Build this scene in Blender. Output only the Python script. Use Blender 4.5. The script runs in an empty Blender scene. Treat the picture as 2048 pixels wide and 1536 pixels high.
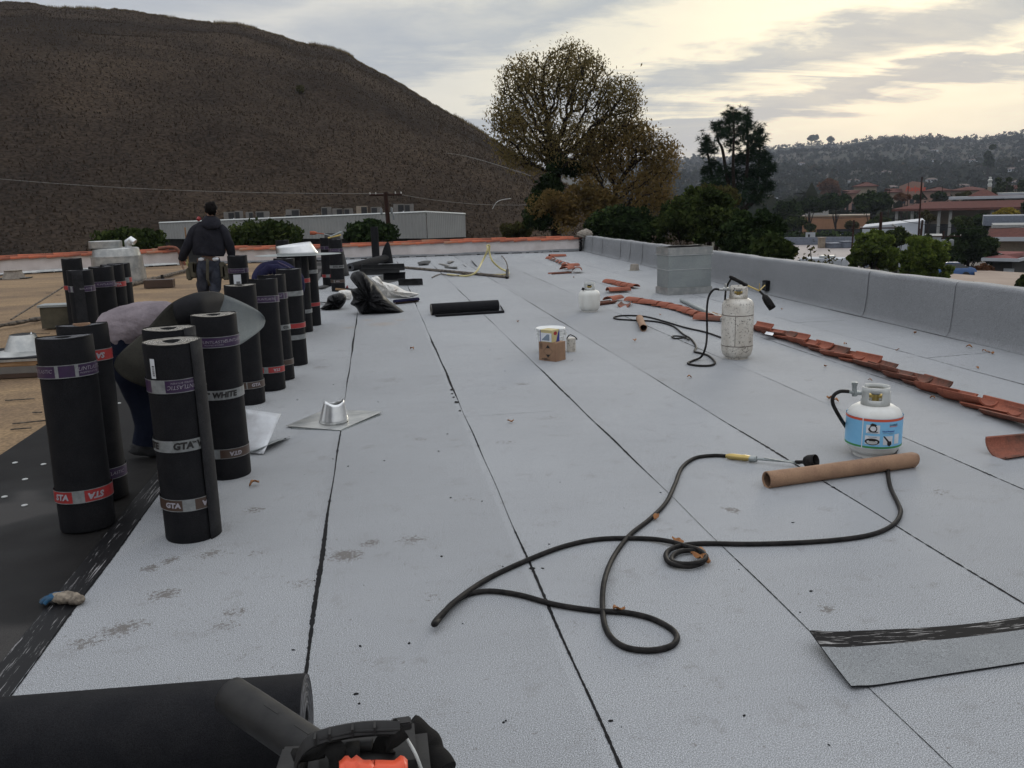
import bpy, bmesh, math, random
import numpy as np
from mathutils import Vector, Matrix, Euler
random.seed(7); rng = np.random.default_rng(7)
C = bpy.context.scene.collection
SC = bpy.context.scene
PI = math.pi; R_ = math.radians
# ------------------------------------------------------------------ camera
FPX, CAMH = 1716.0, 1.6
_a = np.array([746. - 1024, -(414. - 768), -FPX]); _b = np.array([1, 0.026, 0.])
_u = np.cross(_b, _a); _u /= np.linalg.norm(_u)
if _u[1] < 0: _u = -_u
_y = _a / np.linalg.norm(_a); _x = np.cross(_y, _u)
CR = np.array([_x, _y, _u])
cd = bpy.data.cameras.new('camera'); cam = bpy.data.objects.new('camera', cd); C.objects.link(cam)
cd.sensor_width = 36; cd.lens = 36 * FPX / 2048; cd.clip_start = 0.05; cd.clip_end = 20000
m4 = Matrix([[*map(float, CR[0]), 0], [*map(float, CR[1]), 0], [*map(float, CR[2]), CAMH], [0, 0, 0, 1]])
cam.matrix_world = m4; SC.camera = cam
def ray(px, py): return CR @ np.array([px - 1024., -(py - 768.), -FPX])
def G(px, py, z=0.0):                      # point of the plane at height z seen at a pixel
    v = ray(px, py); t = (z - CAMH) / v[2]; return Vector((v[0] * t, v[1] * t, z))
def atY(px, py, Y):                        # point of the vertical plane y=Y
    v = ray(px, py); t = Y / v[1]; return Vector((v[0] * t, Y, CAMH + v[2] * t))
def at(px, py, D):                         # point at horizontal distance D
    v = ray(px, py); t = D / math.hypot(v[0], v[1]); return Vector((v[0] * t, v[1] * t, CAMH + v[2] * t))
def zover(p, py):                          # height above ground point p that shows at row py
    lo, hi = -30., 60.
    for _ in range(40):
        m = (lo + hi) / 2; c = CR.T @ np.array([p[0], p[1], m - CAMH]); y = 768 - FPX * c[1] / -c[2]
        if y > py: lo = m
        else: hi = m
    return m
# ------------------------------------------------------------------ world, sun, exposure
SUN = ray(1800, 40); SUN_AZ = math.atan2(SUN[0], SUN[1]); SUN_EL = math.atan2(SUN[2], math.hypot(SUN[0], SUN[1]))
def nd(nt, t, **kw):
    n = nt.nodes.new(t)
    for k, v in kw.items():
        if k == 'i':
            for a, b in v.items():
                if hasattr(b, 'is_linked') or hasattr(b, 'links'): nt.links.new(b, n.inputs[a])
                else: n.inputs[a].default_value = b
        else: setattr(n, k, v)
    return n
def mth(nt, op, a, b=None, c=None, clamp=False):
    n = nt.nodes.new('ShaderNodeMath'); n.operation = op; n.use_clamp = clamp
    for i, v in enumerate((a, b, c)):
        if v is None: continue
        if isinstance(v, (int, float)): n.inputs[i].default_value = v
        else: nt.links.new(v, n.inputs[i])
    return n.outputs[0]
def mixc(nt, f, a, b, bt='MIX'):
    n = nt.nodes.new('ShaderNodeMix'); n.data_type = 'RGBA'; n.blend_type = bt
    for i, v in ((0, f), (6, a), (7, b)):
        if isinstance(v, (int, float)): n.inputs[i].default_value = v
        elif isinstance(v, (tuple, list)): n.inputs[i].default_value = (*v[:3], 1)
        else: nt.links.new(v, n.inputs[i])
    return n.outputs[2]
def ramp(nt, f, stops):
    n = nt.nodes.new('ShaderNodeValToRGB'); nt.links.new(f, n.inputs[0]); cr = n.color_ramp
    while len(cr.elements) < len(stops): cr.elements.new(0.5)
    for e, (p, c) in zip(cr.elements, stops):
        e.position = p; e.color = (*c, 1) if isinstance(c, tuple) else (c, c, c, 1)
    return n.outputs[0]
W = bpy.data.worlds.new('World'); SC.world = W; W.use_nodes = True; nt = W.node_tree; nt.nodes.clear()
tc = nd(nt, 'ShaderNodeTexCoord').outputs['Generated']
sky = nd(nt, 'ShaderNodeTexSky', sky_type='NISHITA', sun_disc=False, sun_elevation=SUN_EL, sun_rotation=SUN_AZ, air_density=1.3, dust_density=2.0)
sp = nd(nt, 'ShaderNodeSeparateXYZ', i={0: tc})
zz = mth(nt, 'ADD', mth(nt, 'MAXIMUM', sp.outputs[2], 0.0), 0.10)
u = mth(nt, 'DIVIDE', sp.outputs[0], zz); v = mth(nt, 'DIVIDE', sp.outputs[1], zz)
pv = nd(nt, 'ShaderNodeCombineXYZ', i={0: u, 1: v}).outputs[0]
mp = nd(nt, 'ShaderNodeMapping', i={0: pv, 'Rotation': (0, 0, R_(10)), 'Scale': (0.30, 1.0, 1), 'Location': (1.3, 0.4, 0)}).outputs[0]
n1 = nd(nt, 'ShaderNodeTexNoise', i={'Vector': mp, 'Scale': 1.3, 'Detail': 12.0, 'Roughness': 0.64, 'Distortion': 0.7}).outputs[0]
n2 = nd(nt, 'ShaderNodeTexNoise', i={'Vector': pv, 'Scale': 1.7, 'Detail': 9.0, 'Roughness': 0.6, 'Distortion': 0.5}).outputs[0]
elv = mth(nt, 'ARCSINE', sp.outputs[2]); azv = mth(nt, 'ARCTAN2', sp.outputs[0], sp.outputs[1])
az0 = math.atan2(*ray(1400, 300)[:2])
tt0 = mth(nt, 'SUBTRACT', elv, mth(nt, 'MULTIPLY', mth(nt, 'SUBTRACT', azv, az0), 0.19))
tt0 = mth(nt, 'ADD', tt0, mth(nt, 'ADD', mth(nt, 'MULTIPLY', mth(nt, 'SUBTRACT', n1, .5), 0.13), mth(nt, 'MULTIPLY', mth(nt, 'SUBTRACT', n2, .5), 0.09)))
cl = ramp(nt, mth(nt, 'MULTIPLY', tt0, 2.0), [(0.0, .75), (.08, .8), (.115, .0), (.165, .05), (.19, .95), (.21, .5), (.235, .0), (.275, .1), (.315, 1.0), (.385, .9), (.435, .05), (.49, .3), (.56, .9), (.63, .1), (.72, .4), (.82, .9), (1., .4)])
cl = mth(nt, 'ADD', mth(nt, 'MULTIPLY', cl, .95), ramp(nt, n2, [(.42, -.0), (.66, .16)]), clamp=True)
sd = Vector(SUN).normalized()
dotn = nd(nt, 'ShaderNodeVectorMath', operation='DOT_PRODUCT', i={0: tc, 1: tuple(sd)}).outputs['Value']
glow = mth(nt, 'POWER', mth(nt, 'MAXIMUM', dotn, 0.0), 8.0)
glow2 = mth(nt, 'POWER', mth(nt, 'MAXIMUM', dotn, 0.0), 60.0)
thin = mixc(nt, glow, (6.9, 6.9, 6.9), (11.2, 10.4, 7.9))
thin = mixc(nt, mth(nt, 'MULTIPLY', glow2, 0.5), thin, (13., 12.0, 9.2))
thick = mixc(nt, glow, (4.5, 4.85, 5.5), (4.1, 4.75, 5.3))
cc = mixc(nt, cl, thick, thin)
hz = mth(nt, 'POWER', mth(nt, 'SUBTRACT', 1.0, mth(nt, 'MAXIMUM', sp.outputs[2], 0.0), clamp=True), 22.0)
zen = ramp(nt, sp.outputs[2], [(.32, 1.), (.75, 2.1)])
cc = mixc(nt, 1.0, cc, zen, 'MULTIPLY')
cc = mixc(nt, mth(nt, 'MULTIPLY', hz, 0.38), cc, mixc(nt, glow, (6.1, 6.1, 6.0), (7.6, 7.2, 6.2)))
fin = mixc(nt, 0.96, sky.outputs[0], cc)
bg = nd(nt, 'ShaderNodeBackground', i={0: fin, 1: 0.1}); wo = nd(nt, 'ShaderNodeOutputWorld', i={0: bg.outputs[0]})
sl = bpy.data.lights.new('sun', 'SUN'); sl.energy = 0.8; sl.angle = R_(14); sl.color = (1, .93, .8)
so = bpy.data.objects.new('sun', sl); C.objects.link(so); so.rotation_euler = Vector(SUN).to_track_quat('Z', 'Y').to_euler()
vs = SC.view_settings; vs.view_transform = 'Standard'; vs.look = 'None'; vs.exposure = 0.0; vs.gamma = 1; vs.use_curve_mapping = False
# ------------------------------------------------------------------ materials
def M(name, col, rough=.75, metal=0., col2=None, scale=4., detail=6., lo=.4, hi=.6, bump=0., bscale=60., bdist=.004, stretch=None,
      speck=0., sscale=300., spec=.5, coat=0., world=False):
    m = bpy.data.materials.new(name); m.use_nodes = True; t = m.node_tree; b = t.nodes['Principled BSDF']
    b.inputs['Roughness'].default_value = rough; b.inputs['Metallic'].default_value = metal; b.inputs['Specular IOR Level'].default_value = spec
    b.inputs['Coat Weight'].default_value = coat
    if world: vec = nd(t, 'ShaderNodeNewGeometry').outputs['Position']
    else: vec = nd(t, 'ShaderNodeTexCoord').outputs['Object']
    if stretch: vec2 = nd(t, 'ShaderNodeMapping', i={0: vec, 'Scale': stretch}).outputs[0]
    else: vec2 = vec
    n = nd(t, 'ShaderNodeTexNoise', i={'Vector': vec2, 'Scale': scale, 'Detail': detail, 'Roughness': .6})
    f = ramp(t, n.outputs[0], [(lo, 0.), (hi, 1.)])
    c = mixc(t, f, col, col2 if col2 else tuple(x * .8 for x in col))
    if speck:
        s = nd(t, 'ShaderNodeTexNoise', i={'Vector': vec, 'Scale': sscale, 'Detail': 1.0}).outputs[0]
        c = mixc(t, 1.0, c, ramp(t, s, [(.35, 1 - speck), (.65, 1 + speck)]), 'MULTIPLY')
    t.links.new(c, b.inputs['Base Color'])
    if bump:
        s = nd(t, 'ShaderNodeTexNoise', i={'Vector': vec2, 'Scale': bscale, 'Detail': 4.0}).outputs[0]
        bm_ = nd(t, 'ShaderNodeBump', i={'Height': s, 'Strength': bump, 'Distance': bdist}); t.links.new(bm_.outputs[0], b.inputs['Normal'])
    return m
def Mleaf(name, c1, c2, c3, tr=.25, nsc=.55, rw_=.5):
    m = bpy.data.materials.new(name); m.use_nodes = True; t = m.node_tree; t.nodes.clear()
    rnd = nd(t, 'ShaderNodeNewGeometry').outputs['Random Per Island']
    oc = nd(t, 'ShaderNodeTexCoord').outputs['Object']
    ns = nd(t, 'ShaderNodeTexNoise', i={'Vector': oc, 'Scale': nsc, 'Detail': 3.0}).outputs[0]
    f = mth(t, 'ADD', mth(t, 'MULTIPLY', rnd, rw_), mth(t, 'MULTIPLY', mth(t, 'SUBTRACT', ns, .25), 1.0), clamp=True)
    c = ramp(t, f, [(.15, c1), (.5, c2), (.9, c3)])
    d = nd(t, 'ShaderNodeBsdfDiffuse', i={0: c}); tl = nd(t, 'ShaderNodeBsdfTranslucent', i={0: c})
    mx = nd(t, 'ShaderNodeMixShader', i={0: tr, 1: d.outputs[0], 2: tl.outputs[0]}); nd(t, 'ShaderNodeOutputMaterial', i={0: mx.outputs[0]})
    return m
mt = {}
mt['black'] = M('bitumen_sheet', (.0095, .0097, .0115), .72, spec=.12, col2=(.013, .013, .0145), scale=9, speck=.5, sscale=420, bump=.35, bscale=260, bdist=.002)
mt['blackgl'] = M('bitumen_bead', (.012, .012, .013), .85, spec=.12, bump=.5, bscale=90)
mt['granule_back'] = M('dark_sheet_back', (.022, .022, .023), .8, col2=(.032, .032, .032), speck=.5, sscale=420)
mt['brownsheet'] = M('dusty_sheet_underside', (.040, .038, .031), .8, spec=.15, col2=(.026, .025, .021), scale=5, speck=.3)
mt['flap'] = M('loose_sheet_edge', (.016, .016, .018), .8, spec=.15, col2=(.024, .024, .026), scale=12, speck=.5, sscale=420)
mt['purple'] = M('purple_print', (.034, .012, .052), .4, col2=(.026, .010, .042), scale=30)
mt['red'] = M('red_print', (.33, .018, .02), .5, col2=(.25, .018, .018), scale=30)
mt['brownp'] = M('brown_print', (.06, .035, .024), .4)
mt['silver'] = M('grey_film', (.22, .228, .228), .5, col2=(.15, .158, .158), scale=25)
mt['pale'] = M('pale_lettering', (.33, .31, .34), .5)
mt['darklet'] = M('black_lettering', (.012, .010, .010), .5)
mt['white'] = M('white_paper', (.68, .7, .73), .6)
mt['whitepl'] = M('white_plastic', (.72, .73, .72), .4, col2=(.62, .63, .62), scale=12)
mt['galv'] = M('galvanised_metal', (.50, .50, .48), .36, .85, col2=(.36, .37, .365), scale=7, bump=.15, bscale=5, bdist=.01)
mt['galvdull'] = M('dull_galvanised_metal', (.31, .335, .33), .5, .6, col2=(.26, .285, .285), scale=2.2, speck=.12, sscale=60)
mt['bright'] = M('bright_sheet_metal', (.74, .75, .74), .3, .9, col2=(.6, .61, .62), scale=14, lo=.3, hi=.7)
mt['palesheet'] = M('scuffed_pale_metal', (.60, .62, .64), .45, .25, col2=(.42, .42, .43), scale=6, lo=.42, hi=.7)
mt['brass'] = M('brass', (.48, .36, .13), .4, .8)
mt['rubber'] = M('black_rubber', (.008, .0075, .0075), .6, spec=.14, col2=(.02, .018, .017), scale=30, bump=.2, bscale=200)
mt['card'] = M('cardboard', (.29, .175, .105), .85, col2=(.24, .14, .085), scale=8, speck=.12, sscale=180)
mt['cardd'] = M('inner_cardboard', (.14, .085, .055), .9)
mt['terra'] = M('terracotta', (.33, .112, .068), .9, spec=.2, col2=(.22, .078, .052), scale=9, lo=.35, hi=.7, bump=.4, bscale=40, speck=.15, sscale=120)
mt['terradk'] = M('weathered_terracotta', (.24, .088, .058), .9, spec=.2, col2=(.10, .058, .045), scale=7, lo=.4, hi=.68, bump=.5, bscale=30, speck=.15, sscale=120)
mt['terracap'] = M('coping_terracotta', (.40, .115, .06), .9, spec=.2, col2=(.25, .08, .05), scale=5, lo=.35, hi=.7, bump=.3, bscale=30)
mt['terracap2'] = M('coping_terracotta_dark', (.28, .088, .05), .9, spec=.2, col2=(.17, .06, .04), scale=5, bump=.3, bscale=30)
mt['terracap3'] = M('coping_terracotta_grey', (.26, .15, .10), .95, spec=.2, col2=(.33, .11, .06), scale=7, bump=.3, bscale=30)
mt['bagblack'] = M('black_plastic_film', (.007, .007, .008), .5, spec=.15, bump=.3, bscale=9, bdist=.03, stretch=(1, 1, .5))
mt['bagwhite'] = M('white_plastic_film', (.66, .64, .6), .35, col2=(.5, .42, .34), scale=6, lo=.5, hi=.75, bump=.6, bscale=12, bdist=.02)
mt['wood'] = M('timber', (.30, .18, .09), .85, col2=(.2, .11, .05), scale=6, stretch=(1, 8, 8))
mt['dirtywood'] = M('tarry_stick', (.16, .13, .10), .9, col2=(.035, .03, .026), scale=14, bump=.8, bscale=30, bdist=.01)
mt['skin'] = M('skin', (.33, .19, .13), .6)
mt['hair'] = M('hair', (.008, .0065, .006), .85, spec=.1, bump=.5, bscale=150)
mt['hoodie'] = M('charcoal_fleece', (.015, .015, .020), .95, spec=.1, col2=(.023, .023, .029), scale=6, bump=.6, bscale=9, bdist=.03)
mt['denim'] = M('faded_denim', (.028, .031, .042), .95, spec=.1, col2=(.055, .060, .078), scale=7, bump=.5, bscale=14, bdist=.02)
mt['denimdk'] = M('dark_denim', (.006, .008, .017), .95, spec=.1, col2=(.010, .013, .024), scale=7, bump=.5, bscale=14, bdist=.02)
mt['shirt'] = M('mauve_shirt', (.235, .20, .215), .95, spec=.15, col2=(.17, .145, .158), scale=5, bump=1.0, bscale=11, bdist=.03)
mt['leather'] = M('tan_leather', (.15, .075, .04), .7, col2=(.09, .05, .03))
mt['pouch'] = M('olive_canvas', (.085, .075, .05), .9, col2=(.05, .045, .03))
mt['navy'] = M('navy_fleece', (.013, .013, .034), .95, spec=.1, col2=(.02, .02, .05), scale=5, bump=.6, bscale=12, bdist=.02)
mt['orange'] = M('orange_plastic', (.68, .075, .022), .45, bump=.08, bscale=100)
mt['blkplastic'] = M('black_plastic', (.012, .0115, .0115), .55, spec=.3, col2=(.02, .019, .018), scale=14, bump=.1, bscale=120)
mt['strap'] = M('webbing', (.010, .0095, .009), .9, spec=.15, bump=.4, bscale=300)
mt['blue'] = M('blue_cloth', (.025, .085, .16), .9, spec=.15, col2=(.06, .075, .09), scale=20)
mt['glove'] = M('dirty_cotton', (.30, .255, .2), .95, spec=.1, col2=(.13, .11, .09), scale=25, bump=.5, bscale=60)
mt['stucco'] = M('painted_stucco', (.60, .555, .54), .9, col2=(.47, .42, .40), scale=2.2, lo=.35, hi=.72, bump=.4, bscale=30, bdist=.01)
mt['stucdirt'] = M('stained_stucco', (.33, .26, .2), .9, col2=(.5, .45, .4), scale=3)
mt['mortar'] = M('cement_mortar', (.28, .25, .21), .95, col2=(.2, .175, .15), scale=8, bump=.7, bscale=20, bdist=.02)
mt['bark'] = M('bark', (.032, .025, .020), .95, spec=.1, col2=(.018, .014, .012), scale=5, bump=.6, bscale=20, bdist=.03)
mt['pole'] = M('creosoted_pole', (.045, .022, .017), .9, spec=.1, col2=(.028, .016, .013), scale=4, stretch=(6, 6, 1))
mt['porcelain'] = M('porcelain', (.5, .5, .48), .3)
mt['trafo'] = M('grey_enamel', (.20, .215, .22), .6)
mt['corr'] = M('cream_corrugated_metal', (.29, .29, .278), .8, col2=(.26, .26, .25), scale=.5)
mt['roofgrey'] = M('grey_gravel_roof', (.30, .30, .29), .9)
mt['shade'] = M('dark_wall_and_shade', (.04, .038, .036), .9)  # for dark walls, and for shade painted under the warehouse overhang
mt['ac'] = M('beige_grey_enamel', (.15, .14, .125), .6, col2=(.125, .115, .105))
mt['grille'] = M('dark_grille', (.02, .02, .021), .8)
mt['label'] = M('sky_blue_print', (.16, .42, .66), .4, col2=(.22, .5, .74), scale=9, lo=.3, hi=.7)
mt['lred'] = M('orange_red_print', (.62, .09, .04), .4)
mt['lgreen'] = M('green_print', (.05, .26, .06), .4)
mt['fig'] = M('steel_blue_print', (.20, .25, .31), .6)
mt['yelbox'] = M('cream_yellow_print', (.52, .44, .22), .6)
mt['blubox'] = M('royal_blue_print', (.03, .04, .25), .6)
mt['yhose'] = M('yellow_hose', (.52, .45, .2), .5)
mt['leafdry'] = M('dry_leaf', (.30, .13, .04), .8, col2=(.2, .08, .03), scale=30)
mt['glass'] = M('window_glass', (.02, .024, .028), .15)
mt['peach'] = M('peach_stucco', (.30, .185, .145), .9, col2=(.26, .16, .125))
mt['tan'] = M('tan_stucco', (.27, .22, .165), .9, col2=(.22, .18, .14))
mt['ochre'] = M('orange_stucco', (.27, .14, .075), .9, col2=(.22, .115, .06), scale=.3)
mt['wbldg'] = M('white_painted_wall', (.42, .44, .47), .85, col2=(.37, .39, .42), scale=.4)
mt['redroof'] = M('red_tile_roof', (.125, .055, .045), .95, spec=.1, col2=(.095, .045, .038), scale=2, bump=.6, bscale=3, bdist=.1)
mt['carwhite'] = M('white_car_paint', (.6, .61, .63), .25, coat=.5)
mt['cardark'] = M('dark_car_paint', (.03, .033, .038), .25, coat=.5)
mt['carsilver'] = M('silver_car_paint', (.3, .31, .33), .3, .4, coat=.5)
mt['carblue'] = M('blue_car_paint', (.02, .09, .26), .3, coat=.5)
mt['tyre'] = M('tyre_rubber', (.015, .015, .015), .8)
# ---- pitted tank paint
def tankpaint(name, rust, base):
    m = bpy.data.materials.new(name); m.use_nodes = True; t = m.node_tree; b = t.nodes['Principled BSDF']; b.inputs['Roughness'].default_value = .5
    oc = nd(t, 'ShaderNodeTexCoord').outputs['Object']
    a = nd(t, 'ShaderNodeTexNoise', i={'Vector': oc, 'Scale': 30., 'Detail': 9., 'Roughness': .72, 'Distortion': 1.6}).outputs[0]
    a2 = nd(t, 'ShaderNodeTexNoise', i={'Vector': nd(t, 'ShaderNodeMapping', i={0: oc, 'Scale': (1, 1, .45)}).outputs[0], 'Scale': 7., 'Detail': 4.}).outputs[0]
    d1 = ramp(t, a, [(.64 - rust * .075, 0.), (.67 - rust * .075, 1.)])
    d2 = ramp(t, a2, [(.42, 0.), (.7, 1.)])
    c = mixc(t, mth(t, 'MULTIPLY', d2, .25 + .45 * rust), base, (.36, .31, .25))
    c = mixc(t, mth(t, 'MULTIPLY', d1, .25 + .7 * rust), c, (.05, .042, .036))
    t.links.new(c, b.inputs['Base Color']); return m
mt['tankold'] = tankpaint('scarred_white_paint', 1., (.62, .59, .53)); mt['tankmid'] = tankpaint('worn_white_paint', .15, (.66, .66, .62)); mt['tanknew'] = tankpaint('white_tank_paint', .12, (.66, .66, .63))
mt['collar'] = M('pale_grey_collar', (.46, .47, .45), .5, col2=(.4, .41, .4))
# ---- roll ends: spiral of layers
def endmat(name, a, b_, c3):
    m = bpy.data.materials.new(name); m.use_nodes = True; t = m.node_tree; b = t.nodes['Principled BSDF']; b.inputs['Roughness'].default_value = .85
    oc = nd(t, 'ShaderNodeTexCoord').outputs['Object']; s = nd(t, 'ShaderNodeSeparateXYZ', i={0: oc})
    r = mth(t, 'SQRT', mth(t, 'ADD', mth(t, 'POWER', s.outputs[0], 2.), mth(t, 'POWER', s.outputs[1], 2.)))
    an = mth(t, 'DIVIDE', mth(t, 'ARCTAN2', s.outputs[1], s.outputs[0]), 2 * PI)
    ns = nd(t, 'ShaderNodeTexNoise', i={'Vector': oc, 'Scale': 22., 'Detail': 3.}).outputs[0]
    q = mth(t, 'FRACT', mth(t, 'ADD', mth(t, 'ADD', mth(t, 'DIVIDE', r, .0085), an), mth(t, 'MULTIPLY', ns, 1.2)))
    f = ramp(t, q, [(.15, 0.), (.4, 1.), (.7, 1.), (.95, 0.)])
    n3 = nd(t, 'ShaderNodeTexNoise', i={'Vector': oc, 'Scale': 60., 'Detail': 3.}).outputs[0]
    c = mixc(t, mth(t, 'MULTIPLY', f, ramp(t, n3, [(.3, .3), (.6, 1.)])), a, b_); c = mixc(t, ramp(t, ns, [(.5, 0.), (.7, .6)]), c, c3)
    t.links.new(c, b.inputs['Base Color']); return m
mt['enddark'] = endmat('layered_end', (.03, .03, .032), (.115, .118, .13), (.07, .07, .078))
mt['endpale'] = endmat('pale_layered_end', (.07, .062, .052), (.40, .38, .34), (.24, .21, .17))
# ---- roof membrane
def membrane(name, seamy=True, tone=1.0):
    m = bpy.data.materials.new(name); m.use_nodes = True; t = m.node_tree; b = t.nodes['Principled BSDF']; b.inputs['Roughness'].default_value = .8; b.inputs['Specular IOR Level'].default_value = .35
    p = nd(t, 'ShaderNodeNewGeometry').outputs['Position']; s = nd(t, 'ShaderNodeSeparateXYZ', i={0: p})
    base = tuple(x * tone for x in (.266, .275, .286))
    big = nd(t, 'ShaderNodeTexNoise', i={'Vector': p, 'Scale': .55, 'Detail': 5., 'Roughness': .6}).outputs[0]
    c = mixc(t, ramp(t, big, [(.3, 0.), (.7, 1.)]), tuple(x * .93 for x in base), tuple(x * 1.08 for x in base))
    if seamy:   # each sheet has its own slight tone
        k = mth(t, 'FLOOR', mth(t, 'DIVIDE', mth(t, 'ADD', s.outputs[0], 1.32), .945))
        wn = nd(t, 'ShaderNodeTexWhiteNoise', noise_dimensions='1D', i={'W': k}).outputs['Value']
        c = mixc(t, 1.0, c, ramp(t, wn, [(0., .94), (1., 1.05)]), 'MULTIPLY')
    g1 = nd(t, 'ShaderNodeTexNoise', i={'Vector': p, 'Scale': 270., 'Detail': 2., 'Roughness': .85}).outputs[0]
    c = mixc(t, 1.0, c, ramp(t, g1, [(.36, .25), (.46, .88), (.54, 1.1), (.64, 2.2)]), 'MULTIPLY')
    if seamy:   # scuffs and muddy footprints
        wp = nd(t, 'ShaderNodeTexNoise', i={'Vector': p, 'Scale': 9., 'Detail': 3.}).outputs['Color']
        pw = nd(t, 'ShaderNodeVectorMath', operation='ADD', i={0: p, 1: nd(t, 'ShaderNodeVectorMath', operation='MULTIPLY', i={0: nd(t, 'ShaderNodeVectorMath', operation='SUBTRACT', i={0: wp, 1: (.5, .5, .5)}).outputs[0], 1: (.11, .11, 0)}).outputs[0]}).outputs[0]
        f2 = nd(t, 'ShaderNodeTexNoise', i={'Vector': p, 'Scale': 46., 'Detail': 5., 'Roughness': .8}).outputs[0]
        acc = None
        for (px, py, rx, ry, k) in [(245, 1258, .10, .045, 1.), (330, 1190, .085, .04, 1.), (470, 1225, .075, .035, .7), (170, 1285, .08, .04, .8), (300, 1135, .05, .03, 1.), (345, 1118, .045, .03, 1.), (420, 1108, .09, .04, .8), (520, 1105, .08, .035, .5), (690, 1110, .09, .05, 1.), (740, 1085, .06, .03, .8), (825, 1078, .08, .04, .8), (505, 1020, .07, .04, .7), (610, 1165, .08, .04, .5), (1462, 1020, .055, .035, .9), (840, 878, .08, .04, .6), (1045, 768, .09, .05, .7), (1010, 884, .1, .04, .5), (930, 1000, .08, .04, .4), (1650, 1215, .04, .03, .8), (1885, 985, .07, .04, .5), (640, 735, .12, .08, .6), (780, 760, .14, .07, .5), (450, 1250, .07, .035, .6), (1160, 1250, .08, .04, .3), (860, 1190, .08, .04, .35), (1330, 760, .12, .08, .35), (1100, 835, .15, .05, .4), (930, 690, .12, .1, .4)]:
            g = G(px, py); d = nd(t, 'ShaderNodeVectorMath', operation='LENGTH', i={0: nd(t, 'ShaderNodeVectorMath', operation='MULTIPLY', i={0: nd(t, 'ShaderNodeVectorMath', operation='SUBTRACT', i={0: pw, 1: (g.x, g.y, 0)}).outputs[0], 1: (1 / rx, 1 / (ry * 1.6), 0)}).outputs[0]}).outputs['Value']
            e = mth(t, 'MULTIPLY', mth(t, 'SUBTRACT', 1.25, d, clamp=True), k); acc = e if acc is None else mth(t, 'MAXIMUM', acc, e)
        f = ramp(t, mth(t, 'ADD', f2, mth(t, 'MULTIPLY', acc, .20)), [(.60, 0.), (.66, 1.)])
        c = mixc(t, mth(t, 'MULTIPLY', f, .75), c, (.095, .080, .068))
        tn = None
        for (px, py, rx, ry) in [(765, 648, .22, .25), (700, 655, .12, .12), (800, 640, .1, .1), (735, 640, .1, .1)]:
            g = G(px, py); d = nd(t, 'ShaderNodeVectorMath', operation='LENGTH', i={0: nd(t, 'ShaderNodeVectorMath', operation='MULTIPLY', i={0: nd(t, 'ShaderNodeVectorMath', operation='SUBTRACT', i={0: pw, 1: (g.x, g.y, 0)}).outputs[0], 1: (1 / rx, 1 / ry, 0)}).outputs[0]}).outputs['Value']
            e = mth(t, 'SUBTRACT', 1.2, d, clamp=True); tn = e if tn is None else mth(t, 'MAXIMUM', tn, e)
        c = mixc(t, mth(t, 'MULTIPLY', mth(t, 'MULTIPLY', tn, ramp(t, f2, [(.4, 0.), (.6, 1.)])), .6), c, (.30, .21, .13))
        fs_ = nd(t, 'ShaderNodeTexNoise', i={'Vector': p, 'Scale': 5.5, 'Detail': 6., 'Roughness': .8}).outputs[0]
        c = mixc(t, mth(t, 'MULTIPLY', ramp(t, fs_, [(.56, 0.), (.70, 1.)]), .42), c, (.13, .12, .11))
        f3 = nd(t, 'ShaderNodeTexNoise', i={'Vector': nd(t, 'ShaderNodeMapping', i={0: p, 'Scale': (.5, 2.2, 1), 'Rotation': (0, 0, .2)}).outputs[0], 'Scale': 1.3, 'Detail': 6., 'Roughness': .7}).outputs[0]
        c = mixc(t, mth(t, 'MULTIPLY', ramp(t, f3, [(.55, 0.), (.75, 1.)]), .16), c, (.17, .175, .185))
    t.links.new(c, b.inputs['Base Color'])
    bp = nd(t, 'ShaderNodeBump', i={'Height': mth(t, 'ADD', g1, mth(t, 'MULTIPLY', nd(t, 'ShaderNodeTexNoise', i={'Vector': p, 'Scale': 3.0, 'Detail': 3.}).outputs[0], 3.0)), 'Strength': .12, 'Distance': .0012})
    bp2 = nd(t, 'ShaderNodeBump', i={'Height': nd(t, 'ShaderNodeTexNoise', i={'Vector': nd(t, 'ShaderNodeMapping', i={0: p, 'Scale': (.7, 1.6, 1)}).outputs[0], 'Scale': 1.5, 'Detail': 4.}).outputs[0], 'Strength': .35, 'Distance': .03, 'Normal': bp.outputs[0]})
    t.links.new(bp2.outputs[0], b.inputs['Normal']); return m
mt['membrane'] = membrane('granule_membrane'); mt['membrane3'] = M('offcut_granules', (.225, .235, .24), .85, spec=.2, col2=(.205, .214, .22), scale=3, speck=.4, sscale=300); mt['membrane2'] = membrane('granule_membrane_upstand', False, .74)
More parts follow.
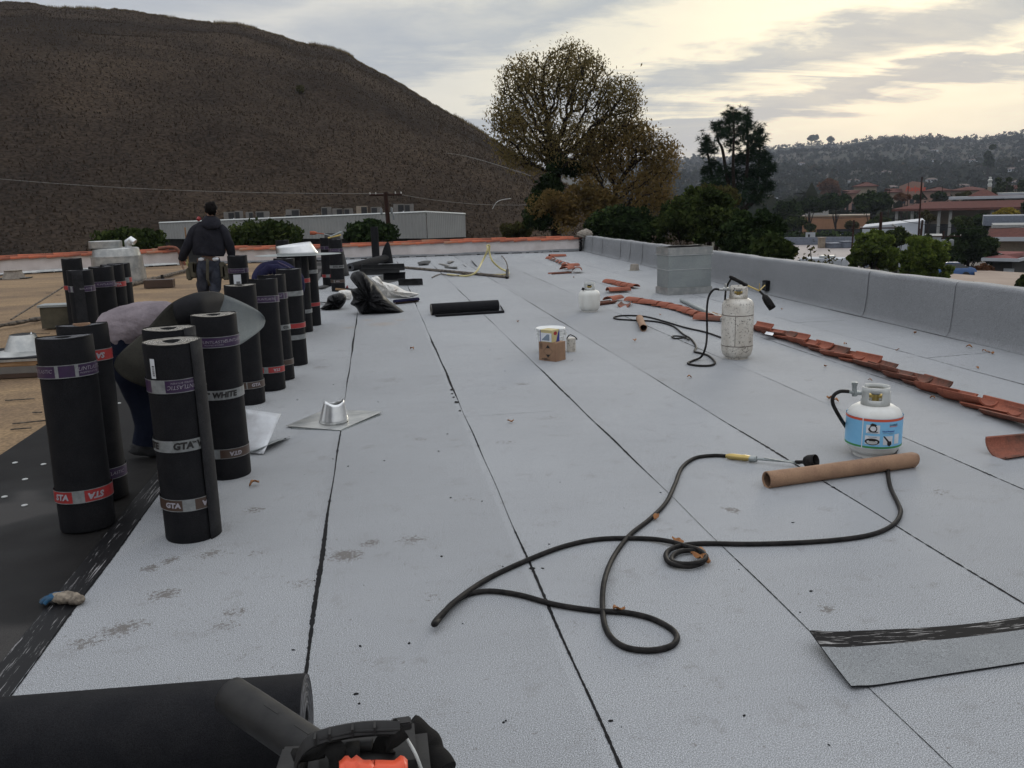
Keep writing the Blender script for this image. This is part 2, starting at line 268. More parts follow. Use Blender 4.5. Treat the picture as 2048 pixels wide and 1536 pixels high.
def underlay():
    m = bpy.data.materials.new('base_sheet'); m.use_nodes = True; t = m.node_tree; b = t.nodes['Principled BSDF']
    p = nd(t, 'ShaderNodeNewGeometry').outputs['Position']
    a = nd(t, 'ShaderNodeTexNoise', i={'Vector': p, 'Scale': 1.4, 'Detail': 7., 'Roughness': .65}).outputs[0]
    c = mixc(t, ramp(t, a, [(.35, 0.), (.65, 1.)]), (.0065, .006, .006), (.015, .014, .0135))
    q = nd(t, 'ShaderNodeTexNoise', i={'Vector': p, 'Scale': .75, 'Detail': 3.}).outputs[0]
    c = mixc(t, ramp(t, q, [(.6, 0.), (.63, .75)]), c, (.045, .041, .038))
    e = nd(t, 'ShaderNodeTexNoise', i={'Vector': nd(t, 'ShaderNodeMapping', i={0: p, 'Scale': (22, 1.3, 1)}).outputs[0], 'Scale': 1.2, 'Detail': 5., 'Roughness': .7}).outputs[0]
    c = mixc(t, ramp(t, e, [(.66, 0.), (.7, .45)]), c, (.085, .082, .08))
    sk = nd(t, 'ShaderNodeTexNoise', i={'Vector': p, 'Scale': 300., 'Detail': 1.}).outputs[0]
    c = mixc(t, 1., c, ramp(t, sk, [(.3, .6), (.7, 1.4)]), 'MULTIPLY')
    b.inputs['Specular IOR Level'].default_value = .12; t.links.new(c, b.inputs['Base Color']); t.links.new(ramp(t, q, [(.5, .7), (.63, .5)]), b.inputs['Roughness']); return m
mt['underlay'] = underlay()
def selvedge():
    m = bpy.data.materials.new('selvedge_film'); m.use_nodes = True; t = m.node_tree; b = t.nodes['Principled BSDF']; b.inputs['Roughness'].default_value = .5
    p = nd(t, 'ShaderNodeTexCoord').outputs['Object']
    e = nd(t, 'ShaderNodeTexNoise', i={'Vector': nd(t, 'ShaderNodeMapping', i={0: p, 'Scale': (60, 2.2, 1)}).outputs[0], 'Scale': 1.2, 'Detail': 6., 'Roughness': .75}).outputs[0]
    c = mixc(t, ramp(t, e, [(.575, 0.), (.61, .75)]), (.007, .007, .008), (.34, .33, .33)); b.inputs['Specular IOR Level'].default_value = .15; t.links.new(c, b.inputs['Base Color']); return m
mt['selv'] = selvedge()
def capsel():
    m = bpy.data.materials.new('scratched_selvedge'); m.use_nodes = True; t = m.node_tree; b = t.nodes['Principled BSDF']; b.inputs['Roughness'].default_value = .8; b.inputs['Specular IOR Level'].default_value = .1
    p = nd(t, 'ShaderNodeTexCoord').outputs['Object']; mpv = nd(t, 'ShaderNodeMapping', i={0: p, 'Rotation': (0, 0, .12), 'Scale': (2.5, 55, 1)}).outputs[0]
    e = nd(t, 'ShaderNodeTexNoise', i={'Vector': mpv, 'Scale': 2.2, 'Detail': 5., 'Roughness': .7}).outputs[0]
    q = nd(t, 'ShaderNodeTexNoise', i={'Vector': p, 'Scale': 6., 'Detail': 4.}).outputs[0]
    c = mixc(t, ramp(t, mth(t, 'ADD', e, mth(t, 'MULTIPLY', mth(t, 'SUBTRACT', q, .5), .25)), [(.57, 0.), (.60, .85)]), (.013, .0125, .013), (.36, .35, .34)); t.links.new(c, b.inputs['Base Color']); return m
mt['capsel'] = capsel()
mt['deck'] = M('weathered_deck', (.245, .160, .080), .95, col2=(.13, .082, .046), scale=.9, detail=9, lo=.36, hi=.66, bump=.4, bscale=25, bdist=.006, stretch=(.45, 1.2, 1), speck=.25, sscale=40, world=True)
mt['sheetface'] = M('dusty_granule_face', (.150, .168, .168), .85, col2=(.12, .135, .14), scale=3, speck=.3, sscale=300)
mt['hill'] = M('dry_hillside', (.050, .036, .025), .98, spec=.02, col2=(.026, .0195, .015), scale=.028, detail=12, lo=.40, hi=.60, bump=.7, bscale=.8, bdist=.4, speck=.4, sscale=2.2, world=True)
mt['valley'] = M('valley_ground', (.026, .03, .02), .95, spec=.1, col2=(.05, .042, .03), scale=.012, detail=8, speck=.3, sscale=.2, world=True)
mt['asphalt'] = M('car_park_asphalt', (.12, .10, .085), .9, col2=(.09, .075, .065), scale=.3, world=True)
mt['concrete'] = M('tan_concrete', (.30, .23, .18), .9, col2=(.24, .18, .14), scale=.3, world=True)
# ------------------------------------------------------------------ mesh helpers
def fast(name, V, F, mat, parent=None, smooth=False):
    me = bpy.data.meshes.new(name); V = np.asarray(V, np.float32); F = np.asarray(F, np.int32); k = F.shape[1]
    me.vertices.add(len(V)); me.vertices.foreach_set('co', V.ravel()); me.loops.add(F.size); me.loops.foreach_set('vertex_index', F.ravel())
    me.polygons.add(len(F)); me.polygons.foreach_set('loop_start', np.arange(0, F.size, k, dtype=np.int32)); me.polygons.foreach_set('loop_total', np.full(len(F), k, np.int32))
    me.update(calc_edges=True); me.validate()
    if smooth: me.polygons.foreach_set('use_smooth', np.ones(len(F), bool))
    me.materials.append(mt[mat] if isinstance(mat, str) else mat)
    o = bpy.data.objects.new(name, me); C.objects.link(o); o.parent = parent; return o
class MB:
    def __init__(s): s.v = []; s.f = []
    def add(s, vs, fs, mx=None):
        k = len(s.v); s.v += [tuple(mx @ Vector(p)) if mx else tuple(p) for p in vs]; s.f += [tuple(i + k for i in f) for f in fs]; return s
    def box(s, c, d, rz=0, mx=None, bev=0):
        x, y, z = d[0] / 2, d[1] / 2, d[2] / 2
        bm = bmesh.new(); bmesh.ops.create_cube(bm, size=1)
        for v in bm.verts: v.co = Vector((v.co.x * d[0], v.co.y * d[1], v.co.z * d[2]))
        if bev: bmesh.ops.bevel(bm, geom=list(bm.edges), offset=bev, segments=2, affect='EDGES')
        mm = Matrix.Translation(c) @ Matrix.Rotation(rz, 4, 'Z')
        if mx: mm = mx @ mm
        bm.verts.index_update()
        s.add([v.co for v in bm.verts], [[v.index for v in f.verts] for f in bm.faces], mm); bm.free(); return s
    def lathe(s, prof, n=32, mx=None, a0=0, a1=2 * PI, caps=True, spiral=0):
        full = abs(a1 - a0 - 2 * PI) < 1e-6 and not spiral; k = n if full else n + 1; vs = []; fs = []
        for r, z in prof:
            for i in range(k):
                a = a0 + (a1 - a0) * i / n; rr = r + (spiral * i / n if spiral else 0); vs.append((rr * math.cos(a), rr * math.sin(a), z))
        for j in range(len(prof) - 1):
            for i in range(n if full else k - 1):
                i2 = (i + 1) % k; fs.append((j * k + i, j * k + i2, (j + 1) * k + i2, (j + 1) * k + i))
        s.add(vs, fs, mx)
        return s
    def tube(s, pts, r, n=8, cap=True, flat=None):
        pts = [Vector(p) for p in pts]; rs = r if isinstance(r, (list, tuple)) else [r] * len(pts)
        t0 = (pts[1] - pts[0]).normalized(); up = Vector((0, 0, 1)) if abs(t0.z) < .9 else Vector((1, 0, 0)); nrm = t0.cross(up).normalized(); vs = []; fs = []; m = len(pts)
        for i, p in enumerate(pts):
            t = (pts[min(i + 1, m - 1)] - pts[max(i - 1, 0)])
            if t.length < 1e-9: t = t0.copy()
            t.normalize(); nrm = (nrm - t * nrm.dot(t)); nrm = nrm.normalized() if nrm.length > 1e-6 else t.orthogonal().normalized(); b = t.cross(nrm)
            for k in range(n):
                a = 2 * PI * k / n; f = flat or 1
                vs.append(p + (nrm * math.cos(a) + b * math.sin(a) * f) * rs[i])
        for i in range(m - 1):
            for k in range(n): fs.append((i * n + k, i * n + (k + 1) % n, (i + 1) * n + (k + 1) % n, (i + 1) * n + k))
        if cap: fs.append(tuple(range(n))[::-1]); fs.append(tuple(range((m - 1) * n, m * n)))
        return s.add(vs, fs)
    def grid(s, P):      # P[i][j] points
        a, b = len(P), len(P[0]); return s.add([q for r in P for q in r], [(i * b + j, i * b + j + 1, (i + 1) * b + j + 1, (i + 1) * b + j) for i in range(a - 1) for j in range(b - 1)])
    def poly(s, pts, mx=None): return s.add(pts, [tuple(range(len(pts)))], mx)
    def prism(s, pts, h, mx=None):
        n = len(pts); vs = [(x, y, 0) for x, y in pts] + [(x, y, h) for x, y in pts]
        return s.add(vs, [tuple(range(n))[::-1], tuple(range(n, 2 * n))] + [(i, (i + 1) % n, n + (i + 1) % n, n + i) for i in range(n)], mx)
    def build(s, name, mat, parent=None, smooth=40, solid=0):
        me = bpy.data.meshes.new(name); me.from_pydata(s.v, [], s.f); me.update()
        bm = bmesh.new(); bm.from_mesh(me); bmesh.ops.remove_doubles(bm, verts=bm.verts, dist=1e-6)
        if not solid: bmesh.ops.recalc_face_normals(bm, faces=bm.faces)
        bm.to_mesh(me); bm.free()
        if smooth:
            me.polygons.foreach_set('use_smooth', [True] * len(me.polygons)); me.set_sharp_from_angle(angle=R_(smooth))
        me.materials.append(mt[mat] if isinstance(mat, str) else mat)
        o = bpy.data.objects.new(name, me); C.objects.link(o); o.parent = parent
        if solid: md = o.modifiers.new('thick', 'SOLIDIFY'); md.thickness = solid; md.offset = 0
        return o
def tag(o, label, cat, group=None):
    o['label'] = label; o['category'] = cat
    if group: o['group'] = group
    return o
def thing(name, label, cat, loc=(0, 0, 0), rz=0, group=None):
    o = bpy.data.objects.new(name, None); C.objects.link(o); o.location = loc; o.rotation_euler = (0, 0, rz); o.empty_display_size = .1
    return tag(o, label, cat, group)
def struct(o, kind='structure'): o['kind'] = kind; return o
def dup(root, loc, rz, label=None, scale=None):
    r = root.copy(); C.objects.link(r); r.location = loc; r.rotation_euler = (0, 0, rz)
    if scale: r.scale = scale
    if label: r['label'] = label
    for ch in list(root.children):
        c = ch.copy(); C.objects.link(c); c.parent = r
        for g in ch.children:
            d = g.copy(); C.objects.link(d); d.parent = c
    return r
def smoothpts(P, k=6, closed=False):
    P = [Vector(p) for p in P]; out = []; n = len(P)
    for i in range(n - 1):
        p0 = P[max(i - 1, 0)]; p1 = P[i]; p2 = P[i + 1]; p3 = P[min(i + 2, n - 1)]
        for j in range(k):
            t = j / k; out.append(.5 * ((2 * p1) + (p2 - p0) * t + (2 * p0 - 5 * p1 + 4 * p2 - p3) * t * t + (3 * p1 - p0 - 3 * p2 + p3) * t ** 3))
    out.append(P[-1]); return out
_tx = {}
def text(s, size, shear=0., bold=0.0, sx=1.0):
    key = (s, size, shear, bold, sx)
    if key in _tx: return _tx[key]
    cu = bpy.data.curves.new('t', 'FONT'); cu.body = s; cu.size = size; cu.shear = shear; cu.offset = bold; cu.align_x = 'CENTER'; cu.align_y = 'CENTER'; cu.resolution_u = 2
    o = bpy.data.objects.new('t', cu); C.objects.link(o); dg = bpy.context.evaluated_depsgraph_get(); me = bpy.data.meshes.new_from_object(o.evaluated_get(dg))
    vs = [(v.co.x * sx, v.co.y) for v in me.vertices]; fs = [tuple(p.vertices) for p in me.polygons]
    bpy.data.objects.remove(o); bpy.data.curves.remove(cu); bpy.data.meshes.remove(me); _tx[key] = (vs, fs); return _tx[key]
def wrapmesh(mb, vf, R, z0, ang, flip=False, off=.0):
    vs, fs = vf; s = -1 if flip else 1
    mb.add([((R + off) * math.cos(ang + s * x / R), (R + off) * math.sin(ang + s * x / R), z0 + s * y) for x, y in vs], fs); return mb
def wrect(mb, x0, x1, y0, y1, R, z0, ang, off=0, n=6):
    vs = []; fs = []
    for i in range(n + 1):
        x = x0 + (x1 - x0) * i / n; vs += [(x, y0), (x, y1)]
        if i: fs.append((2 * i - 2, 2 * i, 2 * i + 1, 2 * i - 1))
    return wrapmesh(mb, (vs, fs), R, z0, ang, False, off)
# ------------------------------------------------------------------ roof surfaces (structure)
def sheet(name, pts, z, mat): return struct(MB().poly([(x, y, z) for x, y in pts]).build(name, mat, smooth=0))
YB = 27.93
def rowline(y): return 6.27 + (y - 7.47) * (6.76 - 6.27) / (27.96 - 7.47)     # foot of the parapet
sheet('roof_membrane', [(-1.32, .3), (rowline(.3) + .1, .3), (rowline(YB) + .1, YB), (-1.32, YB)], 0, 'membrane')
sheet('base_sheet', [(-2.63, .3), (-1.30, .3), (-1.30, YB), (-2.63, YB)], -.004, 'underlay')
sheet('roof_deck', [(-26, -3), (-2.55, -3), (-2.55, 27.9), (-6.1, 28.1), (-26, 20.)], -.009, 'deck')
struct(MB().poly([(0, 0, 0), (.125, 0, 0), (.125, YB - .3, 0), (0, YB - .3, 0)]).build('selvedge_strip', 'selv', smooth=0)).location = (-1.445, .3, -.0005)
# roof slab so that the roof is a body
struct(MB().box((-9.0, 12.4, -.32), (34, 31, .6)).build('roof_slab', 'tan'))
# ragged bitumen beads along the laps
def bead(x0, y0, y1, w, seed, faint=.0):
    r = random.Random(seed); vs = []; fs = []; y = y0; wl = 0
    k = 0
    while y < y1:
        wob = .002 * math.sin(y * 1.9 + seed) + .002 * math.sin(y * 5.3 + seed * 2)
        amp = .55 + .45 * math.sin(y * .83 + seed * 1.7) + .3 * math.sin(y * 2.9 + seed)
        ww = w * max(.18, amp) * r.uniform(.75, 1.25) * (1 if r.random() > faint * .5 else .3)
        if r.random() < .02: ww *= 1.9
        vs += [(x0 + wob - ww * r.uniform(.35, .5), y, .0018), (x0 + wob + ww * .5, y, .0018)]
        if k: fs.append((2 * k - 2, 2 * k - 1, 2 * k + 1, 2 * k))
        k += 1; y += .012 + .0011 * y
    return struct(fast('seam_bead', vs, fs, 'blackgl'))
for i, (x, w, ft) in enumerate([(-.33, .019, 0), (.61, .019, 0), (1.53, .016, .05), (2.45, .014, .2), (3.42, .013, .3), (4.37, .011, .5), (5.31, .011, .4)]): bead(x, .9, YB - .1, w, i + 3, ft)
bead(-1.318, .9, YB - .1, .010, 40)
def crossbead(a, b, w, seed):
    r = random.Random(seed); n = max(8, int((b - a).length / .02)); vs = []; fs = []; d = (b - a).normalized(); q = Vector((-d.y, d.x, 0))
    for k in range(n + 1):
        p = a.lerp(b, k / n) + q * .004 * math.sin(k * .35); ww = w * r.uniform(.3, 1.1)
        vs += [tuple(p + q * ww * .5 + Vector((0, 0, .0022))), tuple(p - q * ww * .5 + Vector((0, 0, .0022)))]
        if k: fs.append((2 * k - 2, 2 * k - 1, 2 * k + 1, 2 * k))
    return struct(fast('lap_bead', vs, fs, 'blackgl'))
crossbead(G(1856, 716), G(1985, 705), .010, 1); crossbead(G(1155, 523), G(1230, 514), .014, 2); crossbead(G(1200, 537), G(1262, 533), .014, 3)
crossbead(G(1585, 646), G(1690, 641), .010, 4); crossbead(G(1360, 597), G(1440, 592), .012, 5); crossbead(G(930, 834), G(1110, 822), .003, 6)
# drip blob on the second lap
mb = MB()
for (px, py, r) in [(903, 780, .018), (907, 795, .014), (913, 805, .022), (920, 822, .012), (904, 788, .012)]:
    p = G(px, py); mb.add([(p.x + r * math.cos(a) * random.uniform(.6, 1.1), p.y + 2.2 * r * math.sin(a) * random.uniform(.6, 1.1), .004) for a in np.linspace(0, 2 * PI, 10)[:-1]], [tuple(range(9))])
struct(mb.build('bitumen_drips', 'blackgl', smooth=0))
# ------------------------------------------------------------------ parapet wrapped in membrane
par = thing('parapet_wall', 'long low grey membrane covered parapet along the valley side of the roof', 'wall')
prof = [(0, -.02), (0, .0), (.016, .012), (.036, .036), (.050, .08), (.058, .2), (.07, .48), (.076, .510), (.096, .526), (.135, .53), (.27, .53), (.30, .52), (.312, .49), (.32, -4.)]
P = []; y = YB + .25
yy = [.2 + k * .09 for k in range(int((YB + .25) / .09))]
for y in yy:
    f = (YB - y) / 20.; hh = .50 + .12 * f; w = .005 * math.sin(y * 1.7) + .003 * math.sin(y * 4.7 + 1) + .003 * math.sin(y * 9.1)
    row = []
    for (x, z) in prof:
        z2 = z if z < .2 else (z - .53) + hh + w * (1 if z > .4 else .3)
        row.append((rowline(y) + x + .006 * math.sin(y * 3.3 + z * 5), y, z2))
    P.append(row)
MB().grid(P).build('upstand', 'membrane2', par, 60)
def parseam(y, wid=.014, seed=0):
    mbx = MB(); Q = []
    for x, z in [(-.001, .004), (.014, .014), (.034, .038), (.047, .082), (.055, .2), (.067, .48), (.073, .511), (.094, .529), (.135, .533), (.27, .533), (.312, .50)]:
        f = (YB - y) / 20.; hh = .50 + .12 * f; w = .005 * math.sin(y * 1.7) + .003 * math.sin(y * 4.7 + 1) + .003 * math.sin(y * 9.1)
        z2 = z if z < .2 else (z - .53) + hh + w * (1 if z > .4 else .3)
        yo = y + (.035 * (1 - min(z, .15) / .15)) * (1 if seed % 2 else .4) + .006 * math.sin(z * 30 + seed)
        xo = -.004 if z < .47 else 0
        Q.append([(rowline(y) + x + xo + .006 * math.sin(y * 3.3 + z * 5), yo - wid / 2, z2 + .003), (rowline(y) + x + xo + .006 * math.sin(y * 3.3 + z * 5), yo + wid / 2, z2 + .003)])
    mbx.grid(Q).build('seam', 'blackgl', par, 0)
def ywall(px): # y on parapet foot line for pixel column
    lo, hi = .5, 27.9
    for _ in range(40):
        m = (lo + hi) / 2; c = CR.T @ np.array([rowline(m) + .1, m, .3 - CAMH]); x = 1024 + FPX * c[0] / -c[2]
        if x > px: lo = m
        else: hi = m
    return m
for i, (px, w) in enumerate([(1187, .02), (1208, .022), (1244, .024), (1264, .02), (1288, .02), (1741, .009), (1914, .006), (1325, .016)]): parseam(ywall(px), w, i)
vb = bead(0, .9, YB - .1, .016, 77)   # black line at the foot
me = vb.data
for v_ in me.vertices: v_.co.x += rowline(v_.co.y) - .008; v_.co.z += .004
# ------------------------------------------------------------------ end wall with terracotta coping
def tilemesh(L=.46, r0=.105, r1=.080, th=.014, n=12, arc=PI):
    mbx = MB(); A0, A1 = [], []
    def ring(x, r, sc=1): return [(x, r * math.cos(a), r * math.sin(a) * .8 * sc) for a in np.linspace((PI - arc) / 2, (PI + arc) / 2, n + 1)]
    o0, o1, i0, i1 = ring(-L / 2, r0), ring(L / 2, r1), ring(-L / 2, r0 - th), ring(L / 2, r1 - th)
    k = n + 1; vs = o0 + o1 + i0 + i1; fs = []
    for i in range(n):
        fs += [(i, i + 1, k + i + 1, k + i), (2 * k + i, 3 * k + i, 3 * k + i + 1, 2 * k + i + 1), (i, 2 * k + i, 2 * k + i + 1, i + 1), (k + i, k + i + 1, 3 * k + i + 1, 3 * k + i)]
    fs += [(0, k, 3 * k, 2 * k), (n, 2 * k + n, 3 * k + n, k + n)]
    return mbx.add(vs, fs)
def endwall(name, label, A, B, h, ntile, seed, dirt=()):
    d = (B - A); L = d.length; rz = math.atan2(d.y, d.x); t = thing(name, label, 'wall', A, rz)
    n = int(L / .25); th = .22; P = []
    hf = lambda x: h + .012 * math.sin(x * .9 + seed) + .006 * math.sin(x * 3.1)
    for i in range(n + 1):
        x = L * i / n; P.append([(x, -.0, -.02), (x, -.004, .07), (x, 0, .2), (x, .004, hf(x)), (x, th, hf(x)), (x, th, -6.)])
    MB().grid(P).build('stucco_face', 'stucco', t, 0)
    MB().box((L - .002, .11, h / 2 - .02), (.02, .22, h)).build('end_face', 'stucdirt', t) if dirt else None
    # base flashing (pale metal strip) and tarry rubble along the foot
    mbx = MB(); Q = []
    for i in range(n * 2 + 1):
        x = L * i / n / 2; zt = .075 + .014 * math.sin(x * 2.3 + seed) + random.uniform(-.006, .006)
        Q.append([(x, -.012, zt), (x, -.03, .028), (x, -.06, .012)])
    mbx.grid(Q).build('base_flashing', 'bright' if 'foot' in name else ('galv' if seed == 2 else 'membrane2'), t, 0)
    mbx = MB(); x = 0
    while x < L:
        w = random.uniform(.05, .35); mbx.box((x, -.055 + random.uniform(-.02, .02), .012), (w, random.uniform(.02, .07), random.uniform(.01, .035)), random.uniform(-.2, .2)); x += w + random.uniform(0, .25 if seed != 2 else .1)
    mbx.build('tar_edge', 'blackgl', t)
    protos = []
    for q in range(4):
        protos.append(tilemesh(.47, .118 + .003 * q, .082).build('coping_tile', ['terracap', 'terracap2', 'terracap3', 'terracap'][q], t))
    step = L / ntile; k = 0
    for row, (yo, zo, ph) in enumerate([(.045, .0, 0.), (.19, .05, .45)]):
        for i in range(ntile + (0 if row == 0 else 0)):
            x = (i + .5 + ph) * step
            if x > L - .1: continue
            p = protos[k if k < 4 else random.choice((0, 0, 1, 1, 2, 3))]
            o = p if k < 4 else p.copy()
            if k >= 4: C.objects.link(o); o.parent = t
            o.location = (x, yo + random.uniform(-.01, .01), hf(x) - .01 + zo + random.uniform(-.006, .008)); o.scale = (step / .44, 1, .85)
            o.rotation_euler = (random.uniform(-.05, .05), -.045 + random.uniform(-.015, .015), random.uniform(-.025, .025)); k += 1
    return t
wallA = endwall('end_wall', 'long cream stucco wall with orange tile coping right of the hooded worker', Vector((-5.05, 27.86, 0)), Vector((6.74, 27.98, 0)), .40, 26, 1)
wallB = endwall('end_wall', 'cream stucco wall with orange tile coping left of the hooded worker', Vector((-21.5, 20.9, 0)), Vector((-6.02, 28.02, 0)), .42, 38, 2, dirt=(1,))
# worn end of that wall: tile elbow running down
tag(MB().tube(smoothpts([(-6.55, 27.9, .52), (-6.2, 27.9, .55), (-6.02, 27.9, .50), (-5.93, 27.9, .33), (-5.86, 27.9, .15), (-5.80, 27.88, .0)]), [.06, .06, .06, .06, .055, .055] + [.05] * 25, 10).build('copper_pipe', 'terradk'), 'rusty bent pipe hooked over the end of the left stucco wall', 'pipe')
# mortar lump at the corner
bm = bmesh.new(); bmesh.ops.create_icosphere(bm, subdivisions=4, radius=1)
for v in bm.verts:
    q = v.co.copy(); s = 1 + .12 * math.sin(q.x * 5 + 1) * math.cos(q.y * 4) + .06 * math.sin(q.z * 13 + q.x * 9); v.co = Vector((q.x * .26 * s, q.y * .2 * s, q.z * .15 * s))
me = bpy.data.meshes.new('mortar_lump'); bm.to_mesh(me); bm.free(); me.materials.append(mt['mortar']); me.polygons.foreach_set('use_smooth', [True] * len(me.polygons))
o = bpy.data.objects.new('mortar_lump', me); C.objects.link(o); o.location = (6.86, 28.0, .55); tag(o, 'rounded grey mortar lump capping the corner where the tile coping meets the grey parapet', 'mortar')
mb = MB()
for k in range(9): mb.box((6.72 - random.uniform(0, .06), 27.93 - random.uniform(0, .03), .03 + k * .045), (random.uniform(.05, .12), .05, random.uniform(.03, .07)), random.uniform(-.4, .4))
mb.build('stain_patch', 'blackgl', wallA).matrix_parent_inverse = wallA.matrix_basis.inverted()
# ------------------------------------------------------------------ membrane rolls
def make_roll(name, label, top, bottom=None, R=.128, bands=(), end='enddark', loose=0, sticker=0, height=1.0, group='black roofing rolls standing on end', base=None, core=None, rot=None):
    if base is None: base = G(*bottom) if bottom else None
    if base is None: t1 = G(top[0], top[1], height); base = Vector((t1.x, t1.y, 0))
    t = thing(name, label, 'roofing roll', (base.x, base.y, 0), 0, group)
    if bottom and top:
        t1 = G(top[0], top[1], height); d = (t1 - base); q = Vector((0, 0, 1)).rotation_difference(d.normalized())
        if math.degrees(q.angle) < 6: t.rotation_mode = 'QUATERNION'; t.rotation_quaternion = q
    ca = math.atan2(-base.y, -base.x); sa = ca + (loose if loose else random.uniform(1.9, 4.3))
    wob = lambda a, z: 0
    n = 56; vs = []; fs = []
    zs = [0, .008, .12, .25, .38, .5, .62, .75, .88, height - .01, height]
    for z in zs:
        for i in range(n + 1):
            a = sa + 2 * PI * i / n; rr = R + .005 * (i / n) + .0014 * math.sin(3 * a + z * 4 + sa) + .0012 * math.sin(2 * a - z * 9 + sa * 3) * min(1, z * 3) - (.003 if z in (0, height) else 0)
            vs.append((rr * math.cos(a), rr * math.sin(a), z + (.003 * math.sin(2 * a + 1) if z == height else 0)))
    k = n + 1
    for j in range(len(zs) - 1):
        for i in range(n): fs.append((j * k + i, j * k + i + 1, (j + 1) * k + i + 1, (j + 1) * k + i))
        fs.append((j * k + n, j * k, (j + 1) * k, (j + 1) * k + n))
    MB().add(vs, fs).build('roll_body', 'black', t, 50)
    rc = .042
    mbx = MB(); P = []
    for jj in range(9):
        r = rc + (R + .001 - rc) * jj / 8; row = []
        for i in range(n + 1):
            a = sa + 2 * PI * i / n; rr = r + (.005 * i / n if jj == 8 else 0); row.append((rr * math.cos(a), rr * math.sin(a), height - .004 + .003 * math.sin(2 * a + 1) - .004 * (jj % 2) + random.uniform(-.001, .001)))
        P.append(row)
    mbx.grid(P).build('layered_end', end, t, 0)
    MB().lathe([(rc, height - .003), (rc, height - .3)], 24).lathe([(0.001, height - .3), (rc, height - .3)], 24).build('core_hole', 'cardd' if core else 'grille', t)
    if core: MB().lathe([(rc - .006, height - .02), (rc - .006, height + .006), (rc + .003, height + .006), (rc + .003, height - .02)], 28).build('cardboard_core', 'card', t)
    RB = R + .0082
    for b in bands:
        kind, z, w = b[0], b[1], b[2]; base_m = {'purple': 'purple', 'red': 'red', 'brown': 'brownp', 'grey': 'silver'}[kind]
        bo = MB().lathe([(RB, z - w / 2), (RB, z + w / 2)], 56).build('printed_band', base_m, t, 60); tx, ty = random.uniform(-.012, .012), random.uniform(-.012, .012); bo.rotation_euler = (tx, ty, 0); bo.location = (-z * ty, z * tx, 0)
        eg = MB()
        for s in (-1, 1): eg.lathe([(RB + .0008, z + s * w / 2 - .0018), (RB + .0008, z + s * w / 2 + .0018)], 56)
        if kind != 'grey': eg.build('band_edge', 'silver', bo)
        for (a0, a1) in b[4] if len(b) > 4 else ():
            g = MB(); wrect(g, a0, a1, -w / 2, w / 2, RB, z, ca, .0008, 8).build('blank_panel', 'silver', bo)
        for (s, xo, size, shear, fl, sx) in b[3] if len(b) > 3 else ():
            g = MB(); bold = size * (.05 if kind == 'grey' or len(s) < 4 else -.006)
            wrapmesh(g, text(s, size, shear, bold, sx), RB, z + (0 if not isinstance(xo, tuple) else xo[1]), ca + (xo if not isinstance(xo, tuple) else xo[0]) / RB, fl, .0022)
            g.build('lettering', 'darklet' if kind == 'grey' else 'pale', bo, 0)
    if loose:
        Q = []
        for z in np.linspace(.0, height + .004, 14):
            row = []
            for i in range(8):
                f = i / 7; a = ca + loose + f * .8; lift = .009 + .002 * math.sin(z * 5) + .006 * (1 - f) ** 2 * (.4 + .6 * z); row.append(((R + lift) * math.cos(a), (R + lift) * math.sin(a), z))
            Q.append(row)
        MB().grid(Q).build('loose_end', 'flap', t, 60, solid=.004)
    if sticker:
        st = MB(); wrect(st, sticker[0], sticker[0] + sticker[2], 0, sticker[3], RB, sticker[1], ca, .001, 4); so_ = st.build('paper_label', 'white', t)
        g = MB(); x = 0
        while x < .045: w = random.choice([.002, .0035, .005]); wrect(g, sticker[0] + sticker[2] * .35, sticker[0] + sticker[2] * .85, .012 + x, .012 + x + w, RB, sticker[1], ca, .0018, 2); x += w + random.choice([.002, .003])
        g.build('barcode', 'darklet', so_)
    return t
FL = 'FLINTLASTIC'
S_ = lambda s, xo, size=.024, sh=.25, fl=False, sx=1.1: (s, xo, size, sh, fl, sx)
make_roll('roofing_roll', 'nearest black roofing roll on the left, purple band high and red band low', (127, 672), (177, 1050), .131,
    bands=[('purple', .835, .062, [S_(FL, (.115, .006), .027), S_('MODIFIED BITUMEN', (.11, -.014), .012), S_(FL, (-.15, .004), .026, sx=1)], [(-.062, -.045), (.030, .047)]), ('red', .19, .062, [S_('STA', .058, .042, .2, True), S_('STA', -.12, .042, .2)], [(-.058, .0)])])
make_roll('roofing_roll', 'black roofing roll with brown cardboard core and red band behind the nearest left roll', (163, 648), (208, 993), .131, core=1,
    bands=[('red', .83, .06, [S_('SA', .08, .04, .2, True)], []), ('purple', .155, .06, [S_(FL, .055, .026), S_(FL, -.13, .026)], [])])
make_roll('roofing_roll', 'near black roofing roll with a white barcode label, GTA lettering and loose outer edge', (343, 680), (387, 1068), .128, end='endpale', loose=.60, sticker=(-.118, .84, .026, .095),
    bands=[('purple', .80, .062, [S_(FL, (.035, -.004), .028, .25, True, .95), S_('MODIFIED BITUMEN', (.035, .016), .012, .2, True)], [(-.128, -.052)]),
           ('grey', .505, .058, [('GTA', -.002, .046, .12, False, 1.0), ('TM', (.052, .012), .014, 0, False, 1), ('WHITE', .135, .046, .12, False, 1.0), ('WHITE', -.20, .046, .12, False, 1.0)], []),
           ('brown', .205, .058, [S_('GTA', .10, .036, .1, True), S_('GTA', -.085, .036, .1)], [(-.035, .024)])])
make_roll('roofing_roll', 'black roofing roll with pale frayed end hidden behind the roll with the barcode label', (337, 655), None, .128, end='endpale', loose=.55, bands=[('purple', .80, .06), ('brown', .2, .06)])
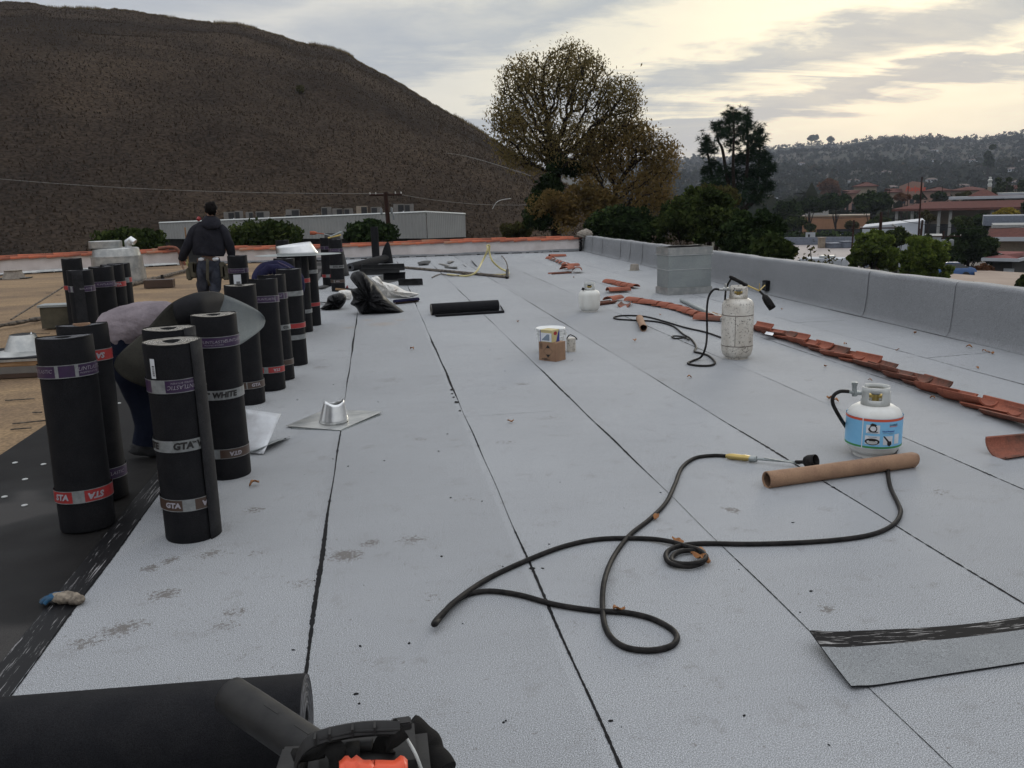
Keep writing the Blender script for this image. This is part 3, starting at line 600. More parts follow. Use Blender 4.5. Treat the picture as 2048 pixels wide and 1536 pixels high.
make_roll('roofing_roll', 'black roofing roll with WHITE in dark letters on its middle band, under the curved sheet', (427, 632), (458, 948), .128, end='endpale',
    bands=[('purple', .845, .06, [S_(FL, (-.015, .002), .024, .2), S_('MODIFIED BITUMEN', (-.015, -.016), .011, .2), S_(FL, (.125, .004), .025)], []),
           ('grey', .53, .058, [('WHITE', .02, .046, .15, False, 1.0), ('TM', (-.075, .012), .016, 0, False, 1)], []),
           ('brown', .165, .056, [S_('GTA', .055, .034, .1, True), S_('GTA', -.2, .034, .1)], [(-.08, -.04)])])
make_roll('roofing_roll', 'black roofing roll with white rimmed top and brown GTA band behind the curved sheet', (482, 583), (500, 805), .126, end='endpale',
    bands=[('brown', .17, .056, [S_('GTA', .065, .036, .1)], [(-.016, -.008)])])
make_roll('roofing_roll', 'black roofing roll with purple and red STA bands, next after the white rimmed one', (524, 557), (542, 778), .127,
    bands=[('purple', .82, .056, [S_('FLINTLASTIC', (.03, 0), .026, .1)], [(.105, .112)]), ('red', .19, .054, [S_('STA', .07, .034, .1, True)], [(-.05, -.01)])])
make_roll('roofing_roll', 'black roofing roll with a plum band and two grey bands in mid row', (542, 549), (562, 758), .127,
    bands=[('purple', .80, .054, [S_('FLINT', .05, .026, .1)], [(.108, .116)]), ('grey', .5, .05, [('GTA', .1, .034, 0, False, 1)]), ('brown', .17, .05, [], [(-.05, .04)])], end='endpale')
make_roll('roofing_roll', 'black roofing roll almost hidden in the row, only its grey and red banded edge showing', None, None, .125, base=Vector((-.90, 9.15, 0)), bands=[('grey', .75, .05), ('red', .42, .05), ('grey', .3, .05)])
make_roll('roofing_roll', 'black roofing roll with a bare upper half behind the draped navy jacket', (564, 513), (580, 675), .127, bands=[('red', .2, .05, [S_('STA', .05, .03, .1)], [])])
make_roll('roofing_roll', 'black roofing roll under the shiny metal collar with one red band and one grey band', (600, 507), (607, 663), .127, loose=-.5,
    bands=[('red', .68, .055, [], [(-.06, .02)]), ('grey', .28, .05)], end='enddark')
make_roll('roofing_roll', 'black roofing roll behind the one under the metal collar, its right edge showing', None, None, .125, base=Vector((-.94, 12.25, 0)), bands=[('grey', .75, .05), ('red', .3, .05)])
make_roll('roofing_roll', 'black roofing roll with purple band and torn white paper right of the hooded worker', (474, 511), None, .128, bands=[('purple', .80, .06, [S_('MODIFIED BITUMEN', -.02, .02, .1)], [(.075, .082)])], sticker=(-.075, .60, .10, .15))
make_roll('roofing_roll', 'black roofing roll with its purple band showing above the edge of the metal collar', (564, 480), None, .13, bands=[('purple', .86, .06, [S_('FLINT', .05, .03, .1)], [(-.06, -.05)])])
# left group
make_roll('roofing_roll', 'rearmost and leftmost black roofing roll in the cluster on the bare deck', (142, 517), None, .13, bands=[('red', .60, .06)])
make_roll('roofing_roll', 'front black roofing roll of the cluster on the bare deck, with a loose edge', (159, 540), None, .13, bands=[('purple', .80, .062, [S_('FLINTLASTIC', .03, .026, .1)], [(-.13, -.10), (.10, .106)])], loose=-.62)
make_roll('roofing_roll', 'second black roofing roll of the cluster on the bare deck, purple banded', (201, 533), None, .13, bands=[('purple', .80, .06, [S_(FL, .03, .03, .2)], [])])
make_roll('roofing_roll', 'third black roofing roll of the cluster on the bare deck, with a bright red band', (223, 529), None, .13, bands=[('red', .77, .06, [S_('STA', .05, .04, 0)], [(.02, .03)])])
make_roll('roofing_roll', 'last black roofing roll on the right of the cluster on the bare deck', (236, 527), None, .13, bands=[('red', .80, .06, [], [(.06, .12)])])
# far group
make_roll('roofing_roll', 'black roofing roll with purple and red bands under the torch, by the black bags', (657, 472), (659, 572), .13, bands=[('purple', .80, .06, [], [(-.06, -.05)]), ('red', .22, .06, [], [(-.06, .02)])])
make_roll('roofing_roll', 'black roofing roll with a white GTA band, front of the far group by the bags', (671, 476), (677, 582), .13,
    bands=[('purple', .80, .06, [S_('FLINTLASTIC', -.02, .024, 0)], [(-.115, -.108), (.06, .07)]), ('grey', .48, .058, [('GTA', -.03, .045, 0, False, 1.1), ('WHITE', .1, .045, 0, False, 1)]), ('brown', .2, .055, [S_('GTA', 0, .03, 0)], [(-.08, -.06)])])
make_roll('roofing_roll', 'slim tall black roofing roll standing alone against the end wall', (749, 455), (752, 519), .115)
# half-opened sheets against the wall
def coneroll(name, label, base, h, r0, r1, a0, a1, mat='black', cut=0):
    t = thing(name, label, 'roofing sheet', base); Q = []
    for j in range(10):
        f = j / 9; row = []
        for i in range(22):
            g = i / 21; a = a0 + (a1 - a0) * g; r = r0 + (r1 - r0) * f; hh = h * (1 - cut * abs(g - .62) ** 1.6 * 2.6); row.append((r * math.cos(a), r * math.sin(a), hh * f))
        Q.append(row)
    MB().grid(Q).build('curled_sheet', mat, t, 60, solid=.006); return t
coneroll('curled_sheet', 'tall black sheet curled open into a cone behind the far roll with the torch', Vector((-1.0, 21.2, 0)), 1.02, .34, .17, -2.9, .9, 'granule_back')
coneroll('curled_sheet', 'short black sheet curled into a half cone against the end wall', Vector((.28, 25.3, 0)), .62, .21, .15, -3.0, .2, 'black', .9)
# lying rolls
def lyroll(name, label, A, B, R, mat='black', end='endpale', arc=None, group=None, spir=True):
    A = Vector(A); B = Vector(B); d = B - A; L = d.length; t = thing(name, label, 'roofing roll', A, 0, group); q = Vector((0, 0, 1)).rotation_difference(d.normalized())
    t.rotation_mode = 'QUATERNION'; t.rotation_quaternion = q
    if arc: MB().grid([[(R * (1 + .03 * math.sin(9 * f)) * math.cos(a), R * math.sin(a), L * f) for a in np.linspace(arc[0], arc[1], 20)] for f in np.linspace(0, 1, 5)]).build('roll_body', mat, t, 60, solid=.006); return t
    prof_ = [(R - .002, 0), (R, .004), (R, L * .5), (R, L - .004), (R - .002, L)]
    MB().lathe(prof_, 48, spiral=.005, a0=.4, a1=.4 + 2 * PI).build('roll_body', mat, t, 50)
    for zz_ in (.003, L - .003):
        P = []
        for jj in range(9):
            r = .04 + (R + .001 - .04) * jj / 8; P.append([(r * math.cos(a), r * math.sin(a), zz_ + (.005 if zz_ > .1 else -.005) * (jj % 2)) for a in np.linspace(0, 2 * PI, 41)])
        MB().grid(P).build('layered_end', end, t, 0)
    MB().lathe([(.04, .002), (.04, L - .002)], 20).build('core_hole', 'grille', t)
    return t
lyroll('roofing_roll', 'big black roofing roll lying on its side in the left foreground under the blower tube', (-1.33, 2.37, .138), (-.275, 2.315, .138), .134, end='enddark')
# partly unrolled roll in mid field
ur = lyroll('roofing_roll', 'black roofing roll lying partly unrolled in the middle of the roof', G(862, 619, .085) , G(996, 611, .085), .085)
fl = []
a_, b_ = G(862, 622), G(1000, 612); c_, d_ = G(872, 634), G(1008, 626)
MB().grid([[Vector(a_.lerp(c_, f)).lerp(b_.lerp(d_, f), g) + Vector((0, 0, .006 + .035 * (1 - f) ** 3 + .008 * math.sin(g * 4) * f)) for f in np.linspace(0, 1, 8)] for g in np.linspace(0, 1, 10)]).build('unrolled_strip', 'membrane', None, 60, solid=.005)
us = bpy.data.objects['unrolled_strip']; us.parent = ur; us.matrix_parent_inverse = (Matrix.Translation(ur.location) @ ur.rotation_quaternion.to_matrix().to_4x4()).inverted()
o = MB().tube([c_ + Vector((0, 0, .02)), d_ + Vector((0, 0, .02))], .02, 8).tube([a_ + Vector((0, 0, .02)), c_ + Vector((0, 0, .02))], .010, 6).tube([b_ + Vector((0, 0, .02)), d_ + Vector((0, 0, .02))], .010, 6).build('rolled_edge', 'black'); o.parent = ur; o.matrix_parent_inverse = us.matrix_parent_inverse
# scraps lying far left-centre
def onG(px, py, z=0): return G(px, py, z)
lyroll('roofing_roll', 'thin black roll propped at a slant against the half cone by the end wall', G(700, 535, .10), atY(772, 516, 25.2), .105, 'black', 'enddark')
lyroll('roofing_offcut', 'long grey backed offcut lying behind the black bag, upper of two', G(722, 538, .06), G(808, 536, .06), .11, 'granule_back', arc=(-.2, 3.0))
lyroll('roofing_offcut', 'long grey backed offcut lying behind the black bag, lower of two', G(718, 547, .05), G(798, 545, .05), .11, 'granule_back', arc=(-.1, 2.6))
lyroll('roofing_offcut', 'short dark half tube offcut open towards the left, near the black bag', G(768, 558, .05), G(812, 556, .05), .13, 'black', arc=(-.5, 3.3))
oc_ = lyroll('roofing_offcut', 'short dark half tube offcut with a red band around it, near the black bag', G(795, 570, .02), G(844, 569, .02), .12, 'granule_back', arc=(-.1, 3.0))
MB().grid([[(.127 * math.cos(a), .127 * math.sin(a), z) for a in np.linspace(-.05, 2.95, 16)] for z in (.30, .37)]).build('red_band', 'red', oc_)
tag(MB().grid([[G(637 + 22 * f, 573 - 6 * f + 5 * g, .01 + .1 * f * (1 - f)) for f in np.linspace(0, 1, 6)] for g in np.linspace(0, 1, 4)]).build('membrane_scrap', 'granule_back', None, 60, solid=.004), 'small grey curled scrap beside the foot of the far rolls', 'scrap')
tag(MB().poly([G(745, 553, .012), G(775, 549, .014), G(800, 560, .012), G(770, 566, .016)]).build('membrane_scrap', 'granule_back', None, 0, solid=.004), 'flat grey scrap between the bag and the half tubes', 'scrap')
# ------------------------------------------------------------------ shiny collars, cones, metal sheets
def plate(mbx, a, b, c, d, th=.003): mbx.add([a, b, c, d] + [Vector(p) - Vector((0, 0, th)) for p in (a, b, c, d)], [(0, 1, 2, 3), (7, 6, 5, 4), (0, 4, 5, 1), (1, 5, 6, 2), (2, 6, 7, 3), (3, 7, 4, 0)])
cone = thing('pipe_flashing', 'shiny metal cone flashing on a square plate lying alone on the pale roof', 'flashing')
mb = MB(); plate(mb, G(572, 856) + Vector((0, 0, .016)), G(680, 862) + Vector((0, 0, .006)), G(765, 828) + Vector((0, 0, .02)), G(652, 820) + Vector((0, 0, .008))); mb.build('base_plate', 'galv', cone, 0)
mb = MB(); plate(mb, G(582, 858) + Vector((0, 0, .006)), G(684, 862) + Vector((0, 0, .002)), G(762, 830) + Vector((0, 0, .006)), G(655, 822) + Vector((0, 0, .003))); mb.build('lower_plate', 'galvdull', cone, 0)
cc_ = G(668, 846); P = []
for j, f in enumerate(np.linspace(0, 1, 8)):
    row = []
    for i in range(41):
        a = 2 * PI * i / 40; r = .112 - .040 * f; h = .150 + .016 * math.cos(2 * a - .5) - .006 * math.sin(a); row.append(Vector((cc_.x + r * math.cos(a) + .012 * f, cc_.y + r * math.sin(a), .016 + h * f)))
    P.append(row)
MB().grid(P).build('cone', 'bright', cone, 60, solid=.0015)
ws = thing('metal_sheet', 'bent pale metal sheet leaning by the foot of the second row roll', 'metal sheet')
p0, p1, p2, p3 = G(478, 903, .01), atY(488, 818, 6.0), atY(562, 828, 6.0), G(527, 908, .01)
P = [[Vector(p0.lerp(p3, g)).lerp(p1.lerp(p2, g), f) + Vector((0, .02 * math.sin(f * 3.1), 0)) for f in np.linspace(0, 1, 8)] for g in np.linspace(0, 1, 8)]
MB().grid(P).build('sheet', 'palesheet', ws, 60, solid=.002)
tag(MB().grid([[G(500 + 78 * g, 905 - 32 * g, .02 + .03 * math.sin(3.1 * g)).lerp(G(500 + 80 * g, 893 - 20 * g, .01), f) for f in np.linspace(0, 1, 5)] for g in np.linspace(0, 1, 8)]).build('metal_offcut', 'galvdull', None, 60, solid=.002), 'narrow dull curled metal strip beside the bent pale sheet', 'metal strip')
mg = MB().lathe([(.02, 0), (.055, .0), (.06, .05), (.064, .052)], 24).build('plastic_cup', 'whitepl'); mg.location = G(494, 873, .0); tag(mg, 'small cream cup behind the lettered roll with the curved sheet', 'cup')
# collar on top of the rolls
col = thing('metal_collar', 'shiny slanted metal collar on a thin round plate resting on top of the rolls', 'flashing', (-1.01, 11.72, 1.012))
MB().lathe([(0.0005, 0), (.56, 0), (.56, -.003), (0.0005, -.003)], 40).build('round_plate', 'galvdull', col).scale = (1, .62, 1)
P = []
for f in np.linspace(0, 1, 5): P.append([((.27 - .05 * f) * math.cos(a) - .05 * f, (.27 - .05 * f) * math.sin(a) * .8, .003 + (.135 + .025 * math.cos(a)) * f) for a in np.linspace(0, 2 * PI, 41)])
MB().grid(P).build('collar', 'bright', col, 60, solid=.002)
# curb with flashing at left edge
cu0 = G(120, 752); cu1 = G(0, 757); curb = thing('roof_curb', 'low timber roof curb with a metal edge strip behind the nearest left roll', 'curb', (-4.9, (cu0.y + cu1.y) / 2 + .4, 0))
for nm, z0, z1, mm, ex in [('base_board', 0, .045, 'brownp', 0), ('grey_fascia', .045, .115, 'ac', -.01), ('timber_strip', .115, .165, 'wood', -.02), ('metal_edge', .165, .19, 'galv', .005), ('felt_top', .19, .2, 'black', -.01)]:
    MB().box((0, 0, (z0 + z1) / 2), (3.6 + ex, .8 + ex, z1 - z0 - .001)).build(nm, mm, curb)
fc = thing('pipe_flashing', 'galvanised cone flashing standing on the timber roof curb at the left edge', 'flashing', G(50, 704, .2))
MB().lathe([(.34, 0), (.25, .012), (.19, .03), (.12, .19), (.121, .19)], 40).build('cone', 'galv', fc); MB().lathe([(.118, .185), (.0005, .16)], 30).build('dark_opening', 'grille', fc)
tag(MB().lathe([(.03, 0), (.02, .1), (.002, .14)], 12).build('metal_tip', 'bright'), 'small pale metal tip sticking up behind the cone flashing on the curb', 'metal tip').location = G(66, 690, .26)
# hood / duct
hd = G(240, 566); hood = thing('roof_vent', 'wide round galvanised roof vent with a lid, near the left stucco wall', 'vent', hd)
MB().lathe([(.60, 0), (.59, .34), (.565, .35), (.56, .62), (.53, .63), (.50, .80), (.46, .82), (.0005, .83)], 40).build('drum', 'galv', hood)
MB().lathe([(.605, .33), (.605, .36)], 40).build('seam_ring', 'galv', hood); MB().lathe([(.575, .61), (.575, .64)], 40).build('seam_ring', 'galv', hood)
MB().lathe([(.36, .83), (.36, .98), (.35, .985), (.0005, .985)], 32).build('lid', 'galv', hood).location = (-.22, 0, 0)
MB().tube([(.28, 0, .82), (.28, 0, .95), (.36, -.02, 1.0), (.44, -.04, .93)], .08, 12).build('small_elbow', 'bright', hood)
# plain sheet-metal duct box
A, B, D_ = G(1335, 591), G(1424, 586), G(1321, 585); ax = (B - A); rz = math.atan2(ax.y, ax.x); w = ax.length; dep = .48; H = .80
dk = thing('sheet_metal_duct', 'tall square galvanised sheet metal duct beside the grey parapet', 'duct', A, rz)
mb = MB(); mb.box((w / 2, dep / 2, H / 2 + .06), (w - .03, dep - .03, H - .12), bev=.004); mb.build('casing', 'galvdull', dk)
MB().box((w / 2, dep / 2, .06), (w + .01, dep + .01, .12), bev=.006).build('base_flange', 'galv', dk)
MB().box((w / 2, dep / 2, H - .06), (w, dep, .12), bev=.006).build('top_cap', 'galv', dk)
mb = MB(); mb.box((w / 2, dep / 2, H - .128), (w + .012, dep + .012, .012)); mb.box((w / 2, dep / 2, H * .53), (w - .02, dep - .02, .012)); mb.build('seam_ridges', 'bright', dk)
tc_ = tag(MB().grid([[A + Vector((.12 + .5 * f, .05 + .3 * g + .05 * f, H + .012 + .035 * max(0, f - .6) * 2 + .012 * math.sin(f * 5))) for f in np.linspace(0, 1, 10)] for g in np.linspace(0, 1, 4)]).build('membrane_scrap', 'black', None, 60, solid=.006), 'black scrap of sheet lying on top of the square metal duct', 'scrap')
# small vent boot, black drain, pipe
vb_ = thing('vent_boot', 'small squat grey vent boot at the foot of the far parapet', 'vent', G(1269, 541)); MB().lathe([(.13, 0), (.11, .03), (.10, .13), (.09, .15), (.0005, .15)], 6).build('boot', 'mortar', vb_); MB().lathe([(.16, 0), (.16, .006), (.0005, .006)], 20).build('flange', 'galvdull', vb_)
scp = G(1541, 592, .12); yw = ywall(1541)
sc_ = thing('scupper_drain', 'square black scupper set low in the grey parapet behind the dirty gas bottle', 'drain', (rowline(yw) + .045, yw, .14)); MB().box((0, 0, 0), (.10, .17, .17), bev=.008).build('surround', 'black', sc_); MB().box((-.05, 0, .0), (.006, .12, .12)).build('opening', 'grille', sc_)
pp = thing('steel_pipe', 'long grey steel pipe lying beside the row of clay tiles behind the dirty gas bottle', 'pipe')
MB().tube([G(1362, 600, .03), G(1440, 637, .03)], .028, 12).build('pipe', 'galvdull', pp); MB().tube([G(1436, 634, .03), G(1446, 640, .03)], .036, 12).build('coupling', 'galvdull', pp)
tag(MB().tube([G(1425, 626, .02), G(1505, 655, .02)], .02, 8).build('timber_stick', 'wood'), 'brown timber stick lying behind the dirty gas bottle', 'stick')
# ------------------------------------------------------------------ loose clay tiles
tp = tilemesh(.42, .10, .082, .013, 12, PI * .86); tiles = []
def tile(label, loc, rz, up=True, tilt=0, roll=0, mat=None, grp='loose clay roof tiles', pitch=0, sc=1):
    if not tiles: o = tp.build('clay_tile', 'terra'); tiles.append(o)
    else:
        o = tiles[0].copy(); C.objects.link(o); tiles.append(o)
        if mat: o.data = DKM
    o.rotation_euler = (roll + (0 if up else PI), pitch, rz); o.location = loc; o.scale = (sc, sc, sc); return tag(o, label, 'roof tile', grp)
DK = tilemesh(.42, .10, .082, .013, 12, PI * .86).build('clay_tile', 'terradk')
DKM = DK.data; bpy.data.objects.remove(DK)
def trow(label, pts, n, up=True, mat=None, zstep=.0, jit=.05, off=0., grp=None, dense=True):
    P = smoothpts([G(*p) for p in pts], 10); L = [0]
    for i in range(1, len(P)): L.append(L[-1] + (P[i] - P[i - 1]).length)
    for k in range(n):
        s = L[-1] * (k + .5) / n; i = max(1, next(j for j in range(len(L)) if L[j] >= s)); p = P[i - 1].lerp(P[i], (s - L[i - 1]) / max(1e-6, L[i] - L[i - 1])); d = P[i] - P[i - 1]
        a = math.atan2(d.y, d.x)
        tile(label, (p.x + random.uniform(-.01, .01), p.y, (.004 if up else .086) + zstep + random.uniform(0, .008)), a + random.uniform(-jit, jit) + off, up, 0, random.uniform(-.12, .12), (mat if random.random() < .35 else None), grp or label, -.07 if up else -.06)
        if not up: tiles[-1].scale = (random.uniform(1.05, 1.3), random.uniform(1.1, 1.25), 1.05); tiles[-1].rotation_euler.x += random.uniform(-.25, .25)
trow('terracotta tile in the far overlapping row of small tiles near the parapet corner', [(1098, 517), (1122, 527), (1145, 535)], 7, True, 'dk', jit=.12)
for (px, py, rz, lb) in [(1120, 543, .2, 'broken terracotta tile lying hollow side up at the near end of the far row'), (1135, 539, 1.0, 'terracotta tile standing across the pile at the near end of the far row'), (1155, 541, 1.3, 'terracotta tile with a tarry end closing the far row'), (1115, 514, .1, 'single bright terracotta tile lying above the far row'), (1142, 534, .7, 'terracotta tile on top of the pile in the far row')]:
    tile(lb, G(px, py, .05 if py != 514 else 0), rz, py not in (543,), mat='dk' if py in (543, 541) else None, sc=1.2)
trow('terracotta tile in the short overlapping row behind the small white gas bottle', [(1215, 565), (1245, 572), (1272, 577)], 5, True, None, jit=.1)
for q, lb in enumerate(['bright terracotta tile under another in front of the short row', 'bright terracotta tile on top in front of the short row']):
    tile(lb, G(1237, 583 - q, .0 + .03 * q), .08 + .05 * q, True, sc=1.0)
for (px, py, rz, up, lb, mm) in [(1208, 601, .5, False, 'dark terracotta tile lying hollow side up right beside the small white gas bottle', 'dk'), (1228, 600, .8, True, 'pale orange tile leaning among the dark tiles beside the small white gas bottle', None), (1250, 604, 1.2, False, 'blackened tile with tar beside the small white gas bottle', 'dk')]:
    tile(lb, G(px, py, .06 if not up else .02), rz, up, mat=mm)
trow('terracotta tile in the middle overlapping row running towards the dirty gas bottle', [(1262, 603), (1300, 610), (1345, 618), (1390, 632), (1418, 638)], 9, True, None, jit=.1)
tile('terracotta tile with a tar filled mouth at the near end of the middle row', G(1420, 641, .004), -.7, True, mat='dk')
trow('terracotta tile lying hollow side up in the long row behind the gas bottles', [(1503, 658), (1570, 678), (1640, 702), (1720, 728), (1800, 757), (1880, 788), (1960, 817), (2060, 856)], 17, False, 'dk', jit=.10)
tile('single terracotta tile lying hollow side up at the right edge of the photo', G(2050, 884, .075), .12, False, mat='dk', sc=1.0, roll=.5)
# white sticker on a tile
tag(MB().poly([G(1529, 668, .06), G(1545, 671, .065), G(1548, 666, .07), G(1533, 663, .065)]).build('paper_scrap', 'white', None, 0, solid=.001), 'small white printed scrap on the long tile row', 'paper')
# ------------------------------------------------------------------ gas bottles
def bottle(name, label, base, R, H, mat, collar_h, cR, rz, foot=.05):
    t = thing(name, label, 'gas bottle', base, rz); hb = H - collar_h
    pr = [(R * .66, foot * .30), (R * .80, foot * .55), (R * .91, foot * 1.05), (R * .98, foot * 1.9), (R, foot * 2.6), (R, hb * .52), (R, hb - R * .55), (R * .97, hb - R * .36), (R * .86, hb - R * .18), (R * .66, hb - R * .06), (R * .4, hb - .004), (R * .15, hb), (0.0005, hb)]
    MB().lathe(pr, 48).build('vessel', mat, t, 50)
    MB().lathe([(R * .68, 0), (R * .70, .0), (R * .70, foot * .6), (R * .68, foot * .6)], 40).build('foot_ring', mat, t)
    # collar with hand slots
    n = 40; a0 = .55 * PI - PI * 1.0; mb = MB(); zb = hb - R * .05
    cuts = lambda a: (-2.35 < a < -.85) or (.9 < a < 2.2)
    Q = []
    for z0, z1, flt in ((zb, zb + collar_h * .33, 0), (zb + collar_h * .33, zb + collar_h * .74, 1), (zb + collar_h * .74, zb + collar_h, 2)):
        for i in range(n):
            a = -PI + 2 * PI * i / n; b = -PI + 2 * PI * (i + 1) / n; m = (a + b) / 2
            if flt == 1 and (-2.1 < m < -1.04 or .9 < m < 2.2): continue
            if flt >= 1 and (2.55 < m or m < -2.9): continue
            if flt == 2 and -.35 < m < .3: continue
            mb.add([(cR * math.cos(a), cR * math.sin(a), z0), (cR * math.cos(b), cR * math.sin(b), z0), (cR * math.cos(b), cR * math.sin(b), z1), (cR * math.cos(a), cR * math.sin(a), z1)], [(0, 1, 2, 3)])
    mb.build('collar', 'collar' if mat != 'tankold' else mat, t, 50, solid=.005)
    MB().tube([(0, 0, hb - .01), (0, 0, hb + collar_h * .5)], .02, 12).tube([(-.045, 0, hb + collar_h * .4), (.045, 0, hb + collar_h * .4)], .014, 10).build('valve', 'brass', t)
    MB().lathe([(.026, hb + collar_h * .5), (.028, hb + collar_h * .66), (.0005, hb + collar_h * .68)], 12).build('valve_knob', 'galvdull' if mat != 'tankmid' else 'rubber', t)
    return t, hb
# 1: labelled bottle
b1 = G(1744, 908); zc1 = zover(b1, 768); R1_ = .164
t1, hb1 = bottle('gas_bottle', 'white gas bottle with a sky blue printed label behind the long cardboard tube', b1, R1_, .445, 'tanknew', .115, .083, math.atan2(-b1.y, -b1.x) + PI / 2)
ca = -PI / 2; zl, zu = .078, .268; zm = (zl + zu) / 2; RL = R1_ + .0015
lab = MB().lathe([(RL, zl), (RL, zu)], 56).build('label', 'label', t1, 60)
MB().lathe([(RL + .0006, zu - .019), (RL + .0006, zu - .004)], 56).build('red_stripe', 'lred', lab); MB().lathe([(RL + .0006, zu - .003), (RL + .0006, zu)], 56).build('white_edge', 'white', lab)
MB().lathe([(RL + .0006, zl + .003), (RL + .0006, zl + .015)], 56).build('green_stripe', 'lgreen', lab)
MB().lathe([(RL + .0006, zl - .001), (RL + .0006, zl + .002)], 56).build('white_edge', 'white', lab)
g = MB(); wrect(g, -.066, -.060, 0, zu - zl, RL, zl, ca, .001, 2).build('white_seam', 'white', lab)
k1 = .001
for (x0, x1, y0, y1) in [(-.042, .036, .098, .15), (-.046, .038, .028, .082), (.058, .118, .028, .082), (.132, .17, .03, .09)]:
    g = MB(); wrect(g, x0, x1, y0, y1, RL, zl, ca, .001, 8).build('panel', 'white', lab)
g = MB(); 
def wpoly(g, pts, off): # polygon as fan with wrap
    cx = sum(p[0] for p in pts) / len(pts); cy = sum(p[1] for p in pts) / len(pts); vs = [(cx, cy)] + pts; fs = [(0, i + 1, (i + 1) % len(pts) + 1) for i in range(len(pts))]; wrapmesh(g, (vs, fs), RL, zl, ca, False, off)
def wring(g, cx, cy, rx, ry, w, off, a0=0, a1=2 * PI, n=28):
    vs = []; fs = []
    for i in range(n + 1):
        a = a0 + (a1 - a0) * i / n; vs += [(cx + rx * math.cos(a), cy + ry * math.sin(a)), (cx + (rx - w) * math.cos(a), cy + (ry - w) * math.sin(a))]
        if i: fs.append((2 * i - 2, 2 * i, 2 * i + 1, 2 * i - 1))
    wrapmesh(g, (vs, fs), RL, zl, ca, False, off)
wring(g, -.002, .128, .023, .022, .006, .002); wring(g, -.002, .124, .028, .019, .005, .0024, PI * .9, PI * 1.75); wrect(g, -.002, .027, .106, .110, RL, zl, ca, .002, 3)
wpoly(g, [(-.022, .15), (-.008, .162), (.006, .158), (.018, .152), (.012, .144), (-.01, .142)], .0024); g.build('hose_picture', 'darklet', lab, 0)
g = MB(); wpoly(g, [(-.004 + .042 * math.cos(a), .046 + .021 * math.sin(a)) for a in np.linspace(0, 2 * PI, 25)[:-1]], .002); g.build('burner_picture', 'darklet', lab, 0)
g = MB(); wpoly(g, [(-.004 + .03 * math.cos(a), .040 + .010 * math.sin(a)) for a in np.linspace(0, 2 * PI, 25)[:-1]], .003); g.build('burner_glow', 'collar', lab, 0)
g = MB(); wpoly(g, [(.057, .082), (.066, .083), (.096, .05), (.108, .05), (.113, .03), (.098, .018), (.085, .026), (.084, .046)], .002); g.build('brush_picture', 'darklet', lab, 0)
for (s, x, y, sz, mm, sh) in [('U-HAUL', .122, .150, .016, 'darklet', .1), ('Need Propane?', .09, .112, .0125, 'blubox', 0)]:
    g = MB(); wrapmesh(g, text(s, sz, sh, sz * .03), RL, zl + y, ca + x / RL, False, .002); g.build('lettering', mm, lab, 0)
g = MB(); wrect(g, .092, .150, .1395, .1425, RL, zl, ca, .0022, 4); g.build('red_rule', 'lred', lab, 0)
g = MB()
for y, x0, x1 in [(.100, .055, .13), (.094, .09, .125), (.1055, -.03, .02), (.1015, -.035, .022), (.076, -.03, .022), (.072, -.025, .02)]: wrect(g, x0, x1, y, y + .0018, RL, zl, ca, .0022, 5)
g.build('small_print', 'fig', lab, 0)
# regulator and hose (top-level hose with torch)
def px3(px, py, ref): return atY(px, py, ref.y)
reg = MB(); a = px3(1722, 786, b1); bq = px3(1708, 786, b1); reg.tube([a, bq], .013, 10).tube([px3(1709, 792, b1), px3(1709, 768, b1)], [.016, .013], 10).tube([bq, px3(1697, 783, b1)], .011, 10).lathe([(.017, 0), (.018, .02), (.0005, .024)], 12, Matrix.Translation(px3(1709, 771, b1)))
reg = reg.build('regulator', 'galvdull'); tag(reg, 'grey regulator screwed to the labelled white gas bottle', 'regulator')
hs = [px3(1697, 783, b1), px3(1680, 783, b1), px3(1667, 792, b1), px3(1666, 808, b1), px3(1680, 835, b1), atY(1695, 858, b1.y + .2), G(1712, 884, .03), G(1745, 880, .014), G(1790, 888, .014), G(1790, 905, .014), G(1780, 925, .014)]
gp = [(1776, 945), (1781, 975), (1795, 1005), (1801, 1025), (1788, 1048), (1750, 1067), (1690, 1078), (1600, 1085), (1500, 1088), (1400, 1087), (1352, 1094), (1332, 1108), (1340, 1126), (1375, 1133), (1403, 1126), (1408, 1112), (1390, 1102), (1362, 1103), (1345, 1113), (1346, 1124)]
gp2 = [(1372, 1128), (1402, 1124), (1412, 1113), (1398, 1100), (1370, 1092), (1340, 1083), (1290, 1077), (1200, 1078), (1130, 1092), (1060, 1118), (980, 1155), (920, 1195), (880, 1232), (868, 1247), (872, 1246), (885, 1229), (905, 1207), (935, 1189), (980, 1182), (1040, 1190), (1110, 1209), (1190, 1221), (1250, 1225), (1300, 1236), (1340, 1256), (1354, 1275), (1340, 1293), (1295, 1301), (1245, 1292), (1214, 1262), (1205, 1215), (1209, 1160), (1228, 1112), (1260, 1070), (1300, 1038), (1332, 1005), (1350, 968), (1364, 935), (1390, 916), (1425, 911), (1452, 912)]
hz_ = []
for i, p in enumerate(gp): hz_.append(G(p[0], p[1], .012 + (.006 if 9 < i < 20 else 0)))
for i, p in enumerate(gp2):
    z = .012
    if i < 6: z = .028 if i < 4 else .02
    if 11 <= i <= 14: z = .03
    if i in (21, 30, 31): z = .03 if i == 31 else z
    hz_.append(G(p[0], p[1], z))
tag(MB().tube(smoothpts(hs + hz_, 7), .0115, 10).build('gas_hose', 'rubber'), 'long black gas hose looping over the pale roof from the labelled bottle to the torch', 'hose')
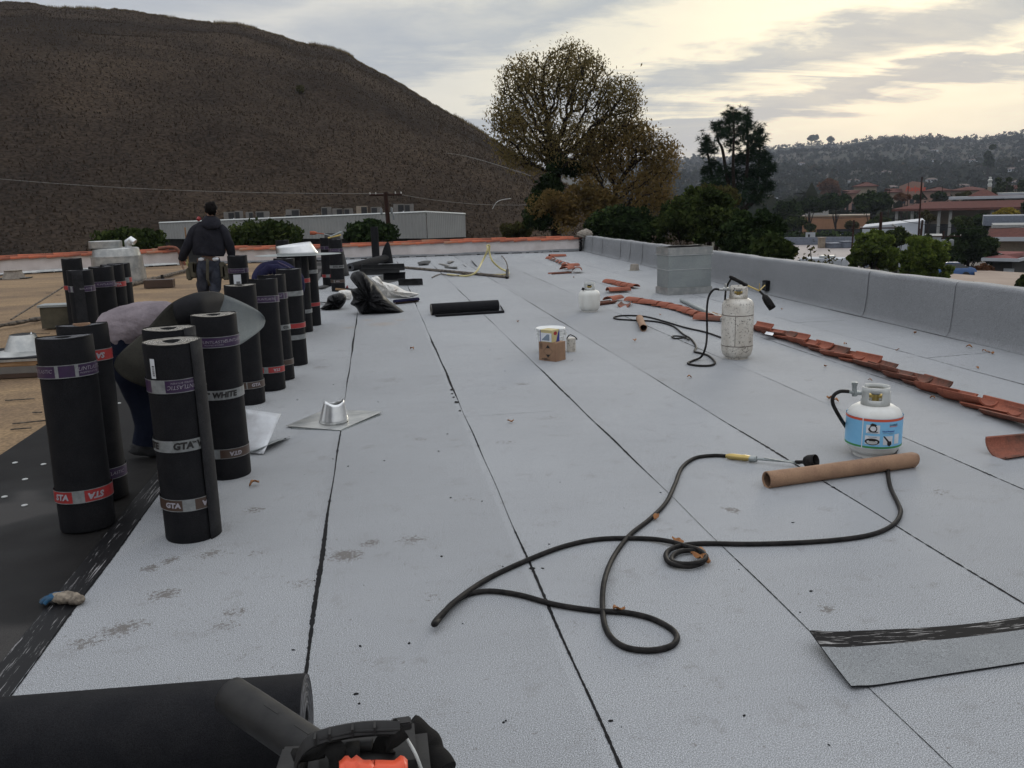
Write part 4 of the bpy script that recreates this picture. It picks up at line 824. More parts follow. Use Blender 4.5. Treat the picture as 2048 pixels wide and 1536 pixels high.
def torch(name, label, a, b, c, d, e, mats=('brass', 'rubber', 'rubber')):   # hose end, grip end, lance end, bell start, bell end
    t = thing(name, label, 'gas torch'); mb = MB(); mb.tube(smoothpts([a, a.lerp(b, .3), a.lerp(b, .7), b], 4), [.012, .014, .018, .019, .02, .019, .019, .018, .02, .02, .018, .016, .013], 10).build('grip', mats[0], t)
    MB().tube([b, c], .008, 8).build('lance', 'brass' if mats[0] == 'rubber' else 'galvdull', t); MB().tube([b + (a - b).normalized() * .01 + Vector((0, 0, -.004)), b + (b - a).normalized() * .035], .019, 10).build('valve', mats[1], t)
    MB().tube([c, d], .010, 8).tube([d, d.lerp(e, .15), d.lerp(e, .45), e], [.014, .030, .038, .036], 16, cap=False).build('bell', mats[2], t, 50, solid=.003)
    return t
tr1 = torch('gas_torch', 'gas torch with a yellow grip, its bell resting on the long cardboard tube', G(1452, 912, .02), G(1502, 917, .025), G(1592, 924, .03), G(1608, 924, .05), G(1632, 921, .075), ('brass', 'galvdull', 'rubber'))
MB().tube([G(1528, 916, .07), G(1600, 928, .02)], .004, 6).build('stand_wire', 'galvdull', tr1); 
# long cardboard tube
def ctube(label, A, B, R):
    A, B = Vector(A), Vector(B); d = B - A; L = d.length; t = thing('cardboard_tube', label, 'cardboard tube', A); t.rotation_mode = 'QUATERNION'; t.rotation_quaternion = Vector((0, 0, 1)).rotation_difference(d.normalized())
    P = [[((R + (.004 * math.sin(3 * a + 1) if f > .95 else 0) + (.003 * math.cos(2 * a) if f < .03 else 0)) * math.cos(a), R * math.sin(a), L * f + .006 * math.sin(a * 2) * (f > .97)) for a in np.linspace(0, 2 * PI, 33)] for f in (0, .02, .3, .6, .92, .96, 1)]
    MB().grid(P).build('tube_wall', 'card', t, 50, solid=.006); MB().lathe([(R - .005, .01), (R - .005, L - .01)], 24).build('tube_inside', 'cardd', t); return t
ctube('long brown cardboard tube lying in front of the labelled gas bottle', G(1533, 960, .043), G(1828, 919, .046), .043)
ctube('short brown cardboard tube lying on the hose in the middle distance', G(1279, 636, .045), G(1287, 656, .045), .042)
# 2: tall dirty bottle
b2 = G(1473, 716); H2 = zover(b2, 570)
t2, hb2 = bottle('gas_bottle', 'tall dirty white gas bottle with rust marks and a torch lying on its collar', b2, .157, H2, 'tankold', .125, .088, math.atan2(-b2.y, -b2.x) + PI / 2, foot=.045)
for k_ in (.72, .22): MB().lathe([(.1585, hb2 * k_), (.1595, hb2 * (k_ + .005)), (.1585, hb2 * (k_ + .01))], 48).build('weld_seam', 'brownp', t2)
g = MB(); zl_, RL_ = 0, .158
for i in range(10):
    z0 = hb2 * (.23 + .049 * i); wrapmesh(g, ([(-.022, 0), (-.017, 0), (-.017, hb2 * .045), (-.022, hb2 * .045)], [(0, 1, 2, 3)]), RL_, z0, -PI / 2, False, .001)
g.build('drip_line', 'brownp', t2, 0)
# regulator 2, hose 2, torch 2
rg = MB(); rg.tube([px3(1462, 579, b2), px3(1438, 579, b2)], .013, 10).lathe([(.03, -.012), (.034, 0), (.03, .012), (.012, .02), (.012, .05), (.0005, .052)], 16, Matrix.Translation(px3(1451, 578, b2)))
tag(rg.build('regulator', 'galv'), 'silver regulator with brass nuts on the tall dirty gas bottle', 'regulator')
h2 = [px3(1438, 579, b2), px3(1428, 579, b2), px3(1418, 592, b2), px3(1414, 615, b2), px3(1414, 645, b2), px3(1414, 670, b2), atY(1411, 695, b2.y - .1), G(1402, 714, .03), G(1384, 722, .012), G(1376, 727, .012), G(1395, 731, .012), G(1420, 731, .012), G(1430, 725, .012), G(1418, 712, .012), G(1400, 706, .012), G(1389, 703, .012), G(1392, 693, .012), G(1382, 678, .014), G(1366, 668, .014), G(1345, 648 + 4, .012), G(1310, 643, .012), G(1260, 640, .012), G(1233, 638, .012), G(1229, 634, .014), G(1250, 631, .012), G(1290, 633, .014), G(1330, 643, .012), G(1370, 655, .012), G(1410, 664, .012), G(1445, 676, .012)]
tag(MB().tube(smoothpts(h2, 6), .011, 8).build('gas_hose', 'rubber'), 'black gas hose coiled beside the tall dirty gas bottle and passing the short tube', 'hose')
tag(MB().tube(smoothpts([G(1372, 675, .012), G(1355, 672, .012), G(1344, 673, .012), G(1350, 677, .012), G(1368, 676, .014), G(1378, 680, .02)], 6), .009, 8).build('hose_loop', 'rubber'), 'small black loop of hose beside the larger coil', 'hose')
Y2 = b2.y - .02
tr2 = torch('gas_torch', 'gas torch with black grip and brass lance balanced on the tall dirty bottle', atY(1459, 553, Y2), atY(1488, 568, Y2), atY(1519, 582, Y2 - .05), atY(1527, 590, Y2 - .07), atY(1545, 617, Y2 - .1), ('rubber', 'rubber', 'rubber'))
MB().tube([atY(1519, 581, Y2 - .05), atY(1519, 567, Y2 - .05)], .008, 6, flat=.4).tube([atY(1519, 581, Y2 - .05), atY(1530, 570, Y2 - .03)], .008, 6, flat=.4).build('stand_fins', 'brass', tr2)
tag(MB().tube(smoothpts([atY(1462, 558, Y2), atY(1456, 568, Y2 + .05), atY(1452, 580, Y2 + .08), atY(1450, 600, Y2 + .15), G(1448, 640, .012)], 5), .010, 8).build('gas_hose', 'rubber'), 'short black hose from the torch grip down behind the tall dirty bottle', 'hose')
# 3: small white bottle
b3 = G(1179, 623); t3, hb3 = bottle('gas_bottle', 'small worn white gas bottle standing beside the clay tiles in the middle distance', b3, .158, zover(b3, 564), 'tankmid', .11, .078, math.atan2(-b3.y, -b3.x) + PI / 2)
MB().tube([(-.10, -.08, hb3 + .0), (-.085, -.07, hb3 + .03)], .02, 8).build('outlet_cap', 'rubber', t3)
# ------------------------------------------------------------------ bucket, boxes, can
bk = G(1104, 708); B_ = thing('bucket', 'white plastic bucket with a lid standing behind the brown box', 'bucket', (bk.x + .02, bk.y + .16, 0))
Hb = zover(bk, 659); MB().lathe([(.0005, 0), (.125, 0), (.13, .01), (.144, Hb * .62), (.150, Hb * .64), (.150, Hb * .67), (.146, Hb * .68), (.147, Hb * .78), (.153, Hb * .79), (.153, Hb * .82), (.149, Hb * .83), (.150, Hb * .92)], 40).build('pail', 'whitepl', B_, 35)
MB().lathe([(.158, Hb * .90), (.160, Hb * .98), (.154, Hb), (.148, Hb * .985), (.14, Hb * .97), (.0005, Hb * .97)], 40).build('lid', 'whitepl', B_, 35)
MB().tube(smoothpts([(.15, .0, Hb * .8), (.17, -.04, Hb * .7), (.12, -.12, Hb * .55), (0, -.165, Hb * .5), (-.12, -.12, Hb * .55), (-.15, 0, Hb * .8)], 5), .003, 6).build('wire_handle', 'galv', B_)
MB().box((.155, -.02, Hb * .78), (.02, .04, .05), bev=.004).build('handle_lug', 'whitepl', B_)
A, B = G(1078, 720), G(1112, 724); rz = math.atan2(B.y - A.y, B.x - A.x); bw = (B - A).length
bx_ = thing('cardboard_box', 'brown cardboard box with black triangle marks in front of the white bucket', 'box', A, rz); bh = zover(A, 683); bd = .17
MB().box((bw / 2, bd / 2, bh / 2), (bw, bd, bh), bev=.002).build('carton', 'card', bx_)
g = MB(); W2 = bw / 2
kz = bh / .195
def fp(g, pts, y=-.0015): g.add([(x, y, z * kz) for x, z in pts], [tuple(range(len(pts)))])
fp(g, [(W2 + .01 - .028, .135), (W2 + .01 + .028, .135), (W2 + .01, .170)]); fp(g, [(W2 + .01 - .028, .068), (W2 + .01, .036), (W2 + .01 + .028, .068)])
for s in (-1, 1):
    fp(g, [(W2 + .01 + s * .028, .135), (W2 + .01 + s * .060, .102), (W2 + .01 + s * .058, .100), (W2 + .01 + s * .026, .134)]); fp(g, [(W2 + .01 + s * .028, .068), (W2 + .01 + s * .060, .102), (W2 + .01 + s * .058, .104), (W2 + .01 + s * .026, .069)])
for (x, z, w_, h_) in [(.012, .125, .036, .002), (.012, .182, .036, .002), (.012, .125, .002, .059), (.046, .125, .002, .059), (.020, .13, .003, .048), (.027, .13, .003, .048), (.035, .13, .003, .048), (.06, .022, .05, .006), (.06, .010, .085, .007), (.04, .012, .012, .014)]: fp(g, [(x, z), (x + w_, z), (x + w_, z + h_), (x, z + h_)])
g.build('printed_marks', 'darklet', bx_, 0)
sb = thing('small_box', 'small cream and blue printed box sitting on the brown cardboard box', 'box', A + Vector((math.cos(rz) * .022, math.sin(rz) * .022, bh + .001)), rz); sw, sd, sh_ = bw * .68, .13, zover(A, 659) - bh
MB().box((sw / 2, sd / 2, sh_ / 2), (sw, sd, sh_), bev=.0015).build('carton', 'yelbox', sb)
kz = 1.
g = MB(); fp(g, [(.008, .006), (sw - .004, .006), (sw - .004, sh_ * .76), (.008, sh_ * .76)]); g.build('pale_panel', 'white', sb, 0)
g = MB(); fp(g, [(.016, .018), (sw * .8, .018), (sw * .8, sh_ * .66), (sw * .6, sh_ * .66)], -.003); g.build('tool_picture', 'fig', sb, 0)
g = MB(); fp(g, [(.0, .0), (.007, .0), (.007, sh_ * .95), (0, sh_ * .95)]); g.add([(sw + .0015, sd * .55, 0), (sw + .0015, sd, 0), (sw + .0015, sd, sh_), (sw + .0015, sd * .8, sh_ * .7)], [(0, 1, 2, 3)]); g.build('blue_flash', 'blubox', sb, 0)
g = MB(); g.add([(sw + .002, sd * .45 + .03 * math.cos(a), sh_ * .72 + .02 * math.sin(a)) for a in np.linspace(0, 2 * PI, 13)[:-1]], [tuple(range(12))]); g.build('red_badge', 'red', sb, 0)
cn = thing('paint_can', 'small battered tar smeared can beside the white bucket', 'can', (bk.x + .235, bk.y + .10, 0)); MB().lathe([(.0005, 0), (.05, 0), (.05, .13), (.053, .135), (.053, .15), (.046, .15), (.0005, .14)], 24).build('can_body', 'tankold', cn); MB().tube(smoothpts([(-.05, -.02, .15), (-.02, -.04, .19), (.04, -.04, .16), (.06, -.02, .13)], 4), .006, 6).build('tarry_handle', 'rubber', cn)
# ------------------------------------------------------------------ bags and cloth
def pillow(name, mat, outline, Y, th, cent, seed=0, crease=.35, rings=9, ground=False):
    O = smoothpts([atY(px, py, Y) for px, py in outline] + [atY(*outline[0], Y)], 5)[:-1]; c = atY(*cent, Y); n = len(O); vs = []; fs = []; r = random.Random(seed)
    for side in (-1, 1):
        for k in range(rings + 1):
            f = k / rings
            for i, p in enumerate(O):
                q = c.lerp(p, f); a = i / n * 2 * PI
                nz = crease * (.5 * math.sin(a * 7 + f * 5 + seed) + .3 * math.sin(a * 17 + f * 9) + .25 * math.sin(a * 29 - f * 14 + seed) + .04 * r.uniform(-1, 1))
                dd = th * math.sqrt(max(0, 1 - f * f)) * (1 + nz * min(1, f * 1.6)); vs.append((q.x, Y + side * dd, max(.004, q.z)))
    m = (rings + 1) * n
    for s in (0, 1):
        for k in range(rings):
            for i in range(n):
                i2 = (i + 1) % n; fs.append(tuple(s * m + v for v in (k * n + i, k * n + i2, (k + 1) * n + i2, (k + 1) * n + i)))
    for i in range(n): i2 = (i + 1) % n; fs.append((rings * n + i, rings * n + i2, m + rings * n + i2, m + rings * n + i))
    return MB().add(vs, fs).build(name, mat, None, 50)
o = pillow('bin_bag', 'bagblack', [(700, 556), (706, 545), (724, 543), (738, 556), (752, 570), (768, 590), (782, 604), (808, 624), (790, 629), (745, 630), (724, 631), (712, 615), (701, 608), (706, 596), (702, 580), (718, 574), (708, 565)], 13.35, .24, (738, 598), 3, .3)
tag(o, 'large open black bin bag slumped beside a white bag', 'bag')
o = pillow('bin_bag', 'bagblack', [(640, 617), (652, 606), (656, 594), (668, 588), (682, 586), (692, 592), (690, 606), (678, 619), (660, 621), (648, 621)], 14.1, .16, (670, 606), 8, .5); tag(o, 'small crumpled black bin bag left of the large one', 'bag')
o = pillow('plastic_sack', 'bagwhite', [(742, 556), (755, 552), (762, 562), (790, 570), (812, 582), (838, 588), (815, 596), (790, 597), (775, 596), (762, 585), (750, 570)], 14.6, .14, (778, 580), 5, .35); tag(o, 'white plastic sack lying behind the large black bag', 'sack')
o = pillow('pink_package', 'bagwhite', [(677, 582), (688, 580), (702, 583), (702, 598), (690, 600), (679, 590)], 14.5, .08, (690, 590), 6, .2); tag(o, 'small pink and white package between the two black bags', 'package')
o = MB().tube([G(640, 604, .02), G(650, 605, .05), G(662, 610, .02)], [.02, .03, .01], 8, flat=.3).build('black_strap', 'rubber'); tag(o, 'thin black strap lying left of the small black bag', 'strap')
br = thing('push_broom', 'navy push broom head with tan bristles lying in front of the white sack', 'broom'); p, q = G(789, 603, .05), G(836, 598, .05)
MB().tube([p, q], .055, 8, flat=.55).build('broom_head', 'navy', br); MB().add([tuple(v) for v in (p + Vector((0, -.06, -.02)), q + Vector((0, -.06, -.02)), G(838, 602), G(792, 608), p + Vector((0, .03, -.02)), q + Vector((0, .03, -.02)))], [(0, 1, 2, 3), (4, 5, 2, 3), (0, 1, 5, 4)]).build('bristles', 'wood', br)
tg = thing('tool_pile', 'dark tools with tan handle and red tip at the foot of the far rolls', 'tools'); MB().tube([G(672, 578, .16), G(690, 580, .12)], .022, 6).build('tan_handle', 'wood', tg); MB().tube([G(690, 577, .13), G(715, 580, .1)], .03, 6, flat=.5).build('blade', 'grille', tg); MB().tube([G(694, 576, .13), G(695, 571, .2)], [.03, .005], 6).build('red_tip', 'red', tg)
# torch lying on the far roll
T3 = 18.3; tt = torch('gas_torch', 'gas torch with an orange tip lying across the tops of the far rolls', atY(684, 463, T3), atY(664, 472, T3), atY(648, 468, T3), atY(634, 466, T3), atY(620, 466, T3), ('galvdull', 'galvdull', 'terracap')); MB().tube([atY(682, 470, T3), atY(664, 474, T3), atY(656, 476, T3)], .02, 6).build('second_lance', 'brass', tt)
# navy jacket over the rolls
P = []
key = [((508, 568), .02, 10.6), ((512, 546), .05, 10.75), ((530, 531), .075, 10.9), ((556, 528), .085, 11.0), ((580, 540), .10, 10.95), ((592, 560), .12, 10.9), ((600, 572), .07, 10.85), ((606, 577), .015, 10.8)]
jp = smoothpts([atY(p[0][0], p[0][1] + 6, p[2]) for p in key], 5); jr = [max(.012, float(np.interp(i / 5, range(8), [k_[1] for k_ in key]))) * (1 + .05 * math.sin(i * .9)) for i in range(len(jp))]
jk = thing('fleece_jacket', 'navy blue fleece jacket draped over the rolls in the middle of the row', 'jacket'); MB().tube(jp, jr, 14).build('cloth', 'navy', jk)
jp2 = smoothpts([atY(525, 560, 10.55), atY(528, 545, 10.6), atY(545, 538, 10.65), atY(566, 545, 10.65), atY(580, 562, 10.6), atY(592, 573, 10.6)], 5); MB().tube(jp2, [.03 + .035 * math.sin(i / len(jp2) * PI) * (1 + .2 * math.sin(i * 1.7)) for i in range(len(jp2))], 12).build('sleeve', 'navy', jk)
MB().tube(smoothpts([atY(556, 524, 10.9), atY(585, 540, 10.8), atY(604, 572, 10.7)], 8), .006, 6).build('piping', 'purple', jk)
# ------------------------------------------------------------------ scraps and hoses far centre
yh = thing('yellow_hose', 'pale yellow hose standing in a loop near the end of the roof', 'hose')
MB().tube(smoothpts([G(895, 549, .02), G(930, 552, .02), G(951, 545, .1), atY(965, 522, 20.), atY(975, 500, 20.), atY(974, 492, 20.1), atY(979, 491, 20.1), atY(979, 505, 20.1), atY(985, 522, 20.), atY(1000, 536, 20), G(1017, 545, .05), G(1010, 549, .02), G(980, 550, .02)], 6), .022, 8).build('hose', 'yhose', yh)
dh = thing('dark_pole', 'long tarry pole lying across the far end of the roof', 'pole'); MB().tube([G(796, 534, .03), G(900, 543, .03), G(1016, 554, .03)], .035, 8).build('pole', 'dirtywood', dh); MB().tube([G(1014, 556, .02), atY(1015, 540, 19.4)], .035, 8).build('end_bracket', 'rubber', dh)
tag(MB().tube(smoothpts([G(864, 555, .02), G(882, 548, .02), G(905, 552, .03), G(930, 549, .02), G(960, 549, .02)], 6), .013, 6).build('thin_cable', 'dirtywood'), 'thin grey cable trailing in front of the tarry pole', 'cable')
tag(MB().tube(smoothpts([G(1015, 546, .05), atY(1014, 528, 20), atY(1006, 514, 21), G(1003, 512, .02)], 6), .013, 6).build('thin_cable', 'dirtywood'), 'grey cable arching up from the end of the tarry pole', 'cable')
sc_pts = [((835, 525), (862, 522), (856, 530), (838, 531)), ((893, 526), (906, 520), (911, 521), (900, 528)), ((942, 522), (950, 523), (958, 532), (952, 533)), ((925, 528), (932, 526), (940, 532), (932, 534)), ((850, 528), (915, 535), (914, 538), (852, 532)), ((870, 523), (900, 533), (896, 534), (868, 525))]
for k, q in enumerate(sc_pts):
    o = MB().grid([[Vector(G(*q[0], .01)).lerp(G(*q[1], .01), f).lerp(Vector(G(*q[3], .01)).lerp(G(*q[2], .01), f), g) + Vector((0, 0, .03 * math.sin(3 * f + k))) for f in np.linspace(0, 1, 5)] for g in (0, .5, 1)]).build('membrane_scrap', 'ac' if k % 2 else 'granule_back', None, 60, solid=.004)
    tag(o, ['ragged dark scrap at the left end of the far scrap pile', 'bent grey strip standing out of the far scrap pile', 'grey V shaped strip at the right of the far scrap pile', 'short dark strip in the middle of the far scrap pile', 'long dark ribbon scrap lying along the tarry pole', 'thin dark ribbon crossing the far scrap pile'][k], 'scrap', 'roofing scraps at the far end')
# ------------------------------------------------------------------ deck litter on the left
st1 = thing('wooden_pole', 'long rough tarry pole lying on the bare deck at the left edge', 'pole'); MB().tube(smoothpts([G(-20, 655, .05), G(60, 641, .06), G(105, 634, .07), G(140, 622, .06), G(200, 605, .05)], 5), [.03 + .008 * math.sin(i * 2.3) for i in range(21)], 8).build('pole', 'dirtywood', st1)
tag(MB().tube(smoothpts([G(60, 640, .05), G(120, 630, .05), G(180, 621, .05)], 5), [.03 + .006 * math.sin(i * 1.9) for i in range(11)], 8).build('wooden_pole', 'dirtywood'), 'second rough pole lying just below the first on the bare deck', 'pole')
tag(MB().tube([G(22, 639, .03), atY(136, 568, G(60, 620).y + 1)], .014, 8).build('thin_stick', 'dirtywood'), 'thin straight stick slanting up from the deck to the roll cluster', 'stick')
tag(MB().tube(smoothpts([G(245, 573, .04), G(290, 562, .04), G(330, 552, .05), G(376, 540, .05)], 5), [.045 + .012 * math.sin(i * 2.9) for i in range(16)], 8).build('wooden_pole', 'dirtywood'), 'white flecked tarry pole lying between the roof vent and the hooded worker', 'pole')
bb = G(320, 575); tag(MB().box((0, 0, .09), (.60, .25, .17), bev=.006).build('timber_block', 'brownp'), 'dark rectangular block on the bare deck left of the hooded worker', 'block').location = bb
tag(MB().tube([(0, 0, 0), (-.02, 0, .22)], [.05, .03], 8).build('pipe_stub', 'rubber'), 'small black pipe stub behind the dark block', 'pipe').location = bb + Vector((-.1, .8, 0))
sp_ = G(28, 557); sc2 = thing('roof_drain', 'dark weathered drain head at the foot of the left stucco wall', 'drain', sp_); MB().lathe([(.30, 0), (.28, .05), (.22, .18), (.24, .22), (.0005, .23)], 8).build('drain_head', 'mortar', sc2); MB().box((0, 0, .01), (.8, .4, .02)).build('flange', 'shade', sc2)
for k in range(26):
    px, py = random.uniform(0, 330), random.uniform(575, 900)
    p = G(px, py)
    if p.x > -2.75: continue
    L = random.uniform(.06, .35); a = random.uniform(-.6, .6)
    o = MB().tube([p + Vector((0, 0, .006)), p + Vector((L * math.cos(a), L * math.sin(a), .012))], .006, 5).build('wood_sliver', 'dirtywood'); tag(o, 'small dark splinter scattered on the bare tan deck', 'splinter', 'splinters scattered on the bare deck')
pn = thing('metal_pan', 'shallow dull metal pan behind the roll with the cardboard core', 'pan', G(128, 655, 0)); MB().box((0, 0, .33), (.55, .3, .03)).build('pan_rim', 'galvdull', pn); MB().box((0, 0, .16), (.5, .26, .3)).build('pan_body', 'pouch', pn)
for k, (px, py) in enumerate([(87, 928), (50, 958), (9, 993), (49, 1010), (30, 925), (238, 806), (256, 788), (242, 761)]):
    o = MB().lathe([(.0, .003), (.012, .0025), (.017, .0005), (.017, -.003)], 16).build('fastener_disc', 'collar'); o.location = G(px, py); tag(o, 'small pale fastener disc on the black base sheet', 'fastener', 'fastener discs on the base sheet')
# glove
gl = thing('work_glove', 'dirty cream and blue work glove lying on the black lap at the left', 'glove', G(132, 1205))
def blob(parent, name, mat, c, r, seed, rz=0, sub=3):
    bm = bmesh.new(); bmesh.ops.create_icosphere(bm, subdivisions=sub, radius=1)
    for v in bm.verts:
        q = v.co.copy(); s = 1 + .16 * math.sin(q.x * 4 + seed) * math.cos(q.y * 5 + seed) + .1 * math.sin(q.z * 7 + q.x * 11 + seed); v.co = Vector((q.x * r[0] * s, q.y * r[1] * s, max(-c[2] + .001, q.z * r[2] * s)))
    bmesh.ops.rotate(bm, verts=bm.verts, cent=(0, 0, 0), matrix=Matrix.Rotation(rz, 3, 'Z')); bmesh.ops.translate(bm, verts=bm.verts, vec=c)
    me = bpy.data.meshes.new(name); bm.to_mesh(me); bm.free(); me.materials.append(mt[mat]); me.polygons.foreach_set('use_smooth', [True] * len(me.polygons)); o = bpy.data.objects.new(name, me); C.objects.link(o); o.parent = parent; return o
blob(gl, 'palm', 'glove', (0.0, 0, .022), (.062, .035, .024), 2, -.3); blob(gl, 'cuff', 'glove', (.055, -.03, .02), (.03, .028, .02), 4, -.5)
blob(gl, 'blue_lining', 'blue', (-.03, .028, .024), (.045, .02, .014), 1, .1)
gg = MB()
for (a, l, r) in [(2.6, .06, .010), (2.95, .07, .010), (3.25, .065, .009), (3.55, .05, .009)]: gg.tube(smoothpts([(-.03, 0, .02), (-.03 + l * .6 * math.cos(a), l * .6 * math.sin(a), .026), (-.03 + l * math.cos(a), l * math.sin(a) - .005, .012)], 4), r, 8)
gg.build('fingers', 'blue', gl)
# ------------------------------------------------------------------ loose cap sheet piece at lower right
c0, c1, c2, c3 = G(1618, 1290), G(1702, 1382), G(2200, 1222), G(2230, 1300)
def capP(f, g): # f across (far to near), g along
    p = Vector(c0.lerp(c1, f)).lerp(c2.lerp(c3, f), g); lift = .028 * (1 - g) ** 4 * (1 - f) ** 1.5 + .010 * math.exp(-((g) / .05) ** 2) + .006 * (1 + math.sin(g * 7 + 1)) * (1 - f) + .009; return p + Vector((0, 0, lift))
cap = thing('cap_sheet_offcut', 'loose grey granule offcut with a black scratched edge lying at the lower right', 'roofing sheet')
MB().grid([[capP(f, g) for f in np.linspace(.30, 1, 14)] for g in np.linspace(0, 1, 40)]).build('granule_face', 'membrane3', cap, 60)
MB().grid([[capP(f, g) + Vector((0, 0, .0004)) for f in np.linspace(0, .302, 8)] for g in np.linspace(0, 1, 40)]).build('black_selvedge', 'capsel', cap, 60)
MB().grid([[capP(f, g) - Vector((0, 0, .005)) for f in np.linspace(0, 1, 20)] for g in np.linspace(0, 1, 40)]).build('underside', 'black', cap, 60)
MB().grid([[capP(1, g) + Vector((0, -z * .3, -z)) for z in (0, .005)] for g in np.linspace(0, 1, 40)]).grid([[capP(f, 0) + Vector((0, 0, -z)) for z in (0, .005)] for f in np.linspace(0, 1, 20)]).build('cut_edge', 'black', cap, 0)
# ------------------------------------------------------------------ backpack blower at the photographer's feet
bl = thing('backpack_blower', 'black and orange backpack leaf blower with a fat black tube in the foreground', 'leaf blower', (0, 0, 0))
def zz3(px, py, z): return G(px, py, z)
ta, tb = zz3(460, 1390, .36), zz3(640, 1512, .30); d = (tb - ta)
P = smoothpts([ta, ta.lerp(tb, .35), ta.lerp(tb, .7), tb + d * .1], 5); mb = MB(); mb.tube(P, [.047] * 3 + [.048] * (len(P) - 3), 28, cap=False); mb.build('blower_tube', 'blkplastic', bl, 50, solid=.004)
MB().tube([ta + d * .01, ta + d * .02], .044, 24).build('tube_mouth', 'grille', bl)
nrm_ = Vector((.1, -.55, .8)).normalized(); sd_ = d.normalized().cross(nrm_)
rb = MB()
for f in (.45, .78): rb.box((0, 0, 0), (.05, .008, .01), mx=Matrix.Translation(ta + d * f + nrm_ * .046 + sd_ * -.012) @ d.to_track_quat('X', 'Z').to_matrix().to_4x4())
for f in (.10, .13): rb.box((0, 0, 0), (.002, .014, .004), mx=Matrix.Translation(ta + d * f + nrm_ * .047) @ d.to_track_quat('X', 'Z').to_matrix().to_4x4())
rb.build('tube_ribs', 'blkplastic', bl)
HZ = .42
arc = smoothpts([zz3(588, 1545, HZ - .08), zz3(598, 1505, HZ - .03), zz3(618, 1480, HZ), zz3(650, 1466, HZ + .01), zz3(700, 1455, HZ + .01), zz3(750, 1450, HZ + .01), zz3(800, 1450, HZ + .01)], 8)
Q = []
for p in arc: Q.append([p + Vector((0, 0, .012)), p + Vector((0, -.010, .016)), p + Vector((.0, -.020, .010)), p + Vector((0, -.03, -.004)), p + Vector((0, -.026, -.012)), p + Vector((0, -.004, -.008)), p + Vector((0, 0, .012))])
MB().grid(Q).build('harness_frame', 'blkplastic', bl, 30)
rb = MB()
for f in (.42, .56, .70, .84):
    p = arc[int(f * (len(arc) - 1))]; rb.box(tuple(p + Vector((0, -.022, .006))), (.005, .026, .02))
rb.tube([arc[22] + Vector((0, -.024, .004)), arc[34] + Vector((0, -.024, .004)), arc[-1] + Vector((0, -.024, .004))], .003, 6); rb.build('frame_ribs', 'blkplastic', bl)
MB().box(tuple(zz3(803, 1448, HZ + .01)), (.045, .03, .02), .05, bev=.003).build('frame_clip', 'blkplastic', bl)
MB().tube(smoothpts([zz3(800, 1456, HZ), zz3(815, 1480, HZ - .02), zz3(832, 1510, HZ - .04), zz3(845, 1545, HZ - .08)], 6), .004, 8).build('cable', 'collar', bl)
def strapm(pts, w, name='shoulder_strap', mat='strap', th=.006):
    P = smoothpts(pts, 6); Q = []
    for i, p in enumerate(P):
        t = (P[min(i + 1, len(P) - 1)] - P[max(0, i - 1)]).normalized(); s = t.cross(Vector((0, -.45, .9))).normalized(); Q.append([p - s * w / 2, p + s * w / 2 ])
    return MB().grid(Q).build(name, mat, bl, 60, solid=th)
strapm([zz3(805, 1455, HZ + .015), zz3(785, 1472, HZ), zz3(770, 1490, HZ - .03), zz3(765, 1530, HZ - .08), zz3(765, 1560, HZ - .12)], .055)
strapm([zz3(706, 1484, HZ - .02), zz3(706, 1500, HZ - .015), zz3(705, 1520, HZ - .03), zz3(705, 1545, HZ - .05)], .03)
strapm([zz3(640, 1500, HZ - .03), zz3(660, 1492, HZ - .01), zz3(676, 1510, HZ - .02), zz3(678, 1540, HZ - .05)], .045)
strapm([zz3(580, 1512, HZ - .06), zz3(615, 1508, HZ - .04), zz3(650, 1500, HZ - .03)], .035)
MB().tube([zz3(668, 1494, HZ - .04), zz3(745, 1490, HZ - .04)], .016, 10).build('cross_bar', 'blkplastic', bl)
MB().box(tuple(zz3(585, 1535, HZ - .08)), (.06, .10, .05), -.1, bev=.006).build('side_bracket', 'blkplastic', bl)
P = smoothpts([zz3(812, 1462, HZ - .10), zz3(835, 1478, HZ - .12), zz3(850, 1495, HZ - .14), zz3(862, 1520, HZ - .16), zz3(885, 1550, HZ - .18)], 6); MB().tube(P, [.044 + .002 * math.sin(i * .7) for i in range(len(P))], 20).build('padded_strap', 'strap', bl)
MB().grid([[zz3(600 + 245 * g, 1506 + 60 * f + 14 * (2 * g - 1) ** 2, HZ - .12 - .05 * f) for f in np.linspace(0, 1, 5)] for g in np.linspace(0, 1, 14)]).build('back_pad', 'strap', bl, 60, solid=.04)
# orange engine cover
def ocover():
    Q = []
    for i in range(26):
        g = i / 25; px = 675 + 142 * g; row = []
        bump_ = 12 * math.exp(-((g - .10) / .05) ** 2) + 11 * math.exp(-((g - .24) / .05) ** 2) + 12 * math.exp(-((g - .93) / .06) ** 2)
        for f in np.linspace(0, 1, 7): row.append(zz3(px + (4 if g < .5 else -4) * (1 - f), 1528 - bump_ * (1 - f) ** .6 - 3 * math.sin(PI * g) + f * 70, HZ + .0 - .02 * f + .012 * math.sin(PI * min(1, f * 2.2)) ))
        Q.append(row)
    return MB().grid(Q).build('orange_cover', 'orange', bl, 50, solid=.012)
ocover()
MB().box(tuple(zz3(745, 1620, .2)), (.28, .2, .34), bev=.03).build('engine_body', 'blkplastic', bl)
